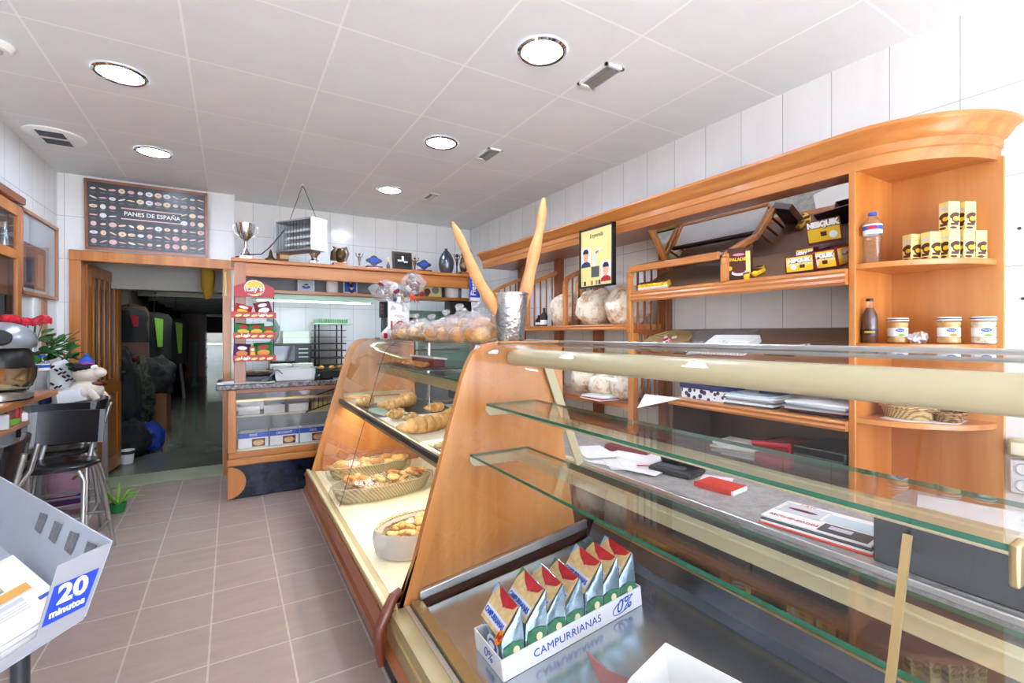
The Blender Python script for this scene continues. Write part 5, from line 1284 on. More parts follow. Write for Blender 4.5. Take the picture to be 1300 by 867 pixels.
# ------------------------------------------------------------------ on top of the pastry case
ZT = 1.3155
t = thing('metal_bucket', 'hammered metal bucket holding two breadsticks on the wooden divider', 'bucket', (1.19, 2.0, ZT))
B0 = Vector((1.19, 2.02, ZT))
MB().lathe([(.001, .0), (.066, .0), (.069, .005), (.088, .225), (.092, .228), (.092, .238), (.087, .238), (.083, .225), (.064, .012), (.001, .010)], B0, 40, caps=False).build('pail', 'bucket_metal', t)
def stick(label, p0, p1, bend, rads):
    p0, p1 = Vector(p0), Vector(p1); n = 16; pts = []; rs = []
    sd = (p1-p0).cross(Vector((0, 1, 0))).normalized()
    for i in range(n+1):
        q = i/n; pts.append(p0.lerp(p1, q) + sd*(bend*math.sin(q*PI)) + Vector((.006*math.sin(q*9), 0, 0)))
        rs.append(rads*(.55+.55*math.sin(min(1, q*1.12+.12)*PI*.86))*(1+.08*math.sin(q*23)))
    rs[-1] = rads*.25; rs[-2] = rads*.62
    o = MB().tube(pts, rs, 12).build('breadstick', 'breadstick'); tag(o, label, 'bread', 'breadsticks in the bucket'); return o
stick('long breadstick leaning to the left out of the metal bucket', (1.205, 2.04, ZT+.03), (.875, 2.02, ZT+.555), .012, .026)
stick('long breadstick leaning to the right out of the metal bucket', (1.185, 2.01, ZT+.03), (1.375, 2.0, ZT+.735), -.03, .029)
bags = [(1.13, 3.66, .075, .10, 4), (1.13, 3.42, .085, .13, 5), (1.13, 3.12, .09, .135, 5), (1.13, 2.83, .085, .12, 5), (1.14, 2.62, .085, .14, 5), (1.14, 2.43, .085, .165, 6), (1.15, 2.245, .085, .165, 6)]
nm = ['seventh', 'sixth', 'fifth', 'fourth', 'third', 'second', 'first']
for k, (x, y, r, h, nr) in enumerate(bags):
    t = thing('bread_bag', nm[k] + ' clear plastic bag of rolls counted from the metal bucket', 'bag', (x, y, ZT), 'bags of rolls on the pastry case')
    m = MB(); m.blob((x, y, ZT+h*.48), (r*1.25, r*1.28, h*.54), .28, 2.4, k+20, 4, fn=lambda p: Vector((p.x, p.y, max(p.z, -h*.475))))
    m.build('plastic', 'film_haze', t)
    tl = Vector((x-.02, y+.01, ZT+h*.98))
    MB().tube([tl+Vector((0, 0, -.02)), tl+Vector((-.005, .004, .0)), tl+Vector((-.012, .0, .018)), tl+Vector((-.02, -.01, .032))], [.02, .008, .016, .026], 9).build('knot', 'film_haze', t)
    for q in range(nr):
        a = q/(nr-1)*2*PI+k*.7; rad = r*.60 if q < nr-1 else 0
        p = Vector((x+rad*math.cos(a), y+rad*math.sin(a), ZT+.038+(.042*h/.13 if q == nr-1 else .010*(q % 2))))
        o = MB().blob(p, (r*.58, r*.54, .040), .12, 1.7, k*5+q, 3).build('bread_roll', ['crust_gold', 'crust', 'breadstick'][(k+q) % 3]); tag(o, 'golden bread roll inside the ' + nm[k] + ' clear bag counted from the metal bucket', 'bread roll', 'rolls in the ' + nm[k] + ' bag')
# scale post, sign, sweet bags
t = thing('scale', 'black shop scale with an upright display post at the far end of the pastry case', 'scale', (1.06, 3.78, ZT))
MB().box(1.0, 3.70, ZT, 1.20, 3.86, ZT+.012).build('platform', 'steel_dark', t, bevel=.004)
MB().box(1.035, 3.775, ZT+.012, 1.075, 3.805, ZT+.17).build('post', 'grey_dark', t, bevel=.004)
MB().box(1.02, 3.765, ZT+.17, 1.09, 3.815, ZT+.30).build('display', 'black', t, bevel=.008); t = LAST[0]
m = MB()
for z in (.20, .23, .26): m.box(1.025, 3.7635, ZT+z, 1.045, 3.7655, ZT+z+.014)
m.build('display_digits', 'maroon', t)
t = thing('price_sign', 'white and red price placard propped beside the scale', 'sign', (1.10, 3.56, ZT))
R = rotm(0, 0, -.25)
pc = Vector((1.135, 3.66, ZT)); rr_ = R @ Vector((1, 0, 0)); uu = Vector((0, 0, 1)); nn_ = R @ Vector((0, -1, 0))
MB().obox(pc+uu*.15, (.165, .006, .30), R).build('placard', 'white', t); t = LAST[0]
MB().plate([pc-rr_*.0825+nn_*.003+uu*.0, pc-rr_*.14+nn_*.07, pc-rr_*.14+nn_*.07+uu*.04, pc-rr_*.0825+nn_*.003+uu*.10], .002).build('foot', 'white', t)
text('1€', .10, pc+nn_*.0036+uu*.10-rr_*.02, rr_, uu, 'red', t, bold=.003)
text('PAN', .03, pc+nn_*.0036+uu*.18, rr_, uu, 'red', t)
MB().ell(pc+nn_*.0036+uu*.265+rr_*.055, rr_, uu, .012, .012).build('printed_dot', 'navy', t)
MB().rect(pc-rr_*.10+nn_*.055+uu*.025, (rr_*.0575+nn_*-.067), uu, .045, .04).build('printed_square', 'red', t)
def sweetbag(label, c, r, seed, rib=False, short=''):
    t = thing('sweet_bag', label, 'bag', c, 'clear bags of sweets by the scale'); c = Vector(c)
    MB().blob(c, r, .22, 2.0, seed, 4).build('plastic', 'film_haze', t)
    q = random.Random(seed)
    for k in range(17):
        p = c + Vector((q.uniform(-.6, .6)*r[0], q.uniform(-.6, .6)*r[1], q.uniform(-.6, .6)*r[2]))
        o = MB().obox(p, (.046, .030, .028), rotm(q.uniform(0, 3), q.uniform(0, 3), 0)).build('chocolate_sweet', ['choc', 'choc', 'crust_gold', 'maroon', 'paper', 'navy'][k % 6], bevel=.006)
        tag(o, 'wrapped sweet inside the ' + short, 'sweet', 'sweets inside the ' + short)
    if rib:
        m = MB(); 
        for a in (-.5, .1, .6): m.tube([c+Vector((-.03, -.02, -r[2]*.95)), c+Vector((-.02+.03*a, -.03, -r[2]*1.35)), c+Vector((.06*a, -.03, -r[2]*1.8))], [.008, .006, .003], 6)
        m.build('ribbon', 'red_bright', t)
    else:
        MB().tube([c+Vector((.01, -.01, -r[2]*.8)), c+Vector((.03, -.01, -r[2]*1.1)), c+Vector((.04, -.01, -r[2]*1.7))], [.02, .018, .034], 10).build('gathered_end', 'film_white', t)
    return t
sweetbag('large clear bag of brown sweets leaning on the scale display', (1.06, 3.70, 1.69), (.13, .07, .085), 31, short='large clear bag on the scale display')
sweetbag('second clear bag of brown sweets sagging over the price placard', (1.15, 3.655, 1.665), (.09, .05, .075), 32, short='second clear bag over the price placard')
sweetbag('clear bag of sweets tied with a red ribbon on the price placard', (1.235, 3.60, 1.755), (.095, .06, .085), 33, rib=True, short='red ribboned clear bag')

# ------------------------------------------------------------------ cold case contents
CR = rotm(0, -math.atan(.115), 0)
cc = Vector((.985, 1.315, dz(.985)+.0015))
W_, D_, H0 = .575, .18, .068
t = thing('cookie_carton', 'open white carton of cookie packets on the stainless deck of the display case', 'box', cc)
m = MB(); th = .004
m.obox(cc+CR @ Vector((0, 0, th/2)), (W_, D_, th), CR)
m.obox(cc+CR @ Vector((0, -D_/2, H0/2)), (W_, th, H0), CR).obox(cc+CR @ Vector((0, D_/2, H0/2)), (W_, th, H0), CR)
m.obox(cc+CR @ Vector((-W_/2, 0, H0/2)), (th, D_, H0), CR).obox(cc+CR @ Vector((W_/2, 0, H0/2)), (th, D_, H0), CR)
t = m.build('carton', 'white', t)
cr, cu, cn = CR @ Vector((1, 0, 0)), CR @ Vector((0, 0, 1)), CR @ Vector((0, -1, 0))
fc = cc + cn*(D_/2+.0026)
text('CAMPURRIANAS', .036, fc+cr*-.04+cu*.034, cr, cu, 'blue', t, xs=1.0, spacing=1.05)
text('0%', .062, fc+cr*.20+cu*.036, cr, cu, 'blue', t, shear=.35)
MB().tube([fc+cr*(.20+.05*math.cos(a/14*2*PI+.4))+cu*(.036+.024*math.sin(a/14*2*PI+.9)) for a in range(12)], .0016, 5).build('printed_swoosh', 'blue', t)
lc = cc + CR @ Vector((-W_/2-.0026, 0, 0))
text('0%', .05, lc+cu*.034, CR @ Vector((0, -1, 0)), cu, 'blue', t, shear=.3)
for k in range(7):
    x = -.238 + .079*k
    p0 = cc + CR @ Vector((x, -.004, .006)); lab = ['first', 'second', 'third', 'fourth', 'fifth', 'sixth', 'seventh'][k] + ' foil cookie packet from the left in the white carton'
    t = thing('cookie_packet', lab, 'packet', p0, 'cookie packets in the carton')
    BR = CR @ rotm(0, .05+.04*((k*5) % 3), .07*((k*3) % 3-1))
    d = .150; hs = 1+.05*((k*2) % 3-1)
    w = .072
    def bp(a, b, c_): return p0 + BR @ Vector((a*w, b*d/2, c_*hs))
    # foil bag: square below, folded over to a crest on its far side
    prf = [(-.46, 0), (.46, 0), (.53, .05), (.54, .11), (.50, .165), (.46, .196), (.40, .197), (.10, .165), (-.30, .128), (-.50, .112), (-.53, .06)]
    nP = len(prf); m = MB(); vs = []; sl = [(-1.03, .90, .93), (-1.0, 1.0, 1.0), (-.4, 1.03, 1.0), (.2, 1.04, 1.01), (.8, 1.02, 1.03), (1.0, .96, 1.04)]
    for (b_, sx_, sz_) in sl:
        for q, (a_2, z_) in enumerate(prf): vs.append(bp(a_2*sx_, b_, z_*sz_ + .0035*math.sin(b_*9+q*2.1+k)))
    fs = [(i*nP+j, i*nP+(j+1) % nP, (i+1)*nP+(j+1) % nP, (i+1)*nP+j) for i in range(len(sl)-1) for j in range(nP)] + [tuple(range(nP-1, -1, -1)), tuple(range((len(sl)-1)*nP, len(sl)*nP))]
    m.add(vs, fs); t = m.build('foil_bag', 'silver_foil', t, ang=28)
    # sloping printed face: s from the lower edge (0) to the crest (1), b along the packet
    up_n = (BR @ Vector((-.085, 0, .065*0+.072))).normalized()
    def sf(s_, b_, e=.004):
        a_2 = -.50+(.42+.50)*s_; z_ = .112+(.198-.112)*s_*(1+.02*b_)
        return bp(a_2, b_, z_) + up_n*e
    def face(pts, mat, nm, e): MB().add([sf(s_, b_, e) for s_, b_ in pts], [tuple(range(len(pts)))]).build(nm, mat, t, fix=False)
    face([(-.02, -.97), (-.02, .97), (1.0, .97), (1.0, -.97)], 'gold_print', 'printed_face', .0055)
    face([(.10, .93), (.10, -.90), (.42, -.90), (.42, .93)], 'name_print', 'name_band', .0065)
    face([(1.02, .72), (.80, .35), (.70, .0), (.70, -.32), (.84, -.80), (1.02, -.95), (1.02, -.2)], 'red', 'red_flag', .0075)
    face([(.74, .02), (.64, -.15), (.74, -.34), (.88, -.34), (.95, -.15), (.88, .02)], 'rose_red', 'flag_badge', .0085)
    face([(1.02, .74), (1.02, .99), (.62, .99)], 'green_leaf' if k % 2 else 'blue_corner', 'corner_print', .0075)
    rv = (sf(.3, -.9)-sf(.3, .9)).normalized(); uv = (sf(.6, 0)-sf(.2, 0)).normalized()
    text('CAMPURRIANAS', .024, sf(.26, .02, .0075), rv, uv, 'blue', t, xs=.72, bold=.0006)
    # green foot of the front gusset and cookie print
    fz = lambda a_2, z_: bp(a_2, -1.03, z_) + BR @ Vector((0, -.0025, 0))
    MB().plate([fz(-.44, .045), fz(.44, .045), fz(.48, .092), (fz(-.02, .098)), fz(-.46, .086)], .0008, n=BR @ Vector((0, -1, 0))).build('green_foot', 'green_print', t)
    MB().ell(fz(.12, .070)+BR @ Vector((0, -.0015, 0)), BR @ Vector((1, 0, 0)), BR @ Vector((0, 0, 1)), .011, .013).build('printed_cookie', 'dough', t)
    sd = lambda b_, z_, e: bp(-.535, b_, z_) + BR @ Vector((-e, 0, 0))
    rs_ = BR @ Vector((0, -1, 0)); us_ = BR @ Vector((0, 0, 1))
    if k == 0:
        MB().ell(sd(-.25, .062, .004), rs_, us_, .045, .034, rot=.3).build('printed_cup', 'white', t)
        MB().ell(sd(-.28, .064, .006), rs_, us_, .034, .023, rot=.3).build('printed_cup_inside', 'blue', t)
        MB().ell(sd(-.25, .068, .008), rs_, us_, .022, .012, rot=.3).build('printed_milk', 'white', t)
    if k in (0, 3):
        c_s = sf(.02, -.90, .0095)
        MB().ell(c_s, rv, uv, .017, .022).build('price_spot', 'orange', t)
        text('1€', .024, c_s+up_n*.0012, rv, uv, 'red', t, bold=.001)
# second open white box near the bottom edge
b0 = Vector((1.015, .80, dz(1.0))); R = CR @ rotm(0, 0, .18)
t = thing('white_box', 'plain white open box on the stainless deck at the bottom edge of the view', 'box', b0)
m = MB(); m.obox(b0+R @ Vector((0, 0, .003)), (.17, .24, .004), R)
for (a, b, s1, s2) in ((-.085, 0, .003, .24), (.085, 0, .003, .24), (0, -.12, .17, .003), (0, .12, .17, .003)): m.obox(b0+R @ Vector((a, b, .06)), (s1, s2, .12), R)
m.build('carton', 'white', t)
MB().plate([b0+R @ Vector((-.087, -.1, .10)), b0+R @ Vector((-.087, .12, .119)), b0+R @ Vector((-.16, .10, .135)), b0+R @ Vector((-.15, -.1, .13))], .002).build('flap', 'white', t)
t = thing('pink_wrapper', 'pointed brownish pink wrapper beside the plain white box', 'wrapper', (.90, 1.0, .34))
MB().plate([(.885, 1.065, .435), (.912, 1.0, .408), (.926, .955, .412), (.938, .90, .425), (.918, .89, .345), (.898, .985, .345)], .006).build('wrapper', 'wrapper_pink', t)

# ------------------------------------------------------------------ on the service worktop
ZW = .739
for k, (x, y, a) in enumerate(((1.56, 1.76, .5), (1.60, 1.66, -.5), (1.60, 1.56, .3), (1.68, 1.60, 1.0), (1.72, 1.70, .2), (1.59, 1.86, -.3))):
    o = MB().obox((x, y, ZW+.002+.0025*k), (.17, .24, .0016), rotm(0, .012*((k % 3)-1), a)).build('loose_sheet', 'white'); tag(o, ['bottom', 'second', 'third', 'fourth', 'fifth', 'topmost'][k] + ' white sheet of the loose heap on the worktop behind the brace', 'paper', 'loose sheets on the worktop')
o = MB().obox((1.78, 1.80, ZW+.016), (.1, .24, .03), rotm(0, 0, .3)).build('dark_red_book', 'maroon', bevel=.003); tag(o, 'dark red book on the worktop at the back of the loose sheets', 'book')
o = MB().obox((1.64, 1.50, ZW+.019), (.012, .16, .004), rotm(0, 0, .9)).build('red_pen', 'red', bevel=.001); tag(o, 'red pen lying on the loose white sheets', 'pen')
t = thing('desk_phone', 'black desk telephone dock on the worktop beside the loose sheets', 'telephone', (1.70, 1.43, ZW))
MB().obox((1.70, 1.43, ZW+.014), (.15, .20, .028), rotm(0, 0, .2)).build('base', 'black', t, bevel=.012, seg=3)
MB().obox((1.74, 1.45, ZW+.05), (.06, .16, .05), rotm(0, -.4, .2)).build('handset', 'black', t, bevel=.012, seg=3)
MB().obox((1.665, 1.43, ZW+.03), (.05, .12, .006), rotm(0, 0, .2)).build('keypad', 'grey_dark', t, bevel=.002)
t = thing('orange_notebook', 'bright orange red notebook on the grey worktop', 'notebook', (1.67, 1.18, ZW))
MB().obox((1.67, 1.185, ZW+.011), (.105, .15, .018), rotm(0, 0, .12)).build('pages', 'white', t); MB().obox((1.668, 1.188, ZW+.0205), (.107, .152, .002), rotm(0, 0, .12)).build('cover', 'red_bright', t)
MB().obox((1.668-.053, 1.188, ZW+.011), (.002, .152, .02), rotm(0, 0, .12)).build('spine', 'red_bright', t)
o = MB().obox((1.74, 1.26, ZW+.003), (.12, .12, .003), rotm(0, 0, .5)).build('loose_sheet', 'paper'); tag(o, 'white sheet half under the orange red notebook', 'paper')
mm = [('red leaflet under the open magazine on the worktop', 'red_bright', .003, .22, .31), ('white leaflet between the red leaflet and the open magazine', 'white', .007, .215, .30), ('catalogue just below the open magazine', 'grey_dark', .011, .21, .30)]
for k, (lb, mt, z, w_, h_) in enumerate(mm):
    o = MB().obox((1.60+.006*k, .77+.004*k, ZW+z), (w_, h_, .0035), rotm(0, 0, .12)).build('leaflet', mt); tag(o, lb, 'leaflet')
t = thing('open_magazine', 'furniture brochure with red lettering and photos lying on the worktop', 'magazine', (1.62, .78, ZW))
MR = rotm(0, 0, .12); mc = Vector((1.625, .785, ZW+.016))
t = MB().obox(mc, (.21, .30, .005), MR).build('cover', 'white', t)
r_, u_ = MR @ Vector((0, -1, 0)), MR @ Vector((1, 0, 0)); z3 = Vector((0, 0, .0030))
text('RECOMENDADOS', .022, mc+z3+MR @ Vector((-.07, .065, 0)), r_, u_, 'red', t, xs=.8)
MB().obox(mc+z3+MR @ Vector((-.06, -.075, 0)), (.075, .13, .0006), MR).build('printed_photo', 'grey_dark', t)
MB().obox(mc+z3+MR @ Vector((-.05, -.06, .0004)), (.03, .06, .0006), MR).build('printed_figure', 'paper_grey', t)
MB().obox(mc+z3+MR @ Vector((.03, -.06, 0)), (.08, .13, .0006), MR).build('printed_panel', 'paper_blue', t)
MB().obox(mc+z3+MR @ Vector((.03, .075, 0)), (.10, .12, .0006), MR).build('printed_panel', 'paper_grey', t)
MB().ell(mc+z3*1.3+MR @ Vector((.03, .075, 0)), r_, u_, .045, .012).build('printed_motorbike', 'maroon', t)
text('NEW', .02, mc+z3+MR @ Vector((.09, .08, 0)), r_, u_, 'orange', t)
for dx in (-.015, .08): MB().obox(mc+z3+MR @ Vector((dx, .075, 0)), (.0015, .14, .0006), MR).build('printed_line', 'grey_dark', t)
t = thing('grey_box', 'large dark grey metal box on the worktop at the right edge behind the glass shelves', 'box', (1.62, .3, ZW))
MB().box(1.49, -.25, ZW, 1.74, .60, ZW+.145).build('body', 'grey_dark', t, bevel=.006)
MB().box(1.485, -.25, ZW+.135, 1.745, .605, ZW+.15).build('lid', 'grey', t, bevel=.003)
m = MB()
for a, b in (((.52, .10), (.53, .055)), ((.525, .10), (.505, .06)), ((.54, .085), (.50, .095)), ((.515, .11), (.545, .07))): m.tube([(1.489, a[0], ZW+a[1]), (1.489, b[0], ZW+b[1])], .0008, 5)
m.build('scribble', 'black', t)
MB().box(1.486, .285, ZW+.02, 1.49, .30, ZW+.05).build('catch', 'cream_metal', t)
o = MB().obox((1.62, .40, ZW+.155), (.2, .28, .006), rotm(0, 0, .3)).build('loose_sheet', 'paper_grey'); tag(o, 'pale sheet lying on the dark grey metal box', 'paper')
# ------------------------------------------------------------------ bread poster over the doorway
t = thing('bread_poster', 'dark framed chart of Spanish breads hanging above the doorway', 'poster', (-.62, 5.28, 2.06))
# the chart leans forward a little: top edge further from the wall
PB = Vector((-1.06, YD-.012, 2.075)); PU = Vector((0, -.05, .59)).normalized(); PR = Vector((1, 0, 0)); PN = PR.cross(PU); PN = -PN if PN.y > 0 else PN
WP, HP = .872, .592
def pp(x, y, d=0): return PB + PR*x + PU*y + PN*d
m = MB()
for (x0, y0, x1, y1) in ((0, 0, WP, .022), (0, HP-.022, WP, HP), (0, 0, .018, HP), (WP-.018, 0, WP, HP)):
    m.plate([pp(x0, y0, .008), pp(x1, y0, .008), pp(x1, y1, .008), pp(x0, y1, .008)], .016, n=PN)
m.build('frame', 'fascia_y', t)
m = MB().plate([pp(.01, .01, .004), pp(WP-.01, .01, .004), pp(WP-.01, HP-.01, .004), pp(.01, HP-.01, .004)], .008, n=PN); rp = random.Random(11)
for r in range(7):
    for c_ in range(13):
        x = .055 + c_*.0635; y = HP-.075 - r*.0735
        if r in (2, 3) and 3 <= c_ <= 9: continue
        k = rp.randint(1, 3); a = rp.choice([.027, .024, .028, .02]); b = rp.choice([.021, .015, .022, .009])
        if rp.random() < .25: b = .006; a = .028
        m.ell(pp(x, y, .0126), PR, PU, a, b, 10, mi=k, rot=rp.uniform(-.5, .5) if b < .01 else 0)
        if b > .012 and rp.random() < .4: m.ell(pp(x, y, .0132), PR, PU, a*.35, b*.3, 8, mi=4)
        m.rect(pp(x, y-.031, .0126), PR, PU, .034, .003, mi=4)
for y in (.375, .285): m.rect(pp(.46, y, .0126), PR, PU, .44, .010, mi=1)
pr_ = m.build('print', ['poster_dark', 'bread_print_pink', 'bread_print_white', 'bread_print_cream', 'grey'], t, fix=False, smooth=False)
text('Panes de España'.upper(), .050, pp(.46, .330, .0126), PR, PU, 'paper', pr_, xs=.97, bold=.0006)

# ------------------------------------------------------------------ open door
hx, hy, ex, ey = -1.088, YD+.09, -.985, YD+.09+.80
dv = Vector((ex-hx, ey-hy, 0)).normalized(); dn = Vector((dv.y, -dv.x, 0))
DW = Vector((ex-hx, ey-hy, 0)).length
t = thing('open_door', 'wooden door with vertical bars over dark glass standing open into the corridor', 'door', (hx, hy, 0))
def dp(s, z, o=0): return Vector((hx, hy, 0)) + dv*s + dn*o + Vector((0, 0, z))
def dbox(mb, s0, z0, s1, z1, o0, o1): return mb.plate([dp(s0, z0, o0), dp(s1, z0, o0), dp(s1, z1, o0), dp(s0, z1, o0)], o1-o0, n=dn)
m = MB(); dbox(m, 0, .03, .09, 1.96, -.02, .02); dbox(m, DW-.09, .03, DW, 1.96, -.02, .02); dbox(m, .09, 1.86, DW-.09, 1.96, -.02, .02); dbox(m, .09, .78, DW-.09, .92, -.02, .02); dbox(m, .09, .03, DW-.09, .17, -.02, .02)
dfr = m.build('door_frame', 'door_z', t, bevel=.003)
m = MB(); dbox(m, .09, .17, DW-.09, .78, -.008, .008); dbox(m, .16, .25, DW-.16, .70, .008, .016); m.build('lower_panel', 'door_z', t, bevel=.004)
m = MB(); dbox(m, .09, .92, DW-.09, 1.86, -.004, .004); m.build('dark_glass', 'oven_glass', t)
for k in range(5):
    s = .09 + (DW-.18)*(k+.5)/5
    m = MB(); dbox(m, s-.016, .92, s+.016, 1.86, .004, .018); m.build('bar', 'door_z', t, bevel=.003)
for z in (1.1, 1.4, 1.65):
    for k in range(5):
        pass
m = MB(); dbox(m, DW-.06, .88, DW-.03, 1.02, .02, .026); m.build('lock_plate', 'bronze', dfr)
MB().tube([dp(DW-.045, .97, .026), dp(DW-.045, .97, .06), dp(DW-.12, .97, .062)], .009, 8).build('handle', 'bronze', dfr)
t = thing('door_hinge', 'long brass hinge strip on the right hand doorway jamb', 'hinge', (-.045, YD-.03, 1.9))
MB().tube([(-.045, YD-.032, 1.72), (-.045, YD-.032, 1.95)], .009, 8).build('barrel', 'yellow_pale', t)

# ------------------------------------------------------------------ left wall: cabinet, picture, bar
t = thing('glass_cabinet', 'orange wooden glass fronted cabinet on the left wall at the edge of the view', 'cabinet', (-1.2, 4.0, 1.30))
xa = -1.195
MB().box(XL+.001, 3.2, 1.30, XL+.006, 4.31, 2.20).build('back', 'wood_dark_y', t)
m = MB().box(XL, 4.28, 1.30, xa, 4.31, 2.20).box(XL, 3.2, 1.30, xa, 3.24, 2.20).box(XL, 3.2, 2.16, xa, 4.31, 2.20).box(XL, 3.2, 1.30, xa, 4.31, 1.34)
m.build('carcass', 'fascia_y', t, bevel=.003)
MB().box(XL, 3.15, 2.20, xa+.03, 4.33, 2.25).build('cornice', 'fascia_y', t, bevel=.008)
MB().box(XL+.006, 3.24, 1.84, xa-.005, 4.28, 1.865).build('shelf', 'wood_y', t)
for y0_, y1_ in ((3.26, 3.76), (3.77, 4.29)):
    m = MB().box(xa, y0_, 1.34, xa+.02, y0_+.07, 2.18).box(xa, y1_-.07, 1.34, xa+.02, y1_, 2.18).box(xa, y0_+.07, 2.11, xa+.02, y1_-.07, 2.18).box(xa, y0_+.07, 1.34, xa+.02, y1_-.07, 1.40).box(xa, y0_+.07, 1.83, xa+.02, y1_-.07, 1.89)
    d_ = m.build('door', 'wood_z', t, bevel=.002)
    MB().box(xa+.006, y0_+.07, 1.40, xa+.010, y1_-.07, 2.11).build('glass_pane', 'glass', d_)
    MB().lathe([(.0001, .012), (.010, .010), (.006, 0)], (xa+.02, y0_+.03, 1.75), 10, rotm(0, PI/2, 0)).build('knob', 'bronze', d_)
for k in range(3):
    o = MB().lathe([(.016, 0), (.02, .01), (.02, .12), (.012, .16), (.010, .19)], (-1.222, 3.95+.11*k, 1.866), 14).build('cabinet_bottle', ['maroon', 'black', 'silver_foil'][k]); tag(o, ['farther left dark red bottle', 'black bottle', 'silvery bottle'][k] + ' behind glass in the left wall cabinet', 'bottle', 'bottles in the wall cabinet')
    o = MB().box(-1.236, 3.90+.12*k, 1.341, -1.203, 3.99+.12*k, 1.60).build('dark_box', ['black', 'grey_dark', 'black'][k]); tag(o, ['first', 'second', 'third'][k]+' dark box on the bottom of the left wall cabinet', 'box', 'dark boxes in the wall cabinet')
t = thing('glazed_picture', 'large framed picture behind reflective glass on the left wall beside the corner', 'picture', (XL, 4.85, 1.64))
m = MB()
for (y0, z0, y1, z1) in ((4.46, 1.63, 5.255, 1.655), (4.46, 2.20, 5.255, 2.225), (4.46, 1.63, 4.485, 2.225), (5.23, 1.63, 5.255, 2.225)): m.box(XL, y0, z0, XL+.025, y1, z1)
m.build('frame', 'pink_wood_z', t, bevel=.002)
MB().box(XL+.001, 4.485, 1.655, XL+.006, 5.23, 2.20).build('mount', 'paper_grey', t)
MB().box(XL+.0062, 4.53, 1.68, XL+.0075, 5.0, 2.0).build('print', 'curtain', t)
MB().box(XL+.0077, 4.60, 1.72, XL+.0085, 4.70, 1.96).build('printed_figure', 'navy', t); MB().box(XL+.0077, 4.82, 1.70, XL+.0085, 4.95, 1.95).build('printed_figure', 'pink_wood_z', t)
MB().box(XL+.012, 4.485, 1.655, XL+.015, 5.23, 2.20).build('glass_pane', 'glass', t)
for k, (y, z, mt, lb) in enumerate(((4.78, 1.40, 'white', 'white card strip on the left wall under the glazed picture'), (4.98, 1.40, 'pink_wood_z', 'pinkish calendar sheet on the left wall under the glazed picture'))):
    o = MB().box(XL+.001, y-.05, z-.2, XL+.012, y+.05, z+.22).build('wall_card', mt); tag(o, lb, 'card')
# bar along the left wall
t = thing('bar_counter', 'orange wooden bar shelf along the left wall carrying a mixer and flowers', 'bar counter', (-1.12, 3.2, 0))
MB().box(XL, .8, .945, -1.0, 4.30, .985).build('top', 'wood_y', t, bevel=.008)
MB().box(XL, .8, .82, -1.02, 3.85, .85).build('lower_shelf', 'wood_y', t, bevel=.006)
for y in (1.2, 2.5, 3.55): MB().box(XL, y, .85, -1.03, y+.22, .945).build('support', 'wood_dark_z', t)
MB().box(XL, .8, 0, -1.2, 4.25, .82).build('back_panel', 'paper_grey', t)
# mixer
mx = Vector((-1.10, 3.72, .985))
t = thing('stand_mixer', 'silver and black stand mixer with a steel bowl on the bar', 'mixer', mx)
MB().lathe([(.001, .0), (.13, 0), (.14, .008), (.14, .035), (.12, .045), (.001, .05)], mx, 32, sx=.9, sy=1.2).build('base', 'silver_tube', t)
MB().lathe([(.135, .0), (.137, -.001), (.137, .012), (.13, .012)], mx, 32, sx=.92, sy=1.22, caps=False).build('rubber_foot', 'black', t)
bw = MB().lathe([(.001, .055), (.085, .055), (.115, .075), (.130, .12), (.135, .175), (.139, .18), (.131, .18), (.12, .12), (.06, .07)], mx+Vector((.01, 0, 0)), 32, caps=False).build('bowl', 'bowl_steel', t)
MB().lathe([(.130, .183), (.128, .23), (.118, .27), (.10, .29), (.001, .295)], mx+Vector((.0, .0, 0)), 32, sy=1.25).build('splash_guard', 'black', t)
hd_ = MB().blob(mx+Vector((-.0, .01, .325)), (.138, .195, .11), .02, 1, 1, 4, fn=lambda p: Vector((p.x, p.y, max(p.z, -.035)))).build('head', 'mixer_silver', t)
MB().lathe([(.042, 0), (.042, .018), (.036, .024), (.0001, .024)], mx+Vector((.05, -.175, .345)), 24, rotm(PI/2-.25, 0, .3)).build('hub_cap', 'black', hd_)
MB().box(mx.x-.09, mx.y+.11, mx.z+.03, mx.x+.06, mx.y+.19, mx.z+.29).build('neck', 'black', t, bevel=.02, seg=3)
t = bottle('water_bottle', 'clear plastic water bottle on the bar between the mixer and the flowers', 'bottle', (-1.06, 4.22, .985), .037, .23, 'bottle_plastic', 'blue', 'white', 'blue')
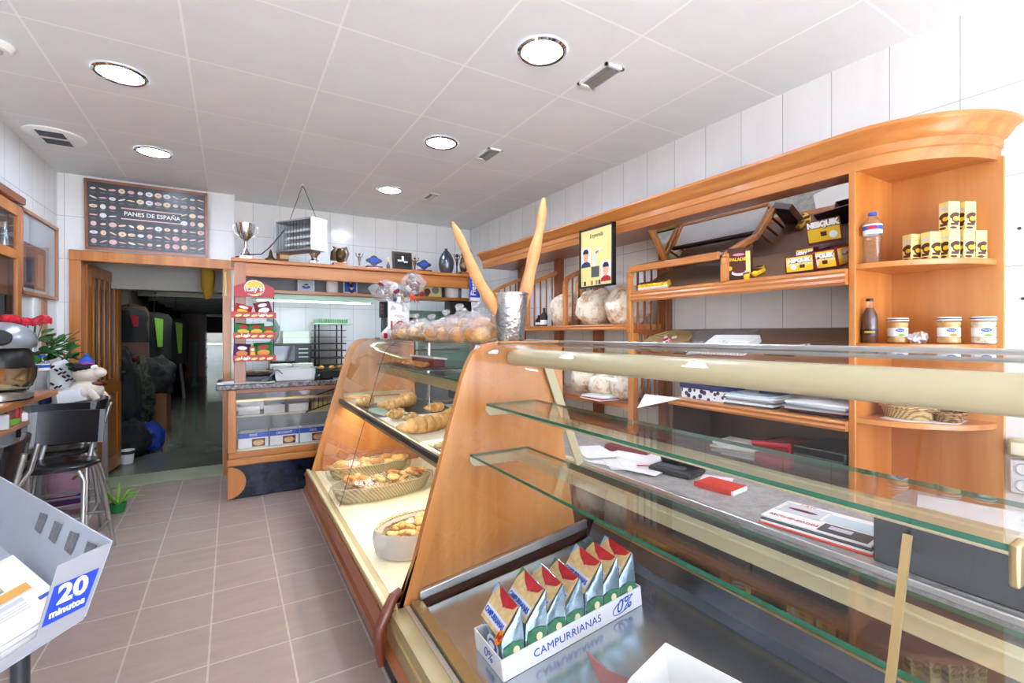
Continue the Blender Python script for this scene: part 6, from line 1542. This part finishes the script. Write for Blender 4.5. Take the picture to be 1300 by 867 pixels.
# flowers
t = thing('rose_pot', 'pot of red roses with green leaves at the end of the bar', 'flowers', (-1.14, 4.24, .985))
MB().lathe([(.045, 0), (.06, .12), (.065, .13), (.055, .13), (.04, .02)], (-1.17, 4.22, .985), 20).build('pot', 'navy', t)
fr_ = random.Random(5); RX = -1.08
stems = [((-1.09, 4.36, 1.445), .068), ((-1.10, 4.02, 1.425), .055), ((-1.10, 4.10, 1.43), .05), ((-1.12, 3.94, 1.44), .055), ((-1.12, 3.86, 1.44), .05), ((-1.09, 4.20, 1.42), .045), ((-1.07, 4.72, 1.20), .022), ((-1.06, 4.36, 1.14), .022), ((-1.08, 4.52, 1.30), .026), ((-1.10, 4.27, 1.44), .04)]
for k, (p, r) in enumerate(stems):
    p = Vector(p); q0 = Vector((-1.17, 4.22, 1.10)); md = q0.lerp(p, .55)+Vector((.02, .03, .05))
    MB().tube([q0, md, p], [.004, .003, .003], 6).build('stem', 'green_leaf', t)
    m = MB()
    for j in range(int(8+r*220)):
        a = j*2.4; el = 1.45-(j/(8+r*220))*1.7; rr2 = r*(.35+.65*(j/(8+r*220)))
        n_ = Vector((math.cos(a)*math.cos(el), math.sin(a)*math.cos(el), math.sin(el)))
        c = p + n_*rr2*.6; rt = n_.orthogonal().normalized(); up = n_.cross(rt)
        m.blob(c, (r*.42, r*.42, r*.09), .25, 1.5, j+k, 1, frame_m(rt, up))
    m.build('rose', 'rose_red', t)
for k in range(58):
    if k < 24: c = Vector((-1.13+fr_.uniform(-.05, .09), 4.25+fr_.uniform(-.15, .25), 1.27+fr_.uniform(-.10, .08)))
    else:
        q = fr_.random(); c = Vector((-1.09+.06*q+fr_.uniform(-.03, .03), 4.35+.62*q, 1.30-.22*q*q+fr_.uniform(-.07, .06)))
    c.x = max(c.x, -1.10); yaw, pit = fr_.uniform(-1.9, 1.9), fr_.uniform(-.9, .3); L_, w_ = fr_.uniform(.07, .115), fr_.uniform(.02, .036)
    R = rotm(fr_.uniform(-.6, .6), pit, yaw); m = MB()
    n = 6; vs = []
    for i in range(n+1):
        s = i/n; ww = w_*math.sin(min(1, s*1.02+.02)*PI)**.8; z = -.012*s*s
        vs += [c+R @ Vector((L_*s, -ww, z+.006)), c+R @ Vector((L_*s, 0, z)), c+R @ Vector((L_*s, ww, z+.006))]
    fs = []
    for i in range(n): fs += [(i*3, i*3+1, i*3+4, i*3+3), (i*3+1, i*3+2, i*3+5, i*3+4)]
    m.add(vs, fs); m.build('leaf', 'green_leaf', t)
MB().tube([(-1.15, 4.26, 1.2), (-1.10, 4.45, 1.26), (-1.07, 4.7, 1.2), (-1.06, 4.92, 1.1)], [.004, .004, .003, .002], 6).build('stem', 'green_leaf', t)
# patterned white card, blue mug, papers on a small side table
TB = .835
t = thing('side_table', 'small white table against the left wall behind the stools', 'table', (-1.0, 4.75, 0))
MB().box(XL+.005, 4.73, TB-.03, -.88, 5.2, TB).build('top', 'paper_grey', t, bevel=.004)
for x, y in ((XL+.03, 4.77), (-.91, 4.77), (XL+.03, 5.17), (-.91, 5.17)): MB().box(x-.018, y-.018, 0, x+.018, y+.018, TB-.03).build('leg', 'silver_tube', t)
t = thing('zigzag_ornament', 'white ornament with a black zigzag pattern below the rose leaves', 'ornament', (-1.12, 4.95, TB))
MB().blob((-1.13, 4.95, TB+.16), (.085, .095, .16), .12, 1.5, 4, 3).build('body', 'white', t)
m = MB()
for k in range(9):
    z = TB+.27-.026*k; x = -1.165+.022*(k % 5)
    m.obox((x, 4.855+.0006*abs(k-4)**2, z), (.026, .02, .012), rotm(0, .7 if k % 2 else -.7, 0)); m.obox((x+.045, 4.862+.0006*abs(k-4)**2, z-.02), (.022, .02, .011), rotm(0, -.7 if k % 2 else .7, 0))
m.build('zigzag_print', 'black', t)
o = MB().lathe([(.035, 0), (.04, .02), (.04, .08), (.034, .08), (.034, .01)], (-1.19, 4.79, TB), 18, caps=False).build('blue_mug', 'navy'); tag(o, 'dark blue mug on the side table beside the bar end', 'mug')
t = thing('white_carton', 'white box tilted on the side table between the bar and the plush sheep', 'box', (-1.08, 4.74, TB))
MB().obox((-1.08, 4.83, TB+.055), (.17, .22, .10), rotm(0, -.12, .5)).build('carton', 'white', t, bevel=.004)
o = MB().grid(lambda u, v: Vector((-1.06+.14*u, 4.86+.20*v, TB+.05+.04*math.sin(3*u+1)*(1-v*.5)+.012*math.sin(11*u+5*v))), 14, 10).build('pink_cloth', 'pink', solid=.012); tag(o, 'soft pink cloth bundled behind the white box, beside the plush sheep', 'cloth')
for k, (y, mt, lb, z, h) in enumerate(((3.55, 'lime', 'bright yellow green packet on the lower shelf of the bar', .85, .035), (3.62, 'red', 'dark red folded cloth on the lower shelf of the bar', .885, .055), (3.70, 'white', 'white booklet on the lower shelf of the bar', .85, .05), (3.40, 'paper_grey', 'stack of pale papers on the lower shelf of the bar', .85, .08))):
    o = MB().obox((-1.10, y+.1, z+h/2), (.15, .13, h), rotm(0, 0, .2*k)).build(['packet', 'folded_cloth', 'booklet', 'paper_stack'][k], mt, bevel=.006); tag(o, lb, ['packet', 'cloth', 'booklet', 'papers'][k])
# plush sheep
pc = Vector((-.955, 4.84, TB))
t = thing('plush_sheep', 'cream plush sheep toy in a knitted bobble hat sitting on the side table', 'plush toy', pc)
MB().blob(pc+Vector((-.01, 0, .085)), (.105, .085, .085), .06, 2, 1, 4).build('body', 'plush', t)
hd = MB(); hd.blob(pc+Vector((-.005, 0, .205)), (.088, .075, .062), .04, 1.5, 2, 4); hd.blob(pc+Vector((.066, -.02, .218)), (.05, .045, .042), .05, 1.5, 3, 3); hp = hd.build('head', 'plush', t)
MB().blob(pc+Vector((-.035, -.01, .262)), (.075, .065, .035), .35, 3, 4, 3).build('hair', 'black_soft', hp)
for s in (-1, 1): MB().blob(pc+Vector((.045, -.035+.03*s-.01, .262)), (.017, .017, .019), 0, 1, 1, 2).build('eye', 'white', hp)
MB().lathe([(.048, 0), (.05, .006), (.048, .02), (.04, .035), (.025, .055), (.006, .066)], pc+Vector((-.01, -.005, .285)), 20).build('hat', 'blue', t); ht = LAST[0]
MB().lathe([(.051, .0), (.053, .006), (.050, .020), (.047, .02)], pc+Vector((-.01, -.005, .285)), 20, caps=False).build('hat_band', 'purple_knit', ht)
MB().blob(pc+Vector((-.01, -.005, .355)), .016, .2, 3, 2, 2).build('bobble', 'blue', ht)
for (a, b, c_, r) in ((.04, -.07, .04, .032), (.07, .05, .04, .03)): MB().tube([pc+Vector((a-.03, b*.7, .10)), pc+Vector((a, b, .05)), pc+Vector((a+.03, b*1.1, .012))], [r, r*.9, r*.8], 10).build('leg', 'plush', t)
MB().tube([pc+Vector((.03, -.05, .13)), pc+Vector((.08, -.03, .135)), pc+Vector((.10, .02, .12))], [.014, .02, .012], 8).build('scarf', 'maroon', t)
# pink bag and green plant by the floor
t = thing('pink_bag', 'pink floral bag standing on the floor under the side table', 'bag', (-.95, 4.5, 0))
pb = Vector((-1.04, 4.90, 0))
MB().blob(pb+Vector((0, 0, .22)), (.17, .08, .26), .06, 1.5, 3, 4, fn=lambda p: Vector((p.x*(1 if abs(p.z) < .2 else .92), p.y, max(p.z, -.22)))).build('sack', 'pink_print', t); t = LAST[0]
MB().box(pb.x-.15, pb.y-.083, .05, pb.x+.12, pb.y-.078, .12).build('purple_band', 'purple', t)
MB().ell(pb+Vector((.05, -.086, .11)), (1, 0, 0), (0, 0, 1), .035, .025).build('round_print', 'blue', t)
for a in range(5): MB().ell(pb+Vector((.04+.03*math.cos(a*1.26), -.084, .28+.035*math.sin(a*1.26))), (1, 0, 0), (0, 0, 1), .025, .012, rot=a*1.26).build('petal_print', 'crust_dark', t)
t = thing('potted_plant', 'green bladed plant on the floor behind the stool legs', 'plant', (-.72, 4.62, 0))
MB().lathe([(.04, 0), (.055, .07), (.05, .07), (.035, .01)], (-.74, 4.62, 0), 16).build('pot', 'green', t)
for k in range(8):
    a = k*.8; e = Vector((-.74+.16*math.cos(a), 4.62+.10*math.sin(a), .10+.05*(k % 3)))
    MB().tube([(-.74, 4.62, .06), Vector((-.74, 4.62, .14)).lerp(e, .5), e], [.008, .010, .002], 6).build('leaf', 'lime', t)

# ------------------------------------------------------------------ bar stools
def make_stool(label, loc, rz):
    t = thing('bar_stool', label, 'stool', loc, 'black bar stools', local=True, rz=rz)
    zs = .605
    K = 1.2
    MB().lathe([(.0001, zs-.012), (.165, zs-.012), (.175, zs-.004), (.175, zs+.008), (.165, zs+.014), (.0001, zs+.010)], (0, 0, 0), 40, sx=K, sy=.95).build('seat', 'seat_black', t)
    m = MB(); n = 12; vs = []
    def arc(q): a = (q-.5)*1.0; return Vector((.19*math.sin(a)/math.sin(.5)-.015, .205+.30*(math.cos(a)-1), 0))
    for z in (.690, .885):
        for off in (0, .014):
            for i in range(n+1):
                p = arc(i/n); vs.append(Vector((p.x, p.y+off+(z-.705)*.18, z)))
    k = n+1; fs = []
    for i in range(n):
        fs += [(i, i+1, 2*k+i+1, 2*k+i), (k+i+1, k+i, 3*k+i, 3*k+i+1), (i+1, i, k+i, k+i+1), (2*k+i, 2*k+i+1, 3*k+i+1, 3*k+i)]
    fs += [(0, 2*k, 3*k, k), (n, k+n, 3*k+n, 2*k+n)]
    m.add(vs, fs); bk_ = m.build('backrest', 'backrest_black', t, ang=60)
    for s in (-1, 1):
        e = arc(1.0); 
        MB().plate([(s*(e.x+.002), e.y-.004, .688), (s*(e.x-.03), e.y-.0045+.017, .688), (s*(e.x-.03), e.y-.0045+.017+.036, .887), (s*(e.x+.002), e.y-.004+.036, .887)], .004, n=(0, -1, 0)).build('edge_strip', 'grey', bk_)
        MB().tube([(s*.095*K, .15, zs-.01), (s*.095*K, .20, .66), (s*.095*K, .236, .72), (s*.095*K, .262, .84)], .012, 10).build('back_support', 'silver_tube', t)
        MB().tube([(s*.11*K, .06, zs-.02), (s*.13*K, .12, zs-.04), (s*.145*K, .19, .38), (s*.165*K, .28, .0)], .0125, 10).build('leg', 'silver_tube', t)
        MB().tube([(s*.05*K, -.06, zs-.018), (s*.125*K, -.115, zs-.025), (s*.148*K, -.135, zs-.07), (s*.152*K, -.16, .3), (s*.155*K, -.19, .0)], .0125, 10).build('leg', 'silver_tube', t)
        MB().tube([(s*.154*K, -.172, .18), (s*.156*K, .242, .18)], .008, 8).build('rung', 'silver_tube', t)
    MB().tube([(-.154*K, -.168, .21), (.154*K, -.168, .21)], .008, 8).build('rung', 'silver_tube', t)
    MB().tube([(-.155*K, .23, .24), (.155*K, .23, .24)], .008, 8).build('rung', 'silver_tube', t)
    return t
stool = make_stool('black bar stool with its broad backrest facing the camera, nearest complete stool', (-.87, 3.64, 0), -.10)
for lb, loc, rz in (('black bar stool directly behind the nearest one, only its backrest top and seat edge showing', (-.97, 4.06, 0), .05), ('black bar stool turned edge on beneath the plush sheep', (-1.03, 4.50, 0), -1.45), ('black bar stool at the left edge of the view, seen edge on beside the bar', (-1.03, 2.90, 0), -1.5)):
    c = copy_tree(stool); c['label'] = lb; c.location = loc; c.rotation_euler = (0, 0, rz); OFF[c.name] = Vector((0, 0, 0))

# ------------------------------------------------------------------ free newspaper rack
Lv = Vector((-.46, .888, 0)).normalized(); Nv = Vector((Lv.y, -Lv.x, 0))     # Nv: out of the end plate (to the right)
TR, BR_, BL_, IN2, IN1 = Vector((-.262, 1.552, .825)), None, None, None, None
nrm = -Lv
camp = Vector((0, 0, 1.35))
fwd = Vector((math.sin(.5362), math.cos(.5362), 0)); rgt = Vector((math.cos(.5362), -math.sin(.5362), 0))
# end plate outline in its own plane (a along Nv, b up), metres
E0 = TR
def ep(a, b, l=0.0): return E0 + Nv*a + Vector((0, 0, b)) + Lv*l
PL = [(0, 0), (-.054, -.166), (-.36, -.266), (-.365, -.248), (-.139, -.167), (-.103, -.019)]
t = thing('newspaper_rack', 'grey metal newspaper rack with a blue 20 minutos panel at the lower left', 'rack', (E0.x, E0.y, 0))
MB().plate([ep(*p) for p in PL], .004, n=-Lv).build('end_plate', 'rack_grey_light', t)
LEN = 1.05
MB().plate([ep(*p, l=LEN) for p in PL], .004, n=Lv).build('end_plate', 'rack_grey_light', t)
a0, b0_ = PL[0]; a1, b1 = PL[1]
MB().plate([ep(a0, b0_), ep(a0, b0_, LEN), ep(a1, b1, LEN), ep(a1, b1)], .004, n=Nv).build('back_plate', 'rack_grey', t)
a2, b2 = PL[2]
MB().plate([ep(a1, b1), ep(a1, b1, LEN), ep(a2, b2, LEN), ep(a2, b2)], .004, n=Vector((0, 0, -1))).build('tray_plate', 'rack_grey', t)
bk = (Vector((a1-a0, b1-b0_, 0))).normalized()
def backp(s, l): return ep(a0+bk.x*s, b0_+bk.y*s, l) - Nv*.0025
for k in range(4):
    l = .06+.13*k; s0 = .022
    m = MB(); m.add([backp(s0, l), backp(s0+.004, l+.065), backp(s0+.052, l+.06), backp(s0+.055, l+.004)], [(0, 1, 2, 3)]); m.build('tape_mark', 'stain_grey', t)
# blue sticker on the end plate
cs = ep(-.079, -.1015) - Lv*.0048
MB().plate([ep(*p)-Lv*.0045 for p in ((-.13, -.150), (-.053, -.137), (-.025, -.055), (-.108, -.065))], .0008, n=-Lv).build('blue_panel', 'blue_sign', t); bp_ = LAST[0]
RTs = (Nv*.99+Vector((0, 0, .14))).normalized(); UPs = Vector((0, 0, 1))
text('20', .056, cs-Lv*.0012+UPs*.014, RTs, UPs, 'white', bp_, bold=.002, shear=.25, xs=1.0)
text('minutos', .021, cs-Lv*.0012-UPs*.023-Nv*.008, RTs, UPs, 'white', bp_, bold=.0008, shear=.25, xs=.95)
MB().tube([ep(-.1, b2-.02, .3), Vector((ep(-.1, 0, .3).x, ep(-.1, 0, .3).y, .02))], .02, 10).build('pole', 'steel_dark', t)
pz = ep(-.1, 0, .3)
MB().lathe([(.18, 0), (.18, .012), (.03, .022), (.0001, .022)], (pz.x, pz.y, 0), 28).build('foot_plate', 'rack_grey', t)
# newspapers stacked in the rack
d1 = Vector((PL[2][0]-PL[1][0], PL[2][1]-PL[1][1], 0)); dl = d1.length; d1 = d1.normalized()
tv = Nv*d1.x + Vector((0, 0, d1.y)); nv_ = Lv.cross(tv); nv_ = nv_ if nv_.z > 0 else -nv_
og = ep(a1, b1)
for k in range(8):
    th = .062/8
    j = .004*((k*37) % 5-2)
    P0 = og + nv_*(.004+th*k) + Lv*(.03+j)
    o = MB().plate([P0+tv*.012, P0+tv*(dl*.92), P0+tv*(dl*.92)+Lv*.40, P0+tv*.012+Lv*.40], th*.9, n=nv_)
    if k < 7:
        o = o.build('newspaper', 'paper'); tag(o, ['lowest', 'second lowest', 'third lowest', 'fourth lowest', 'fifth lowest', 'sixth lowest', 'seventh lowest'][k] + ' newspaper of the stack in the grey rack', 'newspaper', 'newspapers in the rack')
    else:
        t = thing('newspaper', 'topmost newspaper of the stack in the grey rack, with a colour photo and orange strip', 'newspaper', P0, 'newspapers in the rack')
        pg = o.build('pages', 'paper', t)
        F = P0 + nv_*(th*.95)
        def nq(a, l): return F + tv*a + Lv*l
        w_ = dl*.92
        def q4(l0, l1, a0_, a1_, mt, nm_, e=.0006): MB().add([nq(w_*a0_, l0)+nv_*e, nq(w_*a1_, l0)+nv_*e, nq(w_*a1_, l1)+nv_*e, nq(w_*a0_, l1)+nv_*e], [(0, 1, 2, 3)]).build(nm_, mt, pg, fix=False)
        q4(.185, .30, .25, .97, 'photo_print', 'printed_photo'); q4(.125, .175, .12, .97, 'orange_print', 'orange_strip'); q4(.118, .120, .1, .97, 'grey_light', 'printed_rule')
        for l_ in (.03, .045, .06, .08): q4(l_, l_+.005, .2, .8, 'paper_grey', 'printed_text')
        q4(.035, .055, .05, .14, 'blue', 'printed_mark'); q4(.085, .105, .2, .6, 'paper_grey', 'printed_text')
        text('20minutos', .04, nq(w_*.5, .345)+nv_*.001, -tv, Lv, 'blue_sign', pg)

# ------------------------------------------------------------------ corridor clutter (dark)
def heap(name, label, cat, c, r, mat, seed, amp=.3, grp=None, sub=4):
    z0 = c[2]
    o = MB().blob(c, r, amp, 2.0, seed, sub, fn=lambda p: Vector((p.x, p.y, max(p.z, -(z0-.005))))).build(name, mat); tag(o, label, cat, grp); return o
heap('black_bag', 'big black bag slumped on the corridor floor just behind the door', 'bag', (-.93, 6.6, .20), (.15, .2, .22), 'black_soft', 1)
heap('blue_bag', 'bright blue bag on the corridor floor beside the black bag', 'bag', (-.80, 6.95, .14), (.12, .15, .17), 'blue_fabric', 2)
heap('black_coat', 'long black coat draped over the corridor pile behind the black bag', 'coat', (-1.09, 6.9, .55), (.2, .28, .58), 'black_soft', 3, .25)
heap('camouflage_jacket', 'camouflage patterned jacket hanging on the corridor pile', 'jacket', (-1.04, 7.6, .55), (.19, .25, .5), 'camo', 4, .3)
heap('grey_rucksack', 'bulky dark grey rucksack on top of the corridor pile', 'rucksack', (-.90, 8.1, .78), (.24, .3, .26), 'grey_fabric', 5, .3)
o = MB().box(-1.0, 8.0, 0, -.76, 8.5, .55).build('cardboard_box', 'jute', bevel=.01); tag(o, 'brown cardboard box under the grey rucksack in the corridor', 'box')
heap('red_cloth', 'small red cloth lying on the corridor pile beside the rucksack', 'cloth', (-1.08, 7.9, 1.02), (.09, .12, .06), 'maroon', 6)
heap('dark_scarf', 'black cloth slung over the corridor pile above the camouflage jacket', 'cloth', (-1.2, 7.6, 1.08), (.12, .3, .12), 'black_soft', 7)
o = MB().tube([(-1.1, 6.2, 2.06), (-1.1, 12.5, 2.06)], .015, 8).build('clothes_rail', 'steel_dark'); tag(o, 'dark clothes rail running along the left side of the corridor', 'rail')
for y in (6.3, 9.2, 12.3):
    pass
def jacket(label, y, top, bot, wid, mat, stripe=None, x=-1.1):
    t = thing('hanging_jacket', label, 'jacket', (x, y, bot), 'garments hanging in the corridor')
    m = MB()
    pr = [(.02, top), (wid*.5, top-.04), (wid*.62, top-.12), (wid*.55, (top+bot)/2), (wid*.6, bot), (.02, bot)]
    vs = []; n = 18
    for r, z in pr:
        for j in range(n):
            a = 2*PI*j/n; k = 1+.12*math.sin(5*a+z*6); vs.append(Vector((x+r*k*math.cos(a)*.9, y+r*k*math.sin(a)*.45, z)))
    m.add(vs, [(i*n+j, i*n+(j+1) % n, (i+1)*n+(j+1) % n, (i+1)*n+j) for i in range(len(pr)-1) for j in range(n)]); m.build('garment', mat, t)
    MB().tube([(x, y, top), (x, y, top+.04), (x+.02, y, 2.075)], .004, 6).build('hanger', 'steel_dark', t)
    if stripe:
        m = MB(); m.plate([(x+.02, y-wid*.30, top-.10), (x+wid*.32, y-wid*.29, top-.12), (x+wid*.30, y-wid*.31, bot+.2), (x+.06, y-wid*.31, bot+.2)], .01, n=(0, -1, 0)); m.build('lime_panel', stripe, t.children[0])
    return t
jacket('black jacket with a bright lime panel hanging in the corridor, nearer of two', 9.6, 1.72, .95, .42, 'black_soft', 'lime_vest', -1.08)
jacket('black jacket with a narrow lime panel hanging in the corridor, farther of two', 11.0, 1.68, .80, .40, 'black_soft', 'lime_vest', -.92)
jacket('red and black jacket hanging near the corridor entrance', 7.7, 1.70, 1.25, .34, 'black_soft', 'red_fabric', -1.12)
jacket('brownish garment bag hanging behind the red jacket in the corridor', 8.4, 1.78, .9, .36, 'curtain', None, -1.2)
jacket('grey garment hanging behind the lime panelled jackets', 10.3, 1.75, .7, .4, 'grey_fabric', None, -1.25)
o = MB().tube([(-.86, 12.2, .0), (-.98, 12.3, 1.25)], .03, 8).build('leaning_pole', 'paper_grey'); tag(o, 'pale pole leaning in the far part of the corridor', 'pole')
t = thing('hanging_handbag', 'dark maroon shoulder bag hanging far down the corridor', 'bag', (-1.05, 12.6, .5))
MB().blob((-1.05, 12.6, .55), (.2, .2, .3), .2, 2, 9, 3).build('pouch', 'maroon_dark', t); MB().tube([(-1.1, 12.5, .8), (-1.12, 12.6, 1.35), (-1.0, 12.7, .8)], .015, 6).build('strap', 'maroon_dark', t)
t = thing('mint_panel', 'pale mint upright board far down the corridor', 'board', (-.8, 15.0, 0))
MB().box(-.86, 14.8, 0, -.80, 15.6, 1.15).build('board', 'mint_dark', t); MB().box(-.90, 14.9, 0, -.76, 15.0, .06).build('foot', 'grey', t)
t = thing('tall_shelf', 'dark brown tall shelf at the end of the corridor', 'shelf', (-1.0, 18.5, 0))
MB().box(-1.34, 18.0, 0, -.70, 19.0, 2.0).build('body', 'wood_dark_z', t)
for k in range(6): MB().box(-.705, 18.02, .25+.3*k, -.68, 18.98, .28+.3*k).build('shelf_board', 'deep_brown', t)
o = MB().blob((-.20, 5.62, 1.92), (.06, .05, .22), .15, 2, 3, 3).build('hanging_cloth', 'yellow_dark'); tag(o, 'dull yellow cloth hanging at the right side inside the doorway', 'cloth')
t = thing('white_bucket', 'small white and black bucket behind the bottom of the open door', 'bucket', (-.95, 6.25, 0))
MB().lathe([(.05, 0), (.06, .12), (.065, .14), (.06, .14), (.045, .01)], (-.93, 6.28, .01), 18, caps=False).build('pail', 'white', t); MB().lathe([(.062, .1), (.068, .12), (.062, .135)], (-.93, 6.28, .01), 18, caps=False).build('band', 'black', t)
